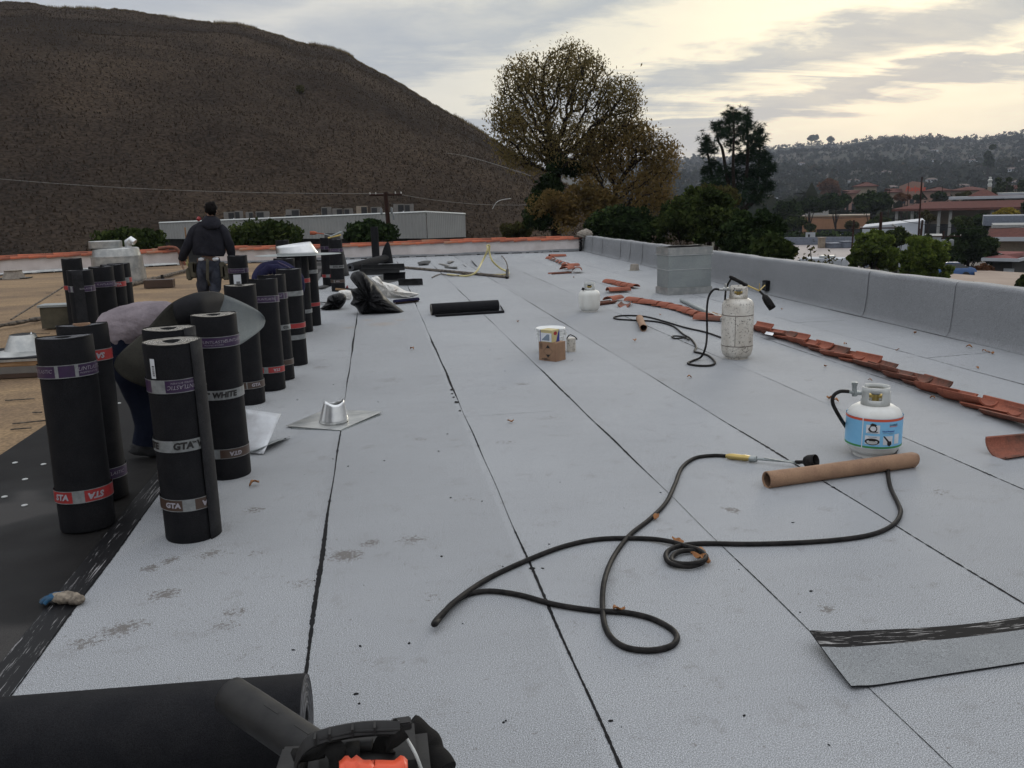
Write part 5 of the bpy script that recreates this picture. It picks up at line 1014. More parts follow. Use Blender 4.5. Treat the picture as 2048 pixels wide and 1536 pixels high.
# ------------------------------------------------------------------ leaves
leafpts = [(510, 972), (1237, 1228), (1350, 1083), (1362, 1090), (1400, 1110), (1410, 1128), (1395, 1120), (1735, 946), (1745, 943), (1977, 706), (1985, 709), (1968, 704), (1938, 696), (1955, 738), (1022, 846), (1035, 645), (1320, 631), (1148, 556), (1660, 800), (1670, 806), (1690, 690), (1795, 702), (1830, 668), (1563, 620), (1885, 795), (1900, 798), (1975, 820), (1270, 684), (1378, 756), (1313, 1040), (1352, 1088), (1740, 762), (1865, 798), (1650, 735), (1680, 700), (824, 700)]
def leafmesh(seed):
    r = random.Random(seed); L, w = .045, .014; Q = []
    for i in range(6):
        f = i / 5; ww = w * math.sin(PI * min(.97, f + .05)) + .0008; z = .006 + .014 * math.sin(f * 3 + seed) ** 2; Q.append([(L * (f - .5), -ww, z + .008), (L * (f - .5), 0, z), (L * (f - .5), ww, z + .009)])
    return MB().grid(Q).build('dry_leaf', 'leafdry', None, 60, solid=.0008)
lv = [leafmesh(s) for s in range(4)]
for k, (px, py) in enumerate(leafpts):
    o = lv[k % 4] if k < 4 else lv[k % 4].copy()
    if k >= 4: C.objects.link(o)
    o.location = G(px, py, .001); o.rotation_euler = (random.uniform(-.2, .2), random.uniform(-.2, .2), random.uniform(0, 6)); s = random.uniform(.7, 1.5); o.scale = (s, s, s)
    tag(o, 'small dry orange brown leaf lying on the pale roof', 'leaf', 'dry leaves scattered on the roof')
def crumb(seed):
    bm = bmesh.new(); bmesh.ops.create_icosphere(bm, subdivisions=1, radius=.006); r = random.Random(seed)
    for v in bm.verts: v.co *= r.uniform(.5, 1.4); v.co.z = max(-.001, v.co.z * .6)
    me = bpy.data.meshes.new('tar_crumb'); bm.to_mesh(me); bm.free(); me.materials.append(mt['blackgl']); o = bpy.data.objects.new('tar_crumb', me); C.objects.link(o); return o
cr_ = [crumb(i) for i in range(3)]; rc_ = random.Random(12)
cpts = [(1220, 1442), (1658, 1490), (1248, 1016), (1585, 1045), (1600, 1225), (1622, 1182), (1700, 1262), (1098, 1088), (980, 700), (1010, 742)] + [(rc_.uniform(560, 1500), 640 + 850 * rc_.random() ** 1.3) for _ in range(44)]
for k, (px, py) in enumerate(cpts):
    o = cr_[k] if k < 3 else cr_[k % 3].copy()
    if k >= 3: C.objects.link(o)
    o.location = G(px, py, .001); s_ = rc_.uniform(.35, 1.15); o.scale = (s_ * rc_.uniform(.8, 1.8), s_, s_); o.rotation_euler = (0, 0, rc_.uniform(0, 6)); tag(o, 'tiny black tar crumb lying on the pale roof', 'tar crumb', 'tar crumbs scattered on the roof')
# ------------------------------------------------------------------ people
def skin(name, J, E, root, mat, parent=None, sub=2, smooth=True):
    me = bpy.data.meshes.new(name); bm = bmesh.new(); L = bm.verts.layers.skin.verify(); V = {}
    for k, (p, r) in J.items():
        v = bm.verts.new(p); v[L].radius = r if isinstance(r, tuple) else (r, r); v[L].use_root = (k == root); V[k] = v
    for a, b in E: bm.edges.new((V[a], V[b]))
    bm.to_mesh(me); bm.free(); o = bpy.data.objects.new(name, me); C.objects.link(o)
    md = o.modifiers.new('skin', 'SKIN'); md.use_smooth_shade = True; md.branch_smoothing = .6
    s = o.modifiers.new('sub', 'SUBSURF'); s.levels = sub; s.render_levels = sub
    bpy.context.view_layer.update(); dg = bpy.context.evaluated_depsgraph_get(); m2 = bpy.data.meshes.new_from_object(o.evaluated_get(dg)); bpy.data.objects.remove(o)
    m2.name = name; m2.materials.clear(); m2.materials.append(mt[mat]); m2.polygons.foreach_set('use_smooth', [True] * len(m2.polygons))
    o = bpy.data.objects.new(name, m2); C.objects.link(o); o.parent = parent; return o
def hand(J, E, wrist, dirv, side, pre, curl=.35):
    d = Vector(dirv).normalized(); s = Vector(side).normalized(); n = d.cross(s); w = Vector(wrist); J[pre + 'palm'] = (w + d * .05, (.030, .016)); J[pre + 'palm2'] = (w + d * .085, (.034, .014)); E += [(pre + 'w', pre + 'palm'), (pre + 'palm', pre + 'palm2')]
    for i, (o_, l) in enumerate([(-.028, .062), (-.01, .075), (.010, .07), (.028, .055)]):
        a = w + d * .095 + s * o_; b = a + d * l * .55 + n * .012; c = b + (d * (1 - curl) + n * curl).normalized() * l * .45
        J[f'{pre}f{i}a'] = (a, .0095); J[f'{pre}f{i}b'] = (b, .0085); J[f'{pre}f{i}c'] = (c, .007); E += [(pre + 'palm2', f'{pre}f{i}a'), (f'{pre}f{i}a', f'{pre}f{i}b'), (f'{pre}f{i}b', f'{pre}f{i}c')]
    a = w + d * .04 - s * .034; b = a + d * .03 - s * .012 + n * .01; J[pre + 'ta'] = (a, .011); J[pre + 'tb'] = (b, .009); E += [(pre + 'palm', pre + 'ta'), (pre + 'ta', pre + 'tb')]
Yw = 14.85
def q1(px, py, dy=0): return atY(px, py, Yw + dy)
J = {}; E = []
hip = q1(417, 530); 
J['pel'] = (q1(418, 526), (.15, .11)); J['bel'] = (q1(417, 505), (.14, .10)); J['ch'] = (q1(417, 468), (.165, .11)); J['nk0'] = (q1(419, 447), (.07, .065)); J['nk'] = (q1(421, 438, .02), .055); J['hd0'] = (q1(422, 430, .02), (.068, .075)); J['hd1'] = (q1(422, 420, .02), (.076, .088)); J['hd2'] = (q1(422, 412, .02), (.062, .075)); J['nose'] = (q1(423, 426, .12), .018)
J['lsh'] = (q1(391, 458), .065); J['lel'] = (q1(374, 494, -.03), .048); J['lw'] = (q1(362, 520, .06), .034); J['rsh'] = (q1(446, 458), .065); J['rel'] = (q1(461, 490, .02), .048); J['rw'] = (q1(464, 512, .10), .034)
J['lh'] = (q1(405, 538), .092); J['lk'] = (q1(408, 578, .06), .062); J['la'] = (q1(410, 612, .28), .045); J['lt'] = (Vector((q1(410, 612, .28).x, Yw + .42, .05)), .04); J['rh'] = (q1(431, 538), .092); J['rk'] = (q1(432, 580, .0), .062); J['ra'] = (q1(430, 617, -.12), .045); J['rt'] = (Vector((q1(430, 617).x, Yw + .04, .045)), .04)
J['la'] = (Vector((J['la'][0].x, Yw + .26, .12)), .045); J['ra'] = (Vector((J['ra'][0].x, Yw - .12, .10)), .045)
E = [('pel', 'bel'), ('bel', 'ch'), ('ch', 'nk0'), ('nk0', 'nk'), ('nk', 'hd0'), ('hd0', 'hd1'), ('hd1', 'hd2'), ('hd0', 'nose'), ('ch', 'lsh'), ('lsh', 'lel'), ('lel', 'lw'), ('ch', 'rsh'), ('rsh', 'rel'), ('rel', 'rw'), ('pel', 'lh'), ('lh', 'lk'), ('lk', 'la'), ('la', 'lt'), ('pel', 'rh'), ('rh', 'rk'), ('rk', 'ra'), ('ra', 'rt')]
hand(J, E, J['lw'][0], (.02, .15, -1), (0, 1, 0), 'l'); hand(J, E, J['rw'][0], (-.02, .1, -1), (0, 1, 0), 'r')
w1 = skin('person', J, E, 'pel', 'skin'); tag(w1, 'worker seen from behind in a charcoal hoodie and jeans with a tool belt, walking away', 'person')
def loft(name, secs, mat, parent, n=24, seed=0, fold=.012, m=4):
    C_ = smoothpts([x[0] for x in secs], m); R1 = smoothpts([Vector((x[1], x[2], 0)) for x in secs], m); mb = MB(); Q = []
    U0 = Vector((secs[0][3] if len(secs[0]) > 3 else (1, 0, 0)))
    for i, c in enumerate(C_):
        t = (C_[min(i + 1, len(C_) - 1)] - C_[max(i - 1, 0)]).normalized(); u_ = (U0 - t * U0.dot(t)).normalized(); v_ = t.cross(u_); row = []
        for k in range(n + 1):
            a = 2 * PI * k / n; w = 1 + fold * 4 * (math.sin(3 * a + i * .35 + seed) * .5 + math.sin(7 * a - i * .8 + seed) * .3 + math.sin(i * 1.3 + 2 * a) * .35)
            row.append(c + u_ * math.cos(a) * R1[i].x * w + v_ * math.sin(a) * R1[i].y * w)
        Q.append(row)
    mb.grid(Q); mb.poly(Q[0][:-1]); mb.poly(Q[-1][:-1]); return mb.build(name, mat, parent, 70)
def multi(name, parts_, mat, parent, **kw):   # several lofts fused into one garment mesh
    obs = [loft(name, p, mat, None, seed=i, **kw) for i, p in enumerate(parts_)]; bm = bmesh.new()
    for o in obs: bm.from_mesh(o.data)
    me = bpy.data.meshes.new(name); bm.to_mesh(me); bm.free(); me.materials.append(mt[mat]); me.polygons.foreach_set('use_smooth', [True] * len(me.polygons))
    for o in obs: bpy.data.objects.remove(o)
    o = bpy.data.objects.new(name, me); C.objects.link(o); o.parent = parent; return o
def sub(J, keys, grow, shift=None):
    return {k: (J[k][0], tuple(r * grow for r in J[k][1]) if isinstance(J[k][1], tuple) else J[k][1] * grow) for k in keys}
multi('hoodie', [[(q1(417, 511), .235, .165), (q1(417, 506), .258, .175), (q1(417, 492), .262, .17), (q1(417, 474), .262, .165), (q1(418, 460), .25, .15), (q1(419, 450), .19, .125), (q1(420, 443), .10, .09)],
  [(q1(398, 454), .07, .09), (q1(389, 463), .088, .10), (q1(382, 478), .082, .092), (q1(375, 493, -.02), .078, .085), (q1(368, 507, .02), .070, .076), (q1(363, 519, .06), .056, .06)],
  [(q1(438, 454), .07, .09), (q1(446, 463), .088, .10), (q1(453, 477), .082, .092), (q1(459, 491, .02), .078, .085), (q1(462, 504, .06), .068, .074), (q1(464, 513, .09), .056, .06)]], 'hoodie', w1)
loft('hood', [(q1(421, 438, .10), .085, .06), (q1(421, 440, .04), .125, .085), (q1(422, 445, -.04), .155, .09), (q1(424, 452, -.12), .14, .07), (q1(425, 459, -.15), .08, .035)], 'hoodie', w1)
MB().tube([q1(399, 436, -.02), q1(396, 440, -.05)], [.035, .03], 8).build('red_collar', 'red', w1)
blob(w1, 'hair', 'hair', q1(422, 417, .0), (.098, .11, .108), 3, sub=3); blob(w1, 'cap_crown', 'hair', q1(421, 410, .01), (.082, .095, .055), 5)
for s in (-1, 1): blob(w1, 'ear', 'skin', q1(422 + s * 10.5, 424, .02), (.014, .02, .032), 1, sub=2)
lax, rax = J['la'][0].x, J['ra'][0].x
multi('jeans', [[(q1(418, 516), .17, .13), (q1(418, 526), .185, .15), (q1(418, 538), .19, .155), (q1(418, 546), .15, .13)],
  [(q1(407, 530), .10, .12), (q1(406, 545), .112, .125), (q1(407, 562, .03), .098, .105), (q1(408, 580, .06), .084, .09), (Vector((lax, Yw + .14, .42)), .078, .085), (Vector((lax, Yw + .22, .22)), .075, .08), (Vector((lax, Yw + .26, .08)), .08, .09)],
  [(q1(430, 530), .10, .12), (q1(430, 545), .112, .125), (q1(431, 562), .098, .105), (q1(431, 580), .084, .09), (Vector((rax, Yw - .02, .42)), .078, .085), (Vector((rax, Yw - .08, .22)), .075, .08), (Vector((rax, Yw - .12, .08)), .08, .09)]], 'denim', w1)
for k_, (x_, y_) in {'l': (J['la'][0].x, Yw + .30), 'r': (J['ra'][0].x, Yw - .04)}.items(): blob(w1, 'boot', 'leather', (x_, y_ , .06), (.055, .15, .06), 2)
cb = q1(417, 520); mb = MB(); mb.lathe([(.178, -.035), (.184, 0), (.178, .035)], 28, Matrix.Translation(cb) @ Matrix.Scale(.74, 4, (0, 1, 0))); mb.build('tool_belt', 'leather', w1)
for s, px in ((-1, 404), (1, 430)): blob(w1, 'shirt_tail', 'white', q1(px, 517 + 1.5, -.105), (.055, .03, .03), 2)
Q = [[q1(412 + a, y_, -.16 - .01 * i) for a in (0, 6)] for i, y_ in enumerate((518, 530, 545, 558))]; Q += [[q1(418 + a, 572, -.17) for a in (0, 4)]]
MB().grid(Q).build('hanging_strap', 'pouch', w1, 60, solid=.006)
for (px, py, w_, h_, mm) in [(386, 540, .13, .26, 'pouch'), (379, 548, .09, .2, 'pouch'), (389, 536, .07, .18, 'leather'), (446, 540, .10, .26, 'pouch'), (452, 545, .12, .24, 'pouch')]:
    MB().box(tuple(q1(px, py, -.02)), (w_, .12, h_), bev=.02).build('tool_pouch', mm, w1)
MB().tube([q1(372, 524, -.02), q1(376, 532)], .012, 6).tube([q1(374, 519, -.02), q1(377, 532)], .01, 6).build('tool_handles', 'yhose', w1)
MB().tube([q1(370, 455, .1), q1(378, 540, .0)], .012, 6).build('hammer_handle', 'wood', w1)
# bending worker
Yb = 5.95
def q2(px, py, dy=0): return atY(px, py, Yb + dy)
J = {'pel': (q2(256, 684), (.125, .12)), 'bel': (q2(288, 662), (.125, .11)), 'ch': (q2(335, 652), (.14, .115)), 'nk': (q2(372, 660), .055), 'hd0': (q2(390, 668), (.075, .07)), 'hd1': (q2(404, 678), (.078, .085)), 'hd2': (q2(412, 690), (.06, .07)), 'nose': (q2(398, 696), .016),
     'lsh': (q2(350, 655, -.16), .06), 'lel': (q2(350, 725, -.2), .046), 'lw': (q2(352, 775, -.1), .033), 'rsh': (q2(352, 655, .18), .06), 'rel': (q2(372, 715, .2), .046), 'rw': (q2(385, 760, .1), .033),
     'lh': (q2(258, 705, -.09), .092), 'lk': (q2(282, 800, -.08), .062), 'la': (q2(300, 884, -.08), .043), 'lt': (Vector((q2(300, 884).x + .14, Yb - .12, .04)), .036), 'rh': (q2(262, 705, .1), .092), 'rk': (q2(300, 800, .14), .062), 'ra': (q2(332, 876, .14), .043), 'rt': (Vector((q2(332, 884).x + .15, Yb + .12, .04)), .036)}
J['la'] = (Vector((q2(300, 884).x, Yb - .08, .09)), .043); J['ra'] = (Vector((q2(332, 884).x, Yb + .14, .09)), .043)
E = [('pel', 'bel'), ('bel', 'ch'), ('ch', 'nk'), ('nk', 'hd0'), ('hd0', 'hd1'), ('hd1', 'hd2'), ('hd1', 'nose'), ('ch', 'lsh'), ('lsh', 'lel'), ('lel', 'lw'), ('ch', 'rsh'), ('rsh', 'rel'), ('rel', 'rw'), ('pel', 'lh'), ('lh', 'lk'), ('lk', 'la'), ('la', 'lt'), ('pel', 'rh'), ('rh', 'rk'), ('rk', 'ra'), ('ra', 'rt')]
hand(J, E, J['lw'][0], (.2, .0, -1), (0, 1, 0), 'l', .6); hand(J, E, J['rw'][0], (.2, 0, -1), (0, 1, 0), 'r', .6)
w2 = skin('person', J, E, 'pel', 'skin'); tag(w2, 'worker in a mauve shirt and dark jeans bent double behind the nearest rolls', 'person')
lx2, rx2 = q2(300, 884).x, q2(332, 884).x; YA = (0, 1, 0)
multi('shirt', [[(q2(226, 672), .135, .125, YA), (q2(231, 668), .165, .15), (q2(250, 660), .17, .15), (q2(280, 650), .17, .145), (q2(312, 645), .175, .145), (q2(342, 648), .165, .135), (q2(366, 657), .10, .09)],
  [(q2(342, 648, -.14), .09, .09, YA), (q2(350, 668, -.19), .082, .08), (q2(349, 700, -.2), .075, .07), (q2(350, 715, -.2), .075, .07)], [(q2(344, 648, .16), .09, .09, YA), (q2(355, 668, .2), .082, .08), (q2(364, 700, .2), .075, .07)]], 'shirt', w2, fold=.02)
multi('jeans', [[(q2(252, 662), .15, .14, YA), (q2(250, 685), .168, .135), (q2(256, 712), .175, .135), (q2(262, 735), .14, .12)],
  [(q2(256, 705, -.09), .11, .125, YA), (q2(263, 740, -.09), .108, .115), (q2(274, 778, -.08), .094, .098), (q2(287, 815, -.08), .085, .084), (q2(296, 850, -.08), .082, .082), (Vector((lx2, Yb - .08, .09)), .088, .09)],
  [(q2(262, 705, .1), .11, .12, YA), (q2(275, 745, .12), .105, .11), (q2(294, 785, .14), .092, .094), (q2(308, 820, .14), .083, .082), (Vector((rx2, Yb + .14, .09)), .086, .09)]], 'denimdk', w2)
for k_, (x_, y_) in {'l': (J['la'][0].x + .05, Yb - .09), 'r': (J['ra'][0].x + .05, Yb + .13)}.items(): blob(w2, 'boot', 'grille', (x_, y_, .06), (.15, .055, .06), 2)
blob(w2, 'hair', 'hair', q2(408, 674), (.09, .095, .09), 2)
# curved sheet being lifted
Ys = 6.35
sh = thing('bent_membrane_sheet', 'large sheet of roofing bent up in a curve over the stooping worker', 'roofing sheet')
def gridpx(rows, Y):   # rows of (px,py,dy)
    k = 6; rr = [smoothpts([atY(a, b, Y + c) for a, b, c in r], k) for r in rows]; m = len(rr[0]); cols = [smoothpts([r[j] for r in rr], 4) for j in range(m)]; return cols
MB().grid(gridpx([[(232, 716, -.80), (250, 697, -.78), (292, 660, -.74), (338, 610, -.78), (385, 587, -.72), (425, 583, -.5)], [(229, 735, -.80), (262, 720, -.82), (310, 680, -.78), (360, 638, -.78), (400, 606, -.72), (446, 588, -.5)], [(250, 757, -.82), (300, 742, -.84), (345, 705, -.8), (385, 664, -.78), (415, 634, -.72), (447, 600, -.5)], [(290, 775, -.82), (340, 765, -.84), (380, 735, -.8), (405, 700, -.78), (422, 664, -.74), (438, 625, -.6)]], Ys)).build('dark_underside', 'brownsheet', sh, 60, solid=.004)
cols_ = [((425, 583, -.50), (416, 706, -.76)), ((450, 590, -.44), (440, 703, -.66)), ((475, 600, -.34), (462, 697, -.52)), ((498, 611, -.22), (484, 687, -.38)), ((514, 620, -.12), (506, 672, -.24)), ((524, 628, -.06), (519, 662, -.12)), ((529, 636, -.02), (528, 652, -.04))]
MB().grid(gridpx([[(346, 606, -.80), (372, 593, -.80), (400, 585, -.74), (428, 584, -.6), (444, 590, -.5)], [(346, 618, -.84), (374, 608, -.86), (402, 602, -.82), (430, 600, -.66), (447, 600, -.54)], [(350, 634, -.86), (376, 630, -.88), (402, 626, -.84), (426, 620, -.70), (442, 612, -.58)], [(356, 648, -.85), (378, 647, -.86), (402, 644, -.82), (420, 637, -.74), (434, 626, -.64)]], Ys)).build('fold_shade_patch', 'black', sh, 60, solid=.003)  # near-black patch: the shade inside the curl is put into its colour
tp_c = smoothpts([atY(a, b, Ys + c) for (a, b, c), _ in cols_], 5); bt_c = smoothpts([atY(a, b, Ys + c) for _, (a, b, c) in cols_], 5)
MB().grid([[p.lerp(q, f) + Vector((0, .05 * math.sin(PI * f), 0)) for f in np.linspace(0, 1, 12)] for p, q in zip(tp_c, bt_c)]).build('granule_face', 'sheetface', sh, 60, solid=.004)
# ------------------------------------------------------------------ terrain
sky_hill = [(-900, 60), (-500, 30), (-200, 8), (0, 3), (60, 4), (100, 14), (250, 18), (330, 30), (400, 40), (480, 46), (560, 68), (600, 82), (650, 88), (690, 100), (720, 120), (800, 162), (870, 206), (930, 240), (1000, 284), (1070, 330), (1150, 378), (1230, 420), (1300, 455), (1400, 520)]
def azel(px, py): v = ray(px, py); return math.atan2(v[0], v[1]), v[2] / math.hypot(v[0], v[1])
ha = [azel(*p) for p in sky_hill]; haz, hel = [a for a, _ in ha], [e for _, e in ha]
nA, nR = 460, 90; azs = np.linspace(haz[0] - .5, haz[-1], nA); el = np.interp(azs, haz, hel)
from mathutils import noise as mnoise
vs = []; fs = []
for i, a in enumerate(azs):
    r0 = 92 + 12 * math.sin(a * 3); r1 = float(np.interp(a, [haz[0], haz[3], haz[14], haz[-1]], [330, 300, 250, 190])); zf = -6.5; zr = CAMH + el[i] * r1; zr = max(zr, zf + .5)
    for j in range(nR):
        s = j / (nR - 12); r = r0 + (r1 - r0) * s
        if s <= 1: z = zf + (zr - zf) * (s + .10 * math.sin(PI * s))
        else: z = zr - (s - 1) ** 1.3 * 60
        x, y = r * math.sin(a), r * math.cos(a); amp = min(1, s * 4) * (1 if s < .93 else .25)
        amp = min(1, s * 4) * (1 - .85 * min(1, max(0, (s - .72) / .2))); z += amp * (5.0 * mnoise.noise(Vector((x * .014, y * .014, 3))) + 1.6 * mnoise.noise(Vector((x * .05, y * .05, 9)))) - (amp * .5 if s > .5 else 0) + (.45 * mnoise.noise(Vector((a * 160, s, 1))) if s > .9 else 0)
        vs.append((x, y, z))
hillV = np.array(vs).reshape(nA, nR, 3)
for i in range(nA - 1):
    for j in range(nR - 1): k = i * nR + j; fs.append((k, k + nR, k + nR + 1, k + 1))
hill = struct(fast('hill', vs, fs, 'hill', smooth=True))
# valley and far hills in one ground sheet
far = [(-1500, 330), (900, 345), (1200, 325), (1360, 316), (1400, 318), (1460, 316), (1520, 300), (1560, 293), (1610, 287), (1680, 286), (1740, 276), (1790, 272), (1850, 274), (1930, 276), (1985, 274), (2048, 262), (2300, 240), (3200, 250)]
fa = [azel(*p) for p in far]; faz, fel = [a for a, _ in fa], [e for _, e in fa]
def gz(a, r):
    base = -9.5 if r > 60 else -8.5
    base = np.interp(r, [0, 40, 100, 160, 300, 700], [-8.5, -8.5, -8.5, -10, -11.5, -12])
    e = float(np.interp(a, faz, fel)); R2 = 2500.; zr = CAMH + e * R2
    s = (r - 650) / (R2 - 650)
    if s > 0:
        base = -12 + (zr + 12) * (min(s, 1) ** 1.15) if s <= 1 else zr - (s - 1) * 60
        x, y = r * math.sin(a), r * math.cos(a); am = min(1, s * 3) * (1 - .75 * (1 if .9 < s < 1.1 else 0)); base += am * (16 * mnoise.noise(Vector((x * .0022, y * .0022, 2))) + 5 * mnoise.noise(Vector((x * .008, y * .008, 5))))
    return float(base)
AA = list(np.linspace(-PI, haz[14], 40)) + list(np.linspace(haz[14], faz[-2] + .2, 170))[1:] + list(np.linspace(faz[-2] + .2, PI, 20))[1:]; RR = [2] + list(np.geomspace(12, 3600, 100))
vs = [(r * math.sin(a), r * math.cos(a), gz(a, r)) for a in AA for r in RR]; nR2 = len(RR); fs = [(i * nR2 + j, (i + 1) * nR2 + j, (i + 1) * nR2 + j + 1, i * nR2 + j + 1) for i in range(len(AA) - 1) for j in range(nR2 - 1)]
struct(fast('ground', vs, fs, 'valley', smooth=True))
def ground_at(px, D): v = ray(px, 400); a = math.atan2(v[0], v[1]); return Vector((D * math.sin(a), D * math.cos(a), gz(a, D)))
# ------------------------------------------------------------------ foliage
def leaves(name, Cn, size, mat, parent=None, asp=1.7, droop=0., r=rng):
    Cn = np.asarray(Cn, float); n = len(Cn); d = r.normal(size=(n, 3)); d[:, 2] -= droop; d /= np.linalg.norm(d, axis=1)[:, None]; e = np.cross(d, r.normal(size=(n, 3))); e /= np.linalg.norm(e, axis=1)[:, None]
    s = (size * r.uniform(.6, 1.4, n))[:, None]; a = d * s * asp / 2; b = e * s / 2; k = np.cross(a, b); k /= np.linalg.norm(k, axis=1)[:, None] + 1e-9
    V = np.stack([Cn - a, Cn + b * .9 + k * s * .12, Cn + a, Cn - b * .9 + k * s * .12], 1).reshape(-1, 3); F = np.arange(4 * n).reshape(n, 4)
    return fast(name, V, F, mat, parent)
mt['lv_autumn'] = Mleaf('autumn_leaves', (.115, .098, .042), (.185, .145, .060), (.27, .20, .085), .55)
mt['lv_ochre'] = Mleaf('ochre_leaves', (.11, .086, .036), (.19, .135, .052), (.29, .19, .07), .55)
mt['lv_dark'] = Mleaf('dark_green_leaves', (.008, .014, .007), (.022, .036, .014), (.062, .088, .03), .15, .8, .45)
mt['lv_mid'] = Mleaf('green_leaves', (.012, .020, .008), (.034, .048, .016), (.09, .11, .032), .2, .8, .45)
mt['lv_olive'] = Mleaf('olive_leaves', (.04, .036, .016), (.06, .052, .02), (.08, .085, .03), .2)
mt['lv_bright'] = Mleaf('bright_green_leaves', (.030, .048, .012), (.085, .120, .024), (.18, .22, .048), .35, .5, .5)
mt['lv_pine'] = Mleaf('pine_needles', (.012, .022, .016), (.022, .038, .024), (.04, .06, .03), .1)
mt['lv_yellow'] = Mleaf('yellow_leaves', (.14, .11, .02), (.25, .19, .035), (.34, .26, .05), .3)
mt['lv_rust'] = Mleaf('rust_leaves', (.07, .035, .02), (.12, .055, .03), (.16, .08, .035), .2)
mt['lv_far'] = Mleaf('distant_foliage', (.010, .015, .010), (.026, .030, .018), (.085, .052, .030), .1, .045, .28)
def clumpcloud(c, rad, n, ncl, clr, r, shell=.75):
    c = np.array(c); rad = np.array(rad); out = []
    u = r.normal(size=(ncl, 3)); u /= np.linalg.norm(u, axis=1)[:, None]; u[:, 2] = np.where(u[:, 2] < -.35, -u[:, 2] * .6, u[:, 2]); q = c + u * rad * (shell + (1 - shell) * r.uniform(-1.6, 1, (ncl, 1)))
    per = n // ncl
    for k in range(ncl):
        s = clr * r.uniform(.55, 1.35); v = r.normal(size=(per, 3)); v /= np.linalg.norm(v, axis=1)[:, None]; out.append(q[k] + v * s * r.uniform(.55, 1., (per, 1)) * np.array([1, 1, .8]))
    return np.concatenate(out)
def crown_tree(name, label, cat, base, c, rad, n, ncl, clr, leaf, mat, seed, group=None, trunk=.25, shell=.75):
    r = np.random.default_rng(seed); t = thing(name, label, cat, base, 0, group); b = np.array(base); P = clumpcloud(c, rad, n, ncl, clr, r, shell) - b
    leaves('crown', P, leaf, mat, t, r=r); top = Vector(c) - Vector(base); mb = MB(); mb.tube(smoothpts([(0, 0, 0), tuple(top * .35 + Vector((rad[0] * .06, 0, 0))), tuple(top * .95)], 4), [trunk * (1 - .07 * i) for i in range(9)], 8)
    for k in range(5):
        a = k * 1.26 + seed; e = top + Vector((rad[0] * .6 * math.cos(a), rad[1] * .6 * math.sin(a), rad[2] * .3)); mb.tube(smoothpts([tuple(top * .4), tuple((top * .4).lerp(e, .5) + Vector((0, 0, .2))), tuple(e)], 3), [trunk * .4, trunk * .34, trunk * .28, trunk * .2, trunk * .15, trunk * .1, trunk * .06], 6)
    mb.build('trunk', 'bark', t); return t
def pxtree(name, label, px0, px1, py0, py1, D, n, ncl, leaf, mat, seed, cat='tree', group=None, depth=None, clr=None, shell=.75, trunk=.25):
    a = at(px0, (py0 + py1) / 2, D); b = at(px1, (py0 + py1) / 2, D); c = (a + b) / 2; rx = (b - a).length / 2; rz_ = (at(px0, py0, D).z - at(px0, py1, D).z) / 2; g = ground_at((px0 + px1) / 2, D)
    if D > 300:
        zt1, zb1 = c.z + rz_, min(c.z - rz_, g.z + .6); c.z = (zt1 + zb1) / 2; rz_ = (zt1 - zb1) / 2
    clr = clr or rx * (.33 if ncl < 100 else .22)
    return crown_tree(name, label, cat, (c.x, c.y, g.z), tuple(c), (max(.3, rx - clr * .7), (depth or rx) - clr * .4, max(.3, rz_ - clr * .6)), n, ncl, clr, leaf, mat, seed, group, trunk, shell)
# space colonisation for the big autumn tree
def colonise(base, attract, step, di, dk, r, maxit=140, trunkpts=()):
    nodes = [np.array(base, float)]; par_ = [-1]
    for p in trunkpts: nodes.append(np.array(p, float)); par_.append(len(nodes) - 2)
    A = np.array(attract); near_i = np.zeros(len(A), int); near_d = np.full(len(A), 1e9)
    def upd(i0):
        nonlocal near_i, near_d
        N = np.array(nodes[i0:]); d = np.linalg.norm(A[:, None] - N[None], axis=2); j = d.argmin(1); dd = d[np.arange(len(A)), j]; m = dd < near_d; near_i[m] = j[m] + i0; near_d[m] = dd[m]
    upd(0)
    for it in range(maxit):
        act = near_d < di
        if not act.any(): act = near_d < near_d.min() + step
        grow = {}
        for k in np.nonzero(act)[0]:
            v = A[k] - nodes[near_i[k]]; grow.setdefault(near_i[k], []).append(v / (np.linalg.norm(v) + 1e-9))
        i0 = len(nodes)
        for i, vsx in grow.items():
            d = np.mean(vsx, 0) + r.normal(size=3) * .2; d /= np.linalg.norm(d) + 1e-9; nodes.append(nodes[i] + d * step); par_.append(i)
        upd(i0); keep = near_d > dk; A, near_i, near_d = A[keep], near_i[keep], near_d[keep]
        if len(A) < 5: break
    return np.array(nodes), par_
def wire_tree(nodes, par_, r0, tip):
    n = len(nodes); w = np.zeros(n); ch = [[] for _ in range(n)]
    for i in range(1, n): ch[par_[i]].append(i)
    for i in range(n - 1, -1, -1): w[i] = max(tip ** 2.3, sum(w[c] for c in ch[i]))
    rad = w ** (1 / 2.3); rad *= r0 / rad[0]; rad = np.maximum(rad, tip); V = []; F = []
    for i in range(1, n):
        a, b = nodes[par_[i]], nodes[i]; d = b - a; L = np.linalg.norm(d); d = d / (L + 1e-9); u = np.cross(d, [0.3, .5, .8]); u /= np.linalg.norm(u); v = np.cross(d, u); k = len(V); m = 5 if rad[i] > .03 else 3
        for p, rr in ((a, rad[par_[i]] if rad[par_[i]] < rad[i] * 1.8 else rad[i] * 1.3), (b, rad[i])):
            for q in range(m): th = 2 * PI * q / m; V.append(p + (u * math.cos(th) + v * math.sin(th)) * rr)
        for q in range(m): q2_ = (q + 1) % m; F.append((k + q, k + q2_, k + m + q2_, k + m + q))
    tips = [i for i in range(n) if not ch[i]]; return V, F, tips, rad
DT = 46.
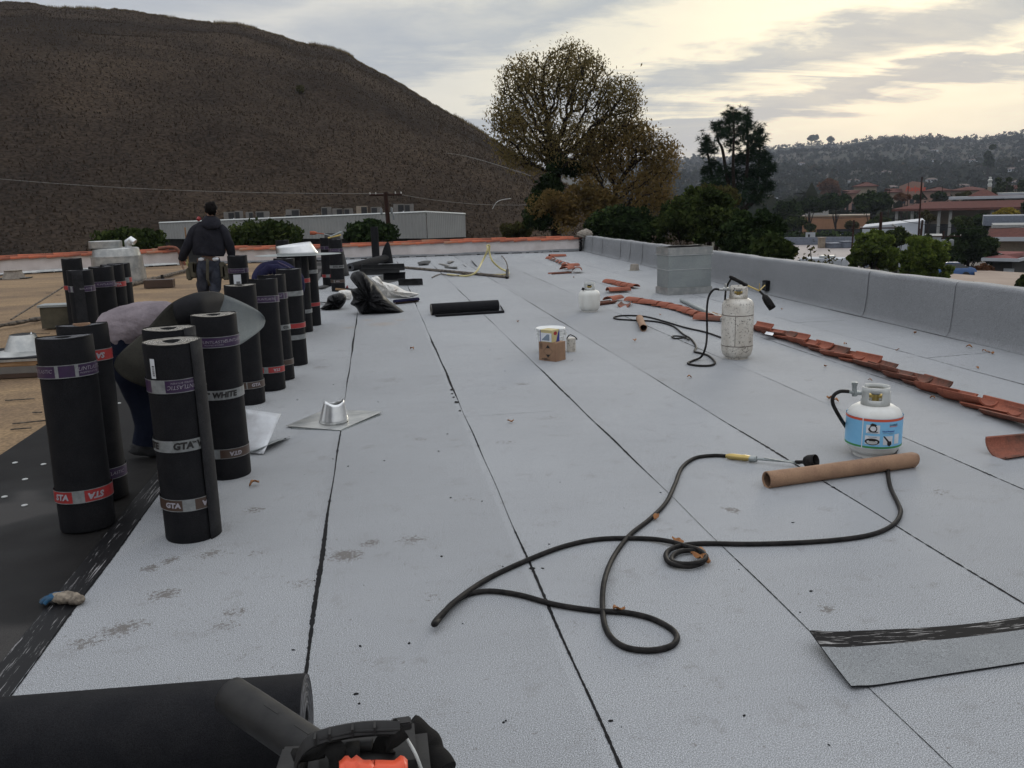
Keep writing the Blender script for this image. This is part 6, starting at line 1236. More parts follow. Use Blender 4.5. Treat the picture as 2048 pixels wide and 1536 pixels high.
def ell(px0, px1, py0, py1, D, n, r, dep=.8, bottom=-1.):
    a = at(px0, (py0 + py1) / 2, D); b = at(px1, (py0 + py1) / 2, D); c = np.array((a + b) / 2); rx = (b - a).length / 2; rz_ = (at(px0, py0, D).z - at(px0, py1, D).z) / 2; out = []
    while len(out) < n:
        v = r.uniform(-1, 1, 3)
        if np.dot(v, v) < 1 and v[2] > bottom: out.append(c + v * np.array([rx, rx * dep, rz_]))
    return out
rt = np.random.default_rng(21); gT = ground_at(1110, DT)
def autumn(name, label, base, tr, ells, n, step, matl, nleaf, lsize, seed, r0):
    r = np.random.default_rng(seed); A = []
    for e, w in ells: A += ell(*e, DT, int(n * w), r)
    nodes, pr = colonise(base, A, step, 2.6, step * 1.25, r, 150, tr); V, F, tips, rad = wire_tree(nodes, pr, r0, .012)
    t = thing(name, label, 'tree', base); b = np.array(base); fast('trunk', np.array(V) - b, F, 'bark', t)
    ok = [i for i in range(len(nodes)) if rad[i] < .03]; print('TREE', len(nodes), len(tips), rad.min(), rad.max()); pick = r.choice(ok, nleaf); tp_ = nodes[pick] + r.normal(size=(nleaf, 3)) * .22; tp_[:, 2] -= abs(r.normal(size=nleaf)) * .12
    leaves('crown', tp_ - b, lsize, matl, t, asp=2.2, droop=.9, r=r); return t
tA = at(1112, 420, DT); tB = at(1112, 330, DT)
autumn('autumn_tree', 'tall thin leaved autumn tree with dark ivy on its trunk, rising behind the roof corner', (gT.x, gT.y, gT.z), [tuple(Vector(gT).lerp(tA, f)) for f in (.3, .6, .9)] + [tuple(tA.lerp(tB, f)) for f in (.2, .5, .8, 1.)],
       [((978, 1120, 150, 345), .26), ((1000, 1110, 105, 230), .14), ((1075, 1215, 84, 230), .26), ((1180, 1288, 145, 290), .2), ((1060, 1230, 220, 350), .14)], 3600, .27, 'lv_autumn', 25000, .072, 5, .30)
g2 = ground_at(1215, DT); tA2 = at(1215, 430, DT)
autumn('autumn_tree', 'rusty gold autumn tree to the right of the tall ivy clad one', (g2.x, g2.y, g2.z), [tuple(Vector(g2).lerp(tA2, f)) for f in (.4, .8, 1)],
       [((1150, 1250, 250, 400), .3), ((1210, 1320, 235, 340), .25), ((1280, 1362, 270, 370), .2), ((1220, 1350, 330, 440), .25)], 2600, .27, 'lv_ochre', 14000, .078, 6, .2)
iv = leaves('ivy', np.concatenate([clumpcloud(tuple(at(1108, 330, DT - .6)), (.55, .6, 1.1), 2600, 22, .34, rt, .5), clumpcloud(tuple(at(1100, 385, DT - .3)), (.8, .7, 1.5), 4200, 26, .42, rt, .5), clumpcloud(tuple(at(1090, 440, DT - .6)), (1.0, .9, 1.3), 4200, 26, .5, rt, .6), clumpcloud(tuple(at(1150, 345, DT - .4)), (.6, .6, .6), 1300, 12, .3, rt)]), .13, 'lv_dark'); tag(iv, 'dark green ivy climbing the trunk of the tall autumn tree', 'ivy')
o = leaves('ochre_shrub', np.concatenate([clumpcloud(tuple(at(1130, 420, DT - 1.5)), (1.7, 1, 1.3), 5600, 40, .55, rt, .35), clumpcloud(tuple(at(1190, 400, DT - 1.)), (1.6, 1, 1.4), 4600, 36, .55, rt, .35)]), .10, 'lv_ochre'); tag(o, 'golden brown shrub growing at the foot of the autumn trees', 'shrub')
# pine
Dp = 62.; gp_ = ground_at(1470, Dp); pn_ = thing('pine_tree', 'tall dark pine with separate tufted tops standing behind the green trees', 'tree', gp_)
tw = MB(); ND = []
stems = [[(1478, 470), (1470, 400), (1466, 330), (1468, 270), (1466, 222)], [(1478, 460), (1490, 380), (1496, 300), (1494, 250), (1495, 226)], [(1475, 450), (1455, 360), (1445, 300), (1436, 280), (1432, 245)], [(1478, 440), (1510, 380), (1518, 320), (1520, 270), (1516, 258)], [(1470, 440), (1430, 370), (1418, 320), (1412, 290), (1414, 278)], [(1478, 430), (1520, 390), (1535, 350), (1540, 335), (1542, 330)]]
for si, s in enumerate(stems): tw.tube([at(x, y, Dp + si * .5 - 1) - gp_ for x, y in smoothpts([(x, y, 0) for x, y in s], 4) and [(p.x, p.y) for p in smoothpts([(x, y, 0) for x, y in s], 4)]], [.16 - .008 * i for i in range(17)], 6)
tw.tube([(0, 0, 0), tuple(at(1478, 460, Dp) - gp_)], [.3, .22], 8); tw.build('trunk', 'bark', pn_)
puffs = [(1466, 228, 20, 16), (1458, 240, 16, 14), (1476, 236, 16, 14), (1495, 232, 12, 18), (1494, 248, 11, 14), (1432, 250, 15, 13), (1444, 268, 14, 10), (1412, 285, 15, 16), (1410, 300, 12, 14), (1424, 300, 12, 12), (1455, 262, 16, 14), (1465, 285, 16, 16), (1480, 262, 14, 12), (1495, 275, 20, 16), (1516, 262, 16, 16), (1522, 282, 15, 14), (1508, 292, 16, 16), (1498, 310, 22, 18), (1480, 318, 18, 16), (1520, 312, 16, 18), (1532, 322, 14, 12), (1540, 335, 12, 10), (1530, 348, 16, 16), (1510, 345, 24, 18), (1490, 350, 22, 16), (1465, 345, 14, 12), (1440, 340, 12, 14), (1425, 330, 14, 14), (1412, 340, 12, 14), (1420, 360, 16, 14), (1410, 372, 12, 14), (1435, 368, 16, 14), (1500, 370, 26, 16), (1525, 375, 18, 16), (1540, 372, 10, 10), (1475, 375, 20, 14), (1455, 360, 14, 14), (1515, 395, 22, 14), (1480, 395, 24, 14)]
PV = []; PF = []; rp = np.random.default_rng(4)
for (x, y, w_, h_) in puffs:
    c = np.array(at(x, y, Dp + rp.uniform(-2.2, 2.2))); s = Dp / FPX
    for q in range(int(w_ * 2.2) + 8):
        cc2 = c + rp.normal(size=3) * np.array([w_ * .42, w_ * .42, h_ * .44]) * s
        for k in range(26):
            d = rp.normal(size=3); d /= np.linalg.norm(d); d[2] = d[2] * .8 - .1; L = rp.uniform(.22, .42); e = np.cross(d, rp.normal(size=3)); e /= np.linalg.norm(e); i0 = len(PV); PV += [cc2 + e * .016, cc2 - e * .016, cc2 + d * L]; PF.append((i0, i0 + 1, i0 + 2))
fast('crown', np.array(PV) - np.array(gp_), PF, 'lv_pine', pn_)
# nearer green trees beyond the parapet
pxtree('broadleaf_tree', 'broad dark green tree just beyond the corner of the roof', 1160, 1330, 405, 520, 40, 20000, 110, .12, 'lv_dark', 31, group='green trees beyond the roof')
pxtree('broadleaf_tree', 'large mixed green and olive tree below the pine', 1300, 1500, 368, 540, 38, 32000, 170, .115, 'lv_mid', 32, group='green trees beyond the roof')
pxtree('broadleaf_tree', 'dark shrubby tree with a few bright sprigs behind the metal duct', 1430, 1580, 405, 560, 34, 26000, 150, .105, 'lv_dark', 33, group='green trees beyond the roof')
pxtree('broadleaf_tree', 'olive brown tree top just under the pine', 1360, 1480, 362, 450, 42, 12000, 70, .12, 'lv_olive', 34, group='green trees beyond the roof')
pxtree('broadleaf_tree', 'low green shrub peeping over the parapet beside the big trees', 1490, 1612, 470, 545, 27, 7000, 40, .11, 'lv_mid', 35, group='green trees beyond the roof', shell=.6)
pxtree('broadleaf_tree', 'rusty green undergrowth behind the tile coping left of the roof corner', 1000, 1075, 440, 490, 50, 3000, 20, .15, 'lv_olive', 36)
for k, (a, b, c, d, D, n, mm, lb) in enumerate([(172, 335, 455, 520, 36, 9000, 'lv_mid', 'rounded green shrub behind the left stucco wall by the roof vent'), (445, 615, 440, 505, 38, 9500, 'lv_mid', 'wide green shrub behind the wall to the right of the hooded worker'), (682, 795, 438, 495, 38, 7500, 'lv_dark', 'dark green shrub behind the wall beside the leaning utility pole')]):
    pxtree('pine_shrub', lb, a, b, c, d, D, n, 46, .13, mm, 50 + k, 'shrub', 'shrubs behind the end wall', depth=1.6)
# ------------------------------------------------------------------ town
def frame(px0, px1, D, D2=None):
    a = at(px0, 400, D); b = at(px1, 400, D2 or D); d = b - a; w = math.hypot(d.x, d.y); ga = ground_at((px0 + px1) / 2, D); return Vector((a.x, a.y, ga.z - .3)), math.atan2(d.y, d.x), w
def zt(py, D, px, base): return at(px, py, D).z - base.z
def hiproof(x0, x1, y0, y1, z0, z1, hip=None, over=.6):
    x0 -= over; x1 += over; y0 -= over; y1 += over; hp = hip if hip is not None else (y1 - y0) / 2; ym = (y0 + y1) / 2
    return MB().add([(x0, y0, z0), (x1, y0, z0), (x1, y1, z0), (x0, y1, z0), (x0 + hp, ym, z1), (x1 - hp, ym, z1), (x0, y0, z0 - .25), (x1, y0, z0 - .25), (x1, y1, z0 - .25), (x0, y1, z0 - .25)],
        [(0, 1, 5, 4), (1, 2, 5), (2, 3, 4, 5), (3, 0, 4), (6, 7, 1, 0), (7, 8, 2, 1), (8, 9, 3, 2), (9, 6, 0, 3), (9, 8, 7, 6)])
def windows(t, xs, z, w, h, mat='glass', y=-.03):
    for x in xs: MB().box((x, y, z), (w, .08, h)).build('window', mat, t)
# corrugated warehouse left
ca_, cb_ = at(318, 443, 92), at(852, 421, 80); cc3 = at(930, 421, 86)
wh = thing('warehouse', 'long cream corrugated metal building with rooftop units below the dry hill', 'building')
def corr(A, B, z0a, z1a, z0b, z1b, nm):
    d = B - A; L = math.hypot(d.x, d.y); u = Vector((d.x / L, d.y / L, 0)); nn_ = Vector((u.y, -u.x, 0)); n = int(L / .08); n = n - n % 2; Q = []
    for i in range(n + 1):
        f = i / n; p = Vector((A.x, A.y, 0)) + u * L * f + nn_ * (.05 if i % 4 < 2 else 0); Q.append([Vector((p.x, p.y, z0a + (z0b - z0a) * f)), Vector((p.x, p.y, z1a + (z1b - z1a) * f))])
    MB().grid(Q).build(nm, 'corr', wh, 0)
z1a, z1b, z1c = at(318, 446, 92).z, at(852, 424, 80).z, at(930, 428, 86).z
z0a, z0b, z0c = at(318, 478, 92).z, at(852, 477, 80).z, at(930, 474, 86).z
corr(ca_, cb_, z0a, z1a, z0b, z1b, 'corrugated_wall'); corr(cb_, cc3, z0b, z1b, z0c, z1c, 'corrugated_wall')
back = [Vector((ca_.x, ca_.y, 0)), Vector((cb_.x, cb_.y, 0)), Vector((cc3.x, cc3.y, 0)), Vector((cc3.x * 1.28, cc3.y * 1.28, 0)), Vector((ca_.x * 1.2, ca_.y * 1.2, 0))]
zr_ = [z1a, z1b, z1c, z1c + .0, z1a + .0]
MB().poly([(p.x, p.y, z - .25) for p, z in zip(back, zr_)]).build('roof', 'roofgrey', wh, 0)
mb = MB(); mb.tube([ca_ + Vector((0, 0, z1a - ca_.z)), Vector((cb_.x, cb_.y, z1b)), Vector((cc3.x, cc3.y, z1c))], .10, 4); mb.build('parapet_trim', 'collar', wh, 0)
inn = [Vector((p.x * 1.02, p.y * 1.02, 0)) for p in back[:3]]; Q = [[(p.x, p.y, -7), (p.x, p.y, z)] for p, z in zip(inn + [back[3]], [z0a + .2, z0b + .2, z0c + .2, z0c + .2])]; MB().grid(Q).build('recessed_wall', 'shade', wh, 0)  # dark colour stands in for the shadow below the overhang
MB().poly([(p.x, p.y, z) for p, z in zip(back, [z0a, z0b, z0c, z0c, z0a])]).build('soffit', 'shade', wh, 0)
acl = [(448, 470, 424, 439, 'leftmost'), (470, 487, 422, 437, ''), (492, 507, 424, 437, ''), (512, 540, 423, 438, ''), (572, 600, 419, 432, ''), (570, 594, 429, 437, ''), (626, 640, 428, 435, ''), (643, 664, 414, 432, ''), (665, 686, 417, 432, ''), (688, 707, 417, 432, ''), (713, 736, 412, 428, ''), (742, 764, 414, 430, ''), (787, 809, 408, 424, ''), (809, 828, 408, 422, '')]
wd = ['first', 'second', 'third', 'fourth', 'fifth', 'low sixth', 'small seventh', 'eighth', 'ninth', 'tenth', 'eleventh', 'twelfth', 'thirteenth', 'last']
for k, (a, b, c, d, _) in enumerate(acl):
    f = (a - 318) / 534; D = 92 - 12 * f + 3.2; p = at(a, d, D); q = at(b, d, D); h = at(a, c, D).z - p.z; rz = math.atan2(q.y - p.y, q.x - p.x); w = (q - p).length; zro = z1a + (z1b - z1a) * f - .25; hh = at(a, c, D).z - zro
    t = thing('air_conditioner', '%s grey rooftop unit from the left on the corrugated building' % wd[k], 'air conditioner', (p.x, p.y, zro), rz, 'rooftop units on the corrugated building')
    MB().box((w / 2, .7, hh / 2), (w, 1.4, hh), bev=.03).build('casing', 'ac' if k not in (10,) else 'tan', t); MB().box((w * (.32 if k % 2 else .68), -.02, hh * .55), (w * .5, .06, hh * .7)).build('grille', 'grille', t)
    if k % 3 == 0: MB().box((w * .9, -.03, hh * .3), (w * .1, .05, hh * .2)).build('data_plate', 'white', t)
# poles and wires
def upole(name, label, px, py0, py1, D, r, lean=0, arms=(), trafos=(), cat='utility pole'):
    g_ = ground_at(px, D); top = at(px, py0, D); t = thing(name, label, cat, (g_.x, g_.y, g_.z - .3)); lx = at(px + lean, py0, D); T = Vector((lx.x, lx.y, top.z)) - t.location
    MB().tube([(0, 0, 0), T * .5, T], [r, r * .88, r * .75], 10).build('pole', 'pole', t)
    u_ = Vector((-math.cos(math.atan2(g_.y, g_.x) + PI / 2), -math.sin(math.atan2(g_.y, g_.x) + PI / 2), 0)); 
    if u_.dot(Vector(tuple(map(float, CR[0])))* 1) < 0: pass
    for (dy, half, sx) in arms:
        c = T + Vector((0, 0, -dy)); MB().tube([c - u_ * half + Vector((0, 0, sx)), c + u_ * half], .055, 4).build('cross_arm', 'pole', t)
        mb = MB()
        for s in (-.95, -.6, .6, .95): mb.lathe([(.03, 0), (.035, .04), (.02, .07), (.03, .10), (.0005, .12)], 8, Matrix.Translation(c + u_ * half * s + Vector((0, 0, .05))))
        mb.build('insulators', 'porcelain', t)
    for (dx, dy, w, h) in trafos:
        c = T + u_ * dx + Vector((0, 0, -dy)) + Vector((-T.x, 0, 0)) * 0; MB().lathe([(w * .9, 0), (w, .03), (w, h * .9), (w * .8, h), (.0005, h + .05)], 14, Matrix.Translation(c)).build('transformer', 'trafo', t)
    return t
upole('utility_pole', 'leaning reddish brown utility pole with cross arm in front of the corrugated building', 785, 384, 475, 52, .17, -14, [(.15, .95, .0)], [(-.3, 1.3, .07, .35), (.3, 1.25, .07, .35), (.4, 1.6, .06, .3), (-.55, 2.6, .2, .5)])
upole('utility_pole', 'tall thin utility pole in front of the red roofed building', 1843, 354, 480, 112, .115, 1, [])
upole('utility_pole', 'shorter rusty brown pole overlapping the tall thin one', 1843, 440, 520, 100, .15, 2, [(3.2, .5, 0)])
upole('utility_pole', 'thick dark pole with a transformer beside the bright green trees', 1763, 424, 520, 84, .17, 0, [(1.4, 1.7, 0)], [(-.85, 3.6, .42, .9)])
upole('utility_pole', 'slim dark pole in front of the pale flat roof', 1708, 440, 520, 104, .12, 0)
upole('utility_pole', 'grey pole carrying three transformers beside the dark round tree', 1888, 462, 540, 92, .11, 0, [(.5, 1.5, 0)], [(-1.0, 1.4, .22, .6), (0, 1.4, .22, .6), (.7, 1.4, .22, .6)])
for k, (px, a, b, D) in enumerate([(1817, 365, 400, 300), (1885, 372, 392, 310), (1779, 378, 405, 290), (2014, 370, 392, 300)]): upole('street_lamp', ['thin lamp post left of the red lettered sign', 'thin lamp post right of the red lettered sign', 'thin lamp post left of the peach shop', 'thin lamp post near the right edge among the far shops'][k], px, a, b, D, .14, 0, cat='lamp post')
def wire(label, A, B, sag, r=.012, mat='rubber', name='overhead_wire'):
    P = [A.lerp(B, f) - Vector((0, 0, sag * 4 * f * (1 - f))) for f in np.linspace(0, 1, 24)]; return tag(MB().tube(P, r, 4, cap=False).build(name, mat, None, 60), label, 'wire')
wire('long thin overhead wire running across the hill to the leaning pole', at(-60, 352, 75), at(768, 387, 52), .35, .018, 'ac'); wire('overhead wire running right from the leaning pole', at(790, 387, 52), at(1080, 408, 60), .3, .016, 'ac')
tag(MB().tube(smoothpts([at(893, 306, 60), at(930, 312, 60), at(975, 324, 58), at(1020, 338, 56), at(1062, 352, 54)], 5), .022, 4).build('loose_wire_or_glint', 'ac'), 'pale loose wire strung across the hillside towards the autumn tree', 'wire')
tag(MB().tube(smoothpts([at(985, 418, 60), at(992, 406, 60), at(1003, 400, 60), at(1022, 397, 59)], 5), .022, 4).build('loose_wire_or_glint', 'porcelain'), 'short bright curved strip standing in for a reflection against the foot of the hill', 'wire')  # pale tube drawn in place of a reflection, no real wire
wire('guy wire dropping in front of the dark round tree', at(1903, 526, 92), at(1938, 556, 88), 0, .03, 'ac'); wire('upper wire between the town poles', at(1560, 424, 110), at(1763, 430, 84), .5, .02); wire('wire from the thick pole to the right', at(1763, 432, 84), at(2060, 452, 90), .6, .02)
# pale flat roofed building below
def flatb(name, label, px0, px1, D0, D1, z, wm, rm, ph=0., pm='wbldg'):
    a, b = at(px0, 400, D0), at(px1, 400, D0); c, d = at(px1 + 10, 400, D1), at(px0 + 4, 400, D1); t = thing(name, label, 'building'); ring = [a, b, c, d]; gl_ = ground_at(px0, D0).z - 1
    MB().add([(p.x, p.y, gl_) for p in ring] + [(p.x, p.y, z) for p in ring], [(0, 1, 5, 4), (1, 2, 6, 5), (2, 3, 7, 6), (3, 0, 4, 7)]).build('walls', wm, t, 0); MB().poly([(p.x, p.y, z - .02) for p in ring]).build('roof', rm, t, 0)
    if ph: 
        mb = MB()
        for p, q in ((d, c), (c, b)):
            dd = q - p; L = math.hypot(dd.x, dd.y); mb.box(((p.x + q.x) / 2, (p.y + q.y) / 2, z + ph / 2), (L, .4, ph), math.atan2(dd.y, dd.x))
        mb.build('parapet', pm, t, 0)
    return t
mt['pinkroof'] = M('dusty_flat_roof', (.33, .29, .27), .9, col2=(.28, .25, .235), scale=.15); mt['bluegrey'] = M('blue_grey_wall', (.15, .17, .21), .85)
fb = flatb('flat_roof_building', 'low building with a dusty pale flat roof and blue grey parapet', 1560, 1740, 84, 124, at(1650, 489, 124).z, 'tan', 'pinkroof', 1.0, 'bluegrey')
zrf = at(1650, 489, 124).z
for k, (px, py, w_, h_, mm) in enumerate([(1643, 488, .7, 1.2, 'tan'), (1692, 488, 1.2, .7, 'bluegrey'), (1668, 488, 1.6, .5, 'bluegrey')]):
    p = at(px, py, 116); t = thing('rooftop_unit', ['small tan chimney box on the dusty flat roof', 'grey square unit on the dusty flat roof', 'low wide grey unit on the dusty flat roof'][k], 'rooftop unit', (p.x, p.y, zrf)); MB().box((0, 0, h_ / 2), (w_, w_, h_), bev=.05).build('casing', mm, t); MB().box((0, 0, h_ + .06), (w_ + .15, w_ + .15, .12)).build('cap', mm, t)
B0, rz, w = frame(1600, 1692, 76); zt_ = at(1640, 517, 76).z
tl = thing('trailer', 'long white trailer roof seen over the parapet in front of the dusty flat roof', 'trailer', (B0.x, B0.y, B0.z), rz - .25); hh = zt_ - B0.z; MB().box((w / 2, 1.3, hh / 2 + .4), (w, 2.6, hh - .8), bev=.12).build('trailer_body', 'wbldg', tl); MB().box((w * .6, 1.2, hh + .12), (1.2, .8, .2), bev=.03).build('roof_hatch', 'collar', tl); MB().lathe([(.5, 0), (.5, .25)], 16, Matrix.Translation((w * .3, .0, .5)) @ Matrix.Rotation(PI / 2, 4, 'X')).build('wheel', 'tyre', tl)
# white gable building
B0, rz, w = frame(1728, 1853, 150); H = zt(442, 150, 1790, B0)
wb = thing('white_building', 'plain white building with a sloping gable line behind the bright green trees', 'building', B0, rz)
MB().add([(0, 0, 0), (w, 0, 0), (w, 0, H), (0, 0, H - .9), (0, 14, 0), (w, 14, 0), (w, 14, H), (0, 14, H - .9)], [(0, 1, 2, 3), (1, 5, 6, 2), (5, 4, 7, 6), (4, 0, 3, 7), (3, 2, 6, 7)]).build('walls', 'wbldg', wb, 0)
MB().add([(w * .5, -1.2, 0), (w * .5, -1.2, H * .92), (w * .98, -1.2, H * .62), (w * .98, -1.2, 0), (w * .5, 0, 0), (w * .5, 0, H * .92), (w * .98, 0, H * .62), (w * .98, 0, 0)], [(0, 1, 2, 3), (1, 5, 6, 2), (3, 2, 6, 7), (0, 4, 5, 1)]).build('gable_front', 'wbldg', wb, 0)
MB().tube([(w * .48, -1.35, H * .935), (w * .99, -1.35, H * .615)], .16, 4).build('gable_trim', 'roofgrey', wb, 0)
MB().box((w * .93, -.05, H * .78), (.5, .1, .8)).build('wall_vent', 'grille', wb)
B1, rz1, w1_ = frame(1856, 1888, 140); H1 = zt(475, 140, 1870, B1); wx = thing('white_building', 'smaller white block to the right of the white gable building', 'building', B1, rz1); MB().box((w1_ / 2, 4, H1 / 2), (w1_, 8, H1)).build('walls', 'wbldg', wx, 0); MB().box((w1_ / 2, 4, H1 + .1), (w1_ + .3, 8.3, .2)).build('roof_edge', 'roofgrey', wx, 0)
# long red tile roof building
Dr = 215; B0, rz, w = frame(1785, 2120, Dr, Dr); z0 = zt(416, Dr, 1900, B0); z1 = zt(404, Dr, 1900, B0) 
rb_ = thing('red_roof_building', 'long low building with a red tile roof on grey columns', 'building', B0, rz - .02)
MB().box((w / 2 + 3, 14, z0 / 2), (w - 4, 14, z0 - .6)).build('walls', 'tan', rb_, 0)
MB().add([(0, 0, z0), (w, 0, z0), (w, 6, z1 + .1), (7, 6, z1 + .1), (0, 22, z0), (7, 20, z1 + .1), (0, 0, z0 - .5), (w, 0, z0 - .5), (0, 22, z0 - .5), (w, 22, z0 - .5)], [(0, 1, 2, 3), (0, 3, 5, 4), (6, 7, 1, 0), (8, 6, 0, 4), (6, 8, 9, 7)]).build('roof', 'redroof', rb_, 0)
MB().box((w / 2 + 6, 11, z1 + .75), (w - 10, 9, .6)).build('flat_roof', 'wbldg', rb_, 0)
for f in (.03, .13, .30, .37, .62, .85): 
    MB().box((w * f, 1.2, (z0 - .5) / 2), (.6, .6, z0 - .5)).build('column', 'roofgrey', rb_, 0)
for f in (.17, .24, .40, .5, .57, .7, .8): MB().box((w * f, 6.9, 3.2), (5.5, .15, 4.4)).build('window', 'glass', rb_, 0)
cuR = at(1966, 400, Dr + 12); cp = thing('red_roof_turret', 'small square turret with a red hip roof above the long red roof', 'turret', (cuR.x, cuR.y, B0.z), rz); zc_ = zt(397, Dr + 12, 1966, B0); MB().box((0, 0, zc_ / 2 + .3), (6.2, 6, zc_ - .6)).build('walls', 'tan', cp, 0); hiproof(-3.1, 3.1, -3, 3, zc_ + .0, zt(379, Dr + 12, 1966, B0), 3.6, 1.0).build('roof', 'redroof', cp, 0); windows(cp, (-1.8, 1.8), zc_ - 1.2, 1.6, 1.2, y=-3.05)
o_ = at(2016, 400, Dr + 12); t = thing('penthouse_block', 'white rooftop block at the right end of the long red roof', 'building', (o_.x, o_.y, B0.z + z1 + .2), rz); MB().box((4, 3, .7), (12, 5, 1.4)).build('walls', 'wbldg', t, 0); MB().box((4, 3, 1.45), (12.5, 5.4, .15)).build('roof_edge', 'porcelain', t, 0); MB().box((1, .4, .7), (6, .2, .5)).build('red_panel', 'redroof', t, 0)
# orange wall building with palm trunks
B0, rz, w = frame(1607, 1742, 290); z_ = zt(433, 290, 1670, B0); ob = thing('orange_building', 'long low orange building behind the car park hedge', 'building', B0, rz); MB().box((w / 2, 6, z_ / 2), (w, 12, z_)).build('walls', 'ochre', ob, 0); MB().box((w / 2, 6, z_ + .2), (w + .5, 12.5, .4)).build('roof_edge', 'tan', ob, 0); windows(ob, [w * f for f in (.3, .42, .55, .68, .82, .93)], 1.8, 3.2, 2.2)
MB().box((4, 5, z_ + 1.1), (7, 4, 1.8)).build('roof_unit', 'roofgrey', ob, 0)
# peach shop with red lettering
Dg = 400; B0, rz, w = frame(1797, 1846, Dg); ze = zt(372, Dg, 1820, B0); zr2 = zt(364, Dg, 1820, B0); sp_b = thing('peach_shop', 'tall peach shop front with red lettering on its gable', 'building', B0, rz)
MB().add([(0, 0, 0), (w, 0, 0), (w, 0, ze + 1.2), (w * .52, 0, zr2 + .3), (0, 0, ze), (0, 14, 0), (w, 14, 0), (w, 14, ze), (w * .52, 14, zr2), (0, 14, ze)], [(0, 1, 2, 3, 4), (1, 6, 7, 2), (5, 0, 4, 9), (4, 3, 8, 9), (3, 2, 7, 8)]).build('walls', 'peach', sp_b, 0)
windows(sp_b, [w * .2, w * .55, w * .82], ze * .62, 1.6, 1.8); MB().box((w * .5, -.4, ze * .28), (w * .7, .8, .5)).build('ledge', 'redroof', sp_b, 0)
g = MB(); vf = text('Ralphs', 2.9, .2, .07); g.add([(w * .66 + x, -.12, ze - 1.2 + y) for x, y in vf[0]], vf[1]); g.build('red_lettering', 'lred', sp_b, 0)
def shop(label, px0, px1, ywall_, yridge, D, wm, dp=12, name='shop_building', nw=4, hip=None):
    B0, rz, w = frame(px0, px1, D); ze = zt(ywall_, D, (px0 + px1) / 2, B0); zr = zt(yridge, D, (px0 + px1) / 2, B0); t = thing(name, label, 'building', B0, rz); MB().box((w / 2, dp / 2, ze / 2), (w, dp, ze)).build('walls', wm, t, 0)
    hiproof(0, w, 0, dp, ze, zr, hip, .8).build('roof', 'redroof', t, 0); windows(t, [w * (k + .5) / nw for k in range(nw)], ze * .55, w / nw * .45, ze * .32); return t
shop('peach wing with a terracotta roof left of the red lettered shop', 1770, 1800, 384, 377, 395, 'tan'); shop('long tan wing with a terracotta roof right of the red lettered shop', 1846, 1900, 381, 374, 400, 'peach', nw=6); shop('further tan wing stretching right towards the turret', 1900, 1975, 380, 373, 410, 'tan', nw=7)
shop('cream building with a red roof edge far left of the red lettered shop', 1706, 1752, 372, 364, 430, 'tan'); shop('small peach roofed house between dark trees left of the red lettered shop', 1690, 1712, 386, 380, 380, 'peach', nw=2); shop('cream gabled building at the right edge beyond the turret', 2006, 2028, 377, 371, 390, 'tan', nw=2); shop('second cream building at the very right edge beyond the turret', 2030, 2056, 377, 371, 395, 'tan', nw=2)
# right edge buildings
B0, rz, w = frame(1992, 2110, 122); zz0 = zt(482, 122, 2020, B0); rb2 = thing('red_roof_building', 'tan building with a red roof band and pale fascia at the right edge', 'building', B0, rz + .05)
MB().box((w / 2, 6, zz0 / 2), (w, 10, zz0)).build('walls', 'tan', rb2, 0); MB().box((w / 2, 5.5, zz0 + .25), (w + 1.4, 12.4, .5)).build('fascia', 'wbldg', rb2, 0)
MB().add([(-.5, -.5, zz0 + .5), (w, -.5, zz0 + .5), (w, 2.0, zz0 + 1.5), (-.2, 2.0, zz0 + 1.5), (-.5, 9, zz0 + .5), (-.2, 7, zz0 + 1.5)], [(0, 1, 2, 3), (4, 0, 3, 5)]).build('roof', 'redroof', rb2, 0); MB().box((w / 2, 7, zz0 + 1.5), (w, 8, .7)).build('pale_roof', 'roofgrey', rb2, 0); windows(rb2, [2, 5, 8], zz0 * .5, 1.8, zz0 * .45)
MB().box((w / 2 - 1, 15, zz0 + 2.1), (w, 7, 1.3)).build('blue_grey_roof', 'bluegrey', rb2, 0)
B0, rz, w = frame(1990, 2040, 96); zk = zt(521, 96, 2010, B0); kk = thing('red_roof_kiosk', 'small building with a bright red hip roof near the lower right town corner', 'building', B0, rz - .25); MB().box((w / 2, 3, zk / 2), (w - .4, 5, zk)).build('walls', 'shade', kk, 0); MB().box((w / 2, 3, zk + .12), (w + 1.2, 7.2, .3)).build('fascia', 'wbldg', kk, 0); mt['redroof2'] = M('bright_red_roof', (.21, .055, .05), .9, col2=(.17, .05, .045), scale=2)
hiproof(0, w, 0, 6, zk + .3, zt(506, 96, 2010, B0), 3, .4).build('roof', 'redroof2', kk, 0); MB().box((w * .8, .35, zk * .5), (.9, .1, zk * .6)).build('door', 'wbldg', kk, 0)
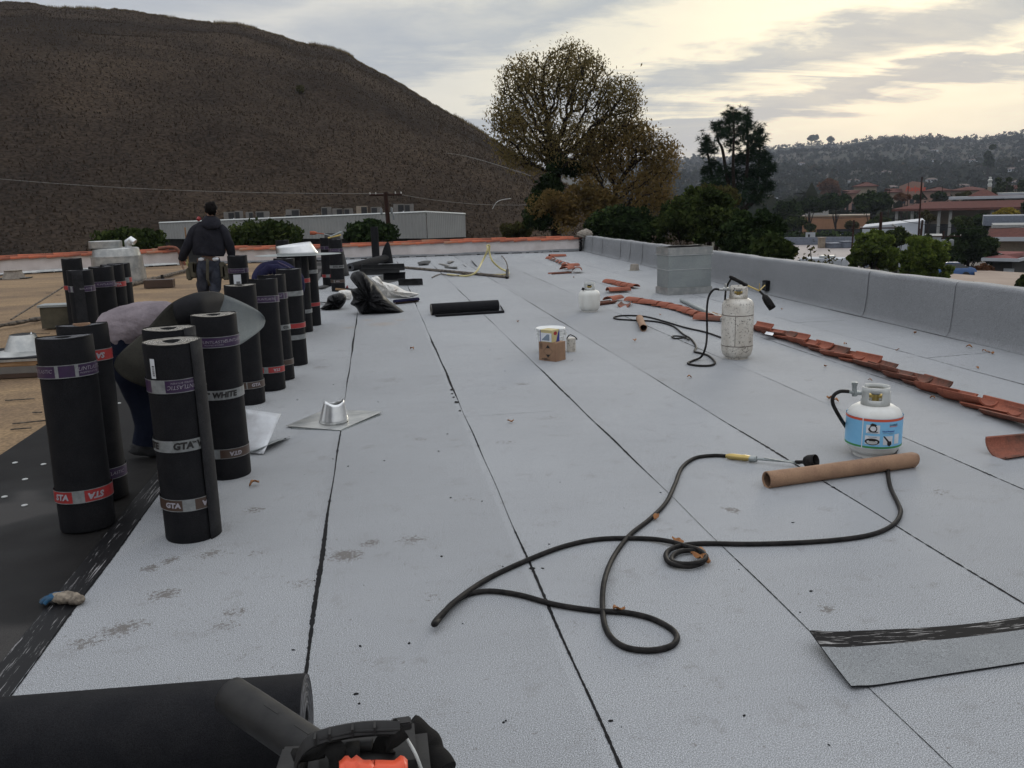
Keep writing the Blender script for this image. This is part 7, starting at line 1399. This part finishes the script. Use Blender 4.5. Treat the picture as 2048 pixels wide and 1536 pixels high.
# near tan rooftops / car park
pk = at(1990, 575, 60); za = at(1960, 560, 80).z
mbp = MB(); ring = [at(1905, 400, 56), at(2150, 400, 46), at(2150, 400, 68), at(1900, 400, 74)]; zc_ = at(1990, 552, 72).z
tb_ = thing('tan_rooftop', 'low tan flat rooftop just beyond the parapet at the right edge', 'building'); MB().add([(p.x, p.y, -13) for p in ring] + [(p.x, p.y, zc_) for p in ring], [(0, 1, 5, 4), (1, 2, 6, 5), (2, 3, 7, 6), (3, 0, 4, 7)]).build('walls', 'redroof', tb_, 0); MB().poly([(p.x, p.y, zc_ + .01) for p in ring]).build('roof', 'concrete', tb_, 0)
ring = [at(1965, 400, 78), at(2130, 400, 74), at(2130, 400, 84), at(1960, 400, 88)]; zc_2 = at(2020, 546, 85).z; t = thing('tan_rooftop', 'second narrow tan rooftop with a brown edge above the first at the right edge', 'building'); MB().add([(p.x, p.y, -13) for p in ring] + [(p.x, p.y, zc_2) for p in ring], [(0, 1, 5, 4), (1, 2, 6, 5), (2, 3, 7, 6), (3, 0, 4, 7)]).build('walls', 'brownp', t, 0); MB().poly([(p.x, p.y, zc_2 + .01) for p in ring]).build('roof', 'concrete', t, 0)
# car park ground and road
for k, (a, b, D0, D1, m_) in enumerate([(1560, 1760, 235, 285, 'asphalt'), (1850, 2060, 150, 205, 'asphalt'), (1860, 2060, 100, 120, 'concrete')]):
    Q = [[(lambda g_: (g_.x, g_.y, g_.z + .12 + .03 * k))(ground_at(a + (b - a) * f, D0 + (D1 - D0) * g)) for f in np.linspace(0, 1, 12)] for g in np.linspace(0, 1, 8)]; struct(MB().grid(Q).build('car_park', m_, None, 0))
hedge = leaves('hedge', np.concatenate([np.array(ground_at(px, 205)) + rt.normal(size=(330, 3)) * np.array([1.6, 1.6, 1.0]) + np.array([0, 0, 1.4]) for px in range(1540, 1740, 9)]), .75, 'lv_dark'); tag(hedge, 'long dark clipped hedge below the orange building', 'hedge')
sg = thing('sign_board', 'white square sign board standing in front of the dark hedge', 'sign', ground_at(1624, 170), math.atan2(*[(at(1632, 470, 170) - at(1616, 470, 170))[i] for i in (1, 0)])); zS = at(1624, 473, 170).z - sg.location.z
MB().box((0, 0, zS), (1.7, .15, 1.5)).build('board', 'wbldg', sg, 0); MB().tube([(0, 0, 0), (0, 0, zS - .7)], .08, 6).build('post', 'shade', sg); MB().box((-.25, -.09, zS + .1), (.35, .02, .6)).box((.3, -.09, zS - .15), (.6, .02, .12)).box((.3, -.09, zS - .4), (.7, .02, .08)).build('dark_marks', 'grille', sg, 0)
# cars
def car(paint):
    t = thing('parked_car', 'x', 'car'); sec = [(-2.2, .35, .62, .80), (-2.1, .30, .82, .86), (-1.2, .28, .92, .9), (-.9, .28, .94, .9), (1.4, .28, .98, .9), (2.05, .30, .95, .88), (2.2, .38, .75, .82)]
    P = []
    for x, z0, z1, w in sec: P.append([(x, -w, z0), (x, -w, z1 * .8), (x, -w * .92, z1), (x, w * .92, z1), (x, w, z1 * .8), (x, w, z0), (x, -w, z0)])
    MB().grid(P).poly(P[0][:6]).poly(P[-1][:6]).build('body', paint, t, 35)
    c = [(-1.25, .92, .82), (-.55, 1.38, .66), (.85, 1.42, .66), (1.65, .96, .8)]; P = [[(x, -.82 if z < 1.1 else -w, z - (.3 if z < 1.1 else 0)), (x, -w, z), (x, w, z), (x, .82 if z < 1.1 else w, z - (.3 if z < 1.1 else 0))] for x, z, w in c]
    MB().add([(-1.25, -.82, .92), (1.65, -.82, .95), (.85, -.66, 1.38), (-.55, -.66, 1.36), (-1.25, .82, .92), (1.65, .82, .95), (.85, .66, 1.38), (-.55, .66, 1.36)], [(0, 1, 2, 3), (5, 4, 7, 6), (4, 0, 3, 7), (1, 5, 6, 2)]).build('windows', 'glass', t, 0)
    MB().box((.15, 0, 1.40), (1.45, 1.34, .06), bev=.02).build('car_roof', paint, t)
    for x in (-1.4, 1.35):
        for y in (-.84, .84): MB().lathe([(.0005, -.1), (.30, -.1), (.33, -.06), (.33, .06), (.30, .1), (.0005, .1)], 16, Matrix.Translation((x, y, .33)) @ Matrix.Rotation(PI / 2, 4, 'X')).build('wheel', 'tyre', t)
    return t
protos = {m_: None for m_ in ('carwhite', 'cardark', 'carsilver', 'carblue')}
carl = [(1590, 'cardark', 255, 'dark parked car at the left end of the car park under the orange building'), (1584, 'carwhite', 268, 'white parked car at the left end of the car park below the orange building'), (1612, 'carsilver', 256, 'silver parked car behind the white sign board'), (1640, 'cardark', 262, 'dark parked car in the middle of the car park'), (1664, 'carsilver', 252, 'pale parked car in the middle of the car park'), (1684, 'carwhite', 262, 'white parked car right of the middle of the car park'), (1702, 'cardark', 252, 'dark parked car right of the middle of the car park'), (1722, 'carwhite', 250, 'white parked car beside the white gable building'), (1688, 'carblue', 275, 'blue parked car at the back of the car park'), (1877, 'carwhite', 176, 'white parked car under the long red roof'), (1912, 'carsilver', 178, 'silver parked car half hidden under the long red roof'), (1633, 'carwhite', 196, 'white parked car low beside the sign board'), (1662, 'carsilver', 198, 'pale parked car in front of the hedge'), (1900, 'cardark', 128, 'dark parked car beside the pole with three transformers'), (1897, 'carwhite', 134, 'white parked car beside the pole with three transformers'), (1906, 'carblue', 86, 'blue car just beyond the parapet near the dark round tree')]
for px, m_, D, lb in carl:
    g_ = ground_at(px, D); v_ = math.atan2(g_.y, g_.x) + PI / 2 + PI + random.uniform(-.5, .5)
    if protos[m_] is None: protos[m_] = car(m_); t = protos[m_]; t.location = g_ + Vector((0, 0, .2)); t.rotation_euler = (0, 0, v_); t['label'] = lb
    else: t = dup(protos[m_], g_ + Vector((0, 0, .2)), v_, lb)
    t['group'] = 'cars parked in the valley'
    if D == 86: t.location.z = at(1906, 557, 86).z
st = thing('statue', 'pale standing figure shape on top of the shop roofs beyond the turret', 'statue', ground_at(1977, 330)); zs_ = at(1977, 374, 330).z - st.location.z; MB().lathe([(1.0, 0), (.7, zs_ * .5), (.6, zs_)], 10).build('plinth', 'tan', st); MB().lathe([(.5, zs_), (.7, zs_ + .8), (.45, zs_ + 1.3), (.75, zs_ + 2.2), (.3, zs_ + 2.6), (.38, zs_ + 3.0), (.05, zs_ + 3.3)], 10).build('figure', 'porcelain', st)
# town trees
tt_ = [(1690, 1800, 455, 580, 66, 26000, 150, .17, 'lv_bright', 'bright yellow green tree just beyond the parapet, left of two'), (1790, 1905, 465, 600, 62, 26000, 150, .165, 'lv_bright', 'bright yellow green tree just beyond the parapet, right of two'), (1765, 1822, 448, 520, 78, 6000, 34, .22, 'lv_mid', 'mid green tree top in front of the white gable building'), (1825, 1875, 470, 530, 74, 5000, 30, .2, 'lv_mid', 'darker green tree top between the bright trees and the white block'),
 (1872, 2004, 448, 570, 98, 28000, 170, .23, 'lv_dark', 'large dark round tree at the right of the town'), (1988, 2045, 415, 455, 150, 4500, 30, .34, 'lv_yellow', 'yellow autumn tree in front of the long red roof'), (1900, 1945, 425, 470, 158, 3500, 24, .36, 'lv_mid', 'green tree in front of the columns of the long red roof'), (1935, 1990, 420, 470, 165, 4500, 28, .36, 'lv_dark', 'dark green tree in front of the long red roof'), (1840, 1872, 418, 462, 170, 2200, 16, .34, 'lv_olive', 'small olive tree between the thin poles'), (2030, 2090, 420, 470, 150, 3500, 24, .34, 'lv_dark', 'dark tree at the right edge before the long red roof'),
 (1700, 1785, 380, 440, 235, 9000, 46, .55, 'lv_dark', 'very dark broad tree left of the long red roof'), (1640, 1705, 385, 432, 250, 6500, 40, .55, 'lv_dark', 'dark tree above the left part of the orange building'), (1590, 1650, 392, 440, 245, 6000, 36, .5, 'lv_dark', 'dark tree above the left end of the orange building'), (1545, 1605, 395, 455, 225, 6500, 36, .5, 'lv_dark', 'dark tree just right of the pine'), (1560, 1615, 430, 470, 215, 4200, 26, .45, 'lv_mid', 'green tree beside the car park'), (1605, 1635, 442, 468, 225, 1800, 12, .4, 'lv_mid', 'small round tree in front of the orange building, left'), (1684, 1720, 436, 464, 230, 2200, 14, .4, 'lv_olive', 'small olive tree in front of the orange building, right'), (1735, 1785, 430, 468, 190, 3500, 22, .4, 'lv_mid', 'green tree between the orange building and the white gable building'),
 (1785, 1825, 386, 405, 290, 2600, 20, .5, 'lv_rust', 'rust coloured tree before the red lettered shop'), (1825, 1850, 388, 404, 300, 1500, 12, .5, 'lv_mid', 'small green tree below the red lettered shop'), (1858, 1892, 384, 402, 300, 2200, 14, .5, 'lv_dark', 'dark bushy tree right of the red lettered shop'), (1912, 1945, 382, 402, 300, 2200, 14, .5, 'lv_olive', 'olive bushy tree left of the turret'), (1635, 1690, 338, 372, 520, 4200, 28, 1.0, 'lv_rust', 'reddish brown autumn tree on the lower slope'), (1965, 1995, 280, 318, 900, 3000, 16, 1.6, 'lv_dark', 'tall dark rounded tree standing out on the right slope'), (2045, 2100, 395, 425, 200, 2500, 16, .5, 'lv_mid', 'green tree at the far right beside the long roof'), (1940, 1990, 525, 560, 88, 2500, 18, .22, 'lv_rust', 'orange brown shrub at the foot of the dark round tree'), (2030, 2062, 545, 590, 56, 2200, 14, .16, 'lv_mid', 'small green bush at the right edge over the parapet'), (1985, 2030, 340, 372, 380, 3500, 22, .8, 'lv_mid', 'green tree behind the turret'), (2020, 2080, 345, 375, 370, 3500, 22, .8, 'lv_dark', 'dark green tree behind the cream gabled buildings')]
for k, (a, b, c, d, D, n, ncl, lf, mm, lb) in enumerate(tt_): pxtree('broadleaf_tree', lb, a, b, c, d, D, n, ncl, lf, mm, 100 + k, group='trees in the valley', trunk=.2 if D < 150 else .35)
# sprigs over the parapet
for k, (px, py) in enumerate([(1621, 500), (1658, 512), (1596, 520)]):
    t = thing('leafy_sprig', ['tall leafy sprig poking above the parapet in front of the trailer', 'second leafy sprig right of the tall one above the parapet', 'low leafy sprig left of the tall one above the parapet'][k], 'sprig', (0, 0, 0)); top = at(px, py, 24); b0_ = Vector((top.x, top.y, -2)); MB().tube(smoothpts([b0_, b0_.lerp(top, .6) + Vector((.1, 0, 0)), top], 4), .012, 5).build('stem', 'bark', t)
    leaves('leaves', np.array(top)[None] + rt.normal(size=(70, 3)) * np.array([.10, .10, .20]) - np.array([0, 0, .25]), .06, 'lv_olive', t)
mt['dimroof'] = M('weathered_roof', (.17, .12, .10), .9, col2=(.13, .10, .09))
# distant woodland and houses
Lc = []; rw = np.random.default_rng(77)
a0, a1 = azel(1230, 400)[0], azel(2120, 400)[0]
sz = []
for k in range(11500):
    a = rw.uniform(a0, a1); r = 330 * (2600 / 330) ** rw.uniform(0, 1)
    if r < 450 and rw.random() < .6: continue
    h = rw.uniform(3.5, 8.5) * (1.7 if rw.random() < .10 else 1); z = gz(a, r); m = 20; w_ = h * rw.uniform(.4, .75); q = rw.normal(size=(m, 3)); q /= np.linalg.norm(q, axis=1)[:, None]; q *= rw.uniform(.4, 1, (m, 1)); Lc.append(np.array([r * math.sin(a), r * math.cos(a), z + h * .5]) + q * np.array([w_, w_, h * .5])); sz += [h * .30] * m
Lc = np.concatenate(Lc); sz = np.array(sz)
o = leaves('distant_woodland', Lc, 1.0, 'lv_far', r=rw)
Vv = np.empty(len(Lc) * 12, np.float32); o.data.vertices.foreach_get('co', Vv); Vv = Vv.reshape(-1, 4, 3); c_ = Lc[:, None]; Vv = c_ + (Vv - c_) * sz[:, None, None]; o.data.vertices.foreach_set('co', Vv.astype(np.float32).ravel()); o.data.update(); o['kind'] = 'stuff'
hw = thing('hillside_house', 'x', 'house', group='pale houses scattered on the wooded hillside'); MB().box((0, 0, 1.6), (10, 6, 3.2)).build('walls', 'wbldg', hw, 0); hiproof(-5, 5, -3, 3, 3.2, 4.6, 3, .4).build('roof', 'dimroof', hw, 0); windows(hw, (-3, 0, 3), 1.8, 1.6, 1.4, y=-3.02)
hs_ = [(1705, 309, 1000), (1722, 352, 620), (1768, 312, 1100), (1782, 318, 900), (1842, 288, 1900), (1862, 292, 1700), (1856, 302, 1500), (1880, 283, 2100), (1905, 280, 2200), (1735, 318, 850), (1726, 325, 760), (1690, 330, 700), (1860, 315, 1000), (1940, 300, 1500), (2020, 312, 1100), (2040, 300, 1300), (2035, 318, 900), (1560, 350, 620), (1572, 338, 760), (1545, 344, 820), (1590, 385, 720), (1400, 338, 900), (1385, 345, 800), (1372, 350, 800), (1925, 330, 900), (1900, 346, 760), (1600, 312, 1500)]
for k, (px, py, D) in enumerate(hs_):
    g_ = ground_at(px, D); v_ = math.atan2(g_.y, g_.x) + PI / 2 + PI + random.uniform(-.6, .6); lb = 'small pale house among trees on the far wooded hillside'
    z = g_.z + 3.0
    if k == 0: hw.location = (g_.x, g_.y, z); hw.rotation_euler = (0, 0, v_); hw['label'] = lb
    else: dup(hw, (g_.x, g_.y, z), v_, lb, (1, 1, 1))
# ridge top trees
for k, (px, D, h) in enumerate([(1617, 2450, 30), (1624, 2460, 36), (1654, 2440, 26)]):
    g_ = ground_at(px, D); crown_tree('ridge_tree', ['left one of two close dark trees on the far ridge', 'right one of two close dark trees on the far ridge', 'lone small tree on the far ridge'][k], 'tree', (g_.x, g_.y, g_.z), (g_.x, g_.y, g_.z + h * .45), (h * .3, h * .3, h * .28), 500, 10, h * .16, 3.2, 'lv_dark', k + 200, trunk=1.2)
# dry brush on the hill
hb = []; n = 150000; ii = rw.integers(1, nA - 1, n); jj = np.minimum(nR - 12, (rw.uniform(0, 1, n) ** .8 * (nR - 11)).astype(int)); jit_ = rw.uniform(0, 1, (n, 2))
Pq = hillV[ii, jj] + (hillV[np.minimum(ii + 1, nA - 1), jj] - hillV[ii, jj]) * jit_[:, :1] + (hillV[ii, jj + 1] - hillV[ii, jj]) * jit_[:, 1:]
hgt = rw.uniform(.10, .28, n) * np.where(rw.random(n) < .03, 1.8, 1.0); an = rw.uniform(0, 2 * PI, n); wv = np.stack([np.cos(an), np.sin(an), np.zeros(n)], 1) * (hgt * .45)[:, None]; up = np.stack([rw.normal(size=n) * .2, rw.normal(size=n) * .2, np.ones(n)], 1) * hgt[:, None]
V = np.stack([Pq - wv - up * .15, Pq + wv - up * .15, Pq + wv * .5 + up * .8, Pq - wv * .3 + up], 1).reshape(-1, 3); mt['brush'] = Mleaf('dry_brush', (.034, .0245, .017), (.047, .034, .0235), (.076, .055, .034), .35, .03, .35)
o = fast('dry_brush', V, np.arange(4 * n).reshape(n, 4), 'brush'); o['kind'] = 'stuff'
rg = []; n2_ = 26000; ii = rw.integers(1, nA - 1, n2_); jj = nR - 12 - rw.integers(0, 5, n2_); jt_ = rw.uniform(0, 1, (n2_, 2)); Pq = hillV[ii, jj] + (hillV[ii + 1 - 1 * (ii >= nA - 1), jj] - hillV[ii, jj]) * jt_[:, :1] + (hillV[ii, np.maximum(jj - 1, 0)] - hillV[ii, jj]) * jt_[:, 1:]
hg = rw.uniform(.2, .75, n2_) * (.6 + .8 * (np.sin(ii * .21) * np.sin(ii * .043) > .1)); an = rw.uniform(0, 2 * PI, n2_); wv = np.stack([np.cos(an), np.sin(an), np.zeros(n2_)], 1) * .07; up = np.stack([rw.normal(size=n2_) * .35, rw.normal(size=n2_) * .35, np.ones(n2_)], 1) * hg[:, None]
V = np.stack([Pq - wv, Pq + wv, Pq + up], 1).reshape(-1, 3); mt['rgrass'] = Mleaf('ridge_grass', (.07, .052, .030), (.13, .098, .052), (.20, .155, .085), .45); o = fast('ridge_grass', V, np.arange(3 * n2_).reshape(n2_, 3), 'rgrass'); o['kind'] = 'stuff'
# a few darker bushes on the hill
for k, (px, py, f) in enumerate([(597, 187, .62)]):
    i = int(np.argmin(abs(azs - azel(px, py)[0]))); col_ = hillV[i]; e_ = (col_[:, 2] - CAMH) / np.hypot(col_[:, 0], col_[:, 1]); j = int(np.argmin(abs(e_[:nR - 12] - azel(px, py)[1]))); p = hillV[i, j]
    leavesP = clumpcloud(tuple(p + np.array([0, 0, .6])), (.6, .6, .4), 400, 8, .5, rw); o = leaves('hill_bush', leavesP, .3, 'lv_olive', r=rw); tag(o, ['dark round bush standing alone high on the dry hill', 'dark bush low on the hill above the left shrub', 'second dark bush low on the hill beside the first', 'dark bush at the far left foot of the hill', 'dim bush on the lower left of the hill'][k], 'bush')
print('objects', len(bpy.data.objects))

hzb = MB().box((0, 0, 85), (7400, 7400, 260)).build('haze', 'grille', None, 0); hm = bpy.data.materials.new('haze'); hm.use_nodes = True; t = hm.node_tree; t.nodes.clear()
pvn = nd(t, 'ShaderNodeVolumePrincipled'); pvn.inputs['Color'].default_value = (.80, .87, 1.0, 1); pvn.inputs['Density'].default_value = .00012; nd(t, 'ShaderNodeOutputMaterial', i={1: pvn.outputs[0]})
hzb.data.materials.clear(); hzb.data.materials.append(hm); hzb['kind'] = 'stuff'
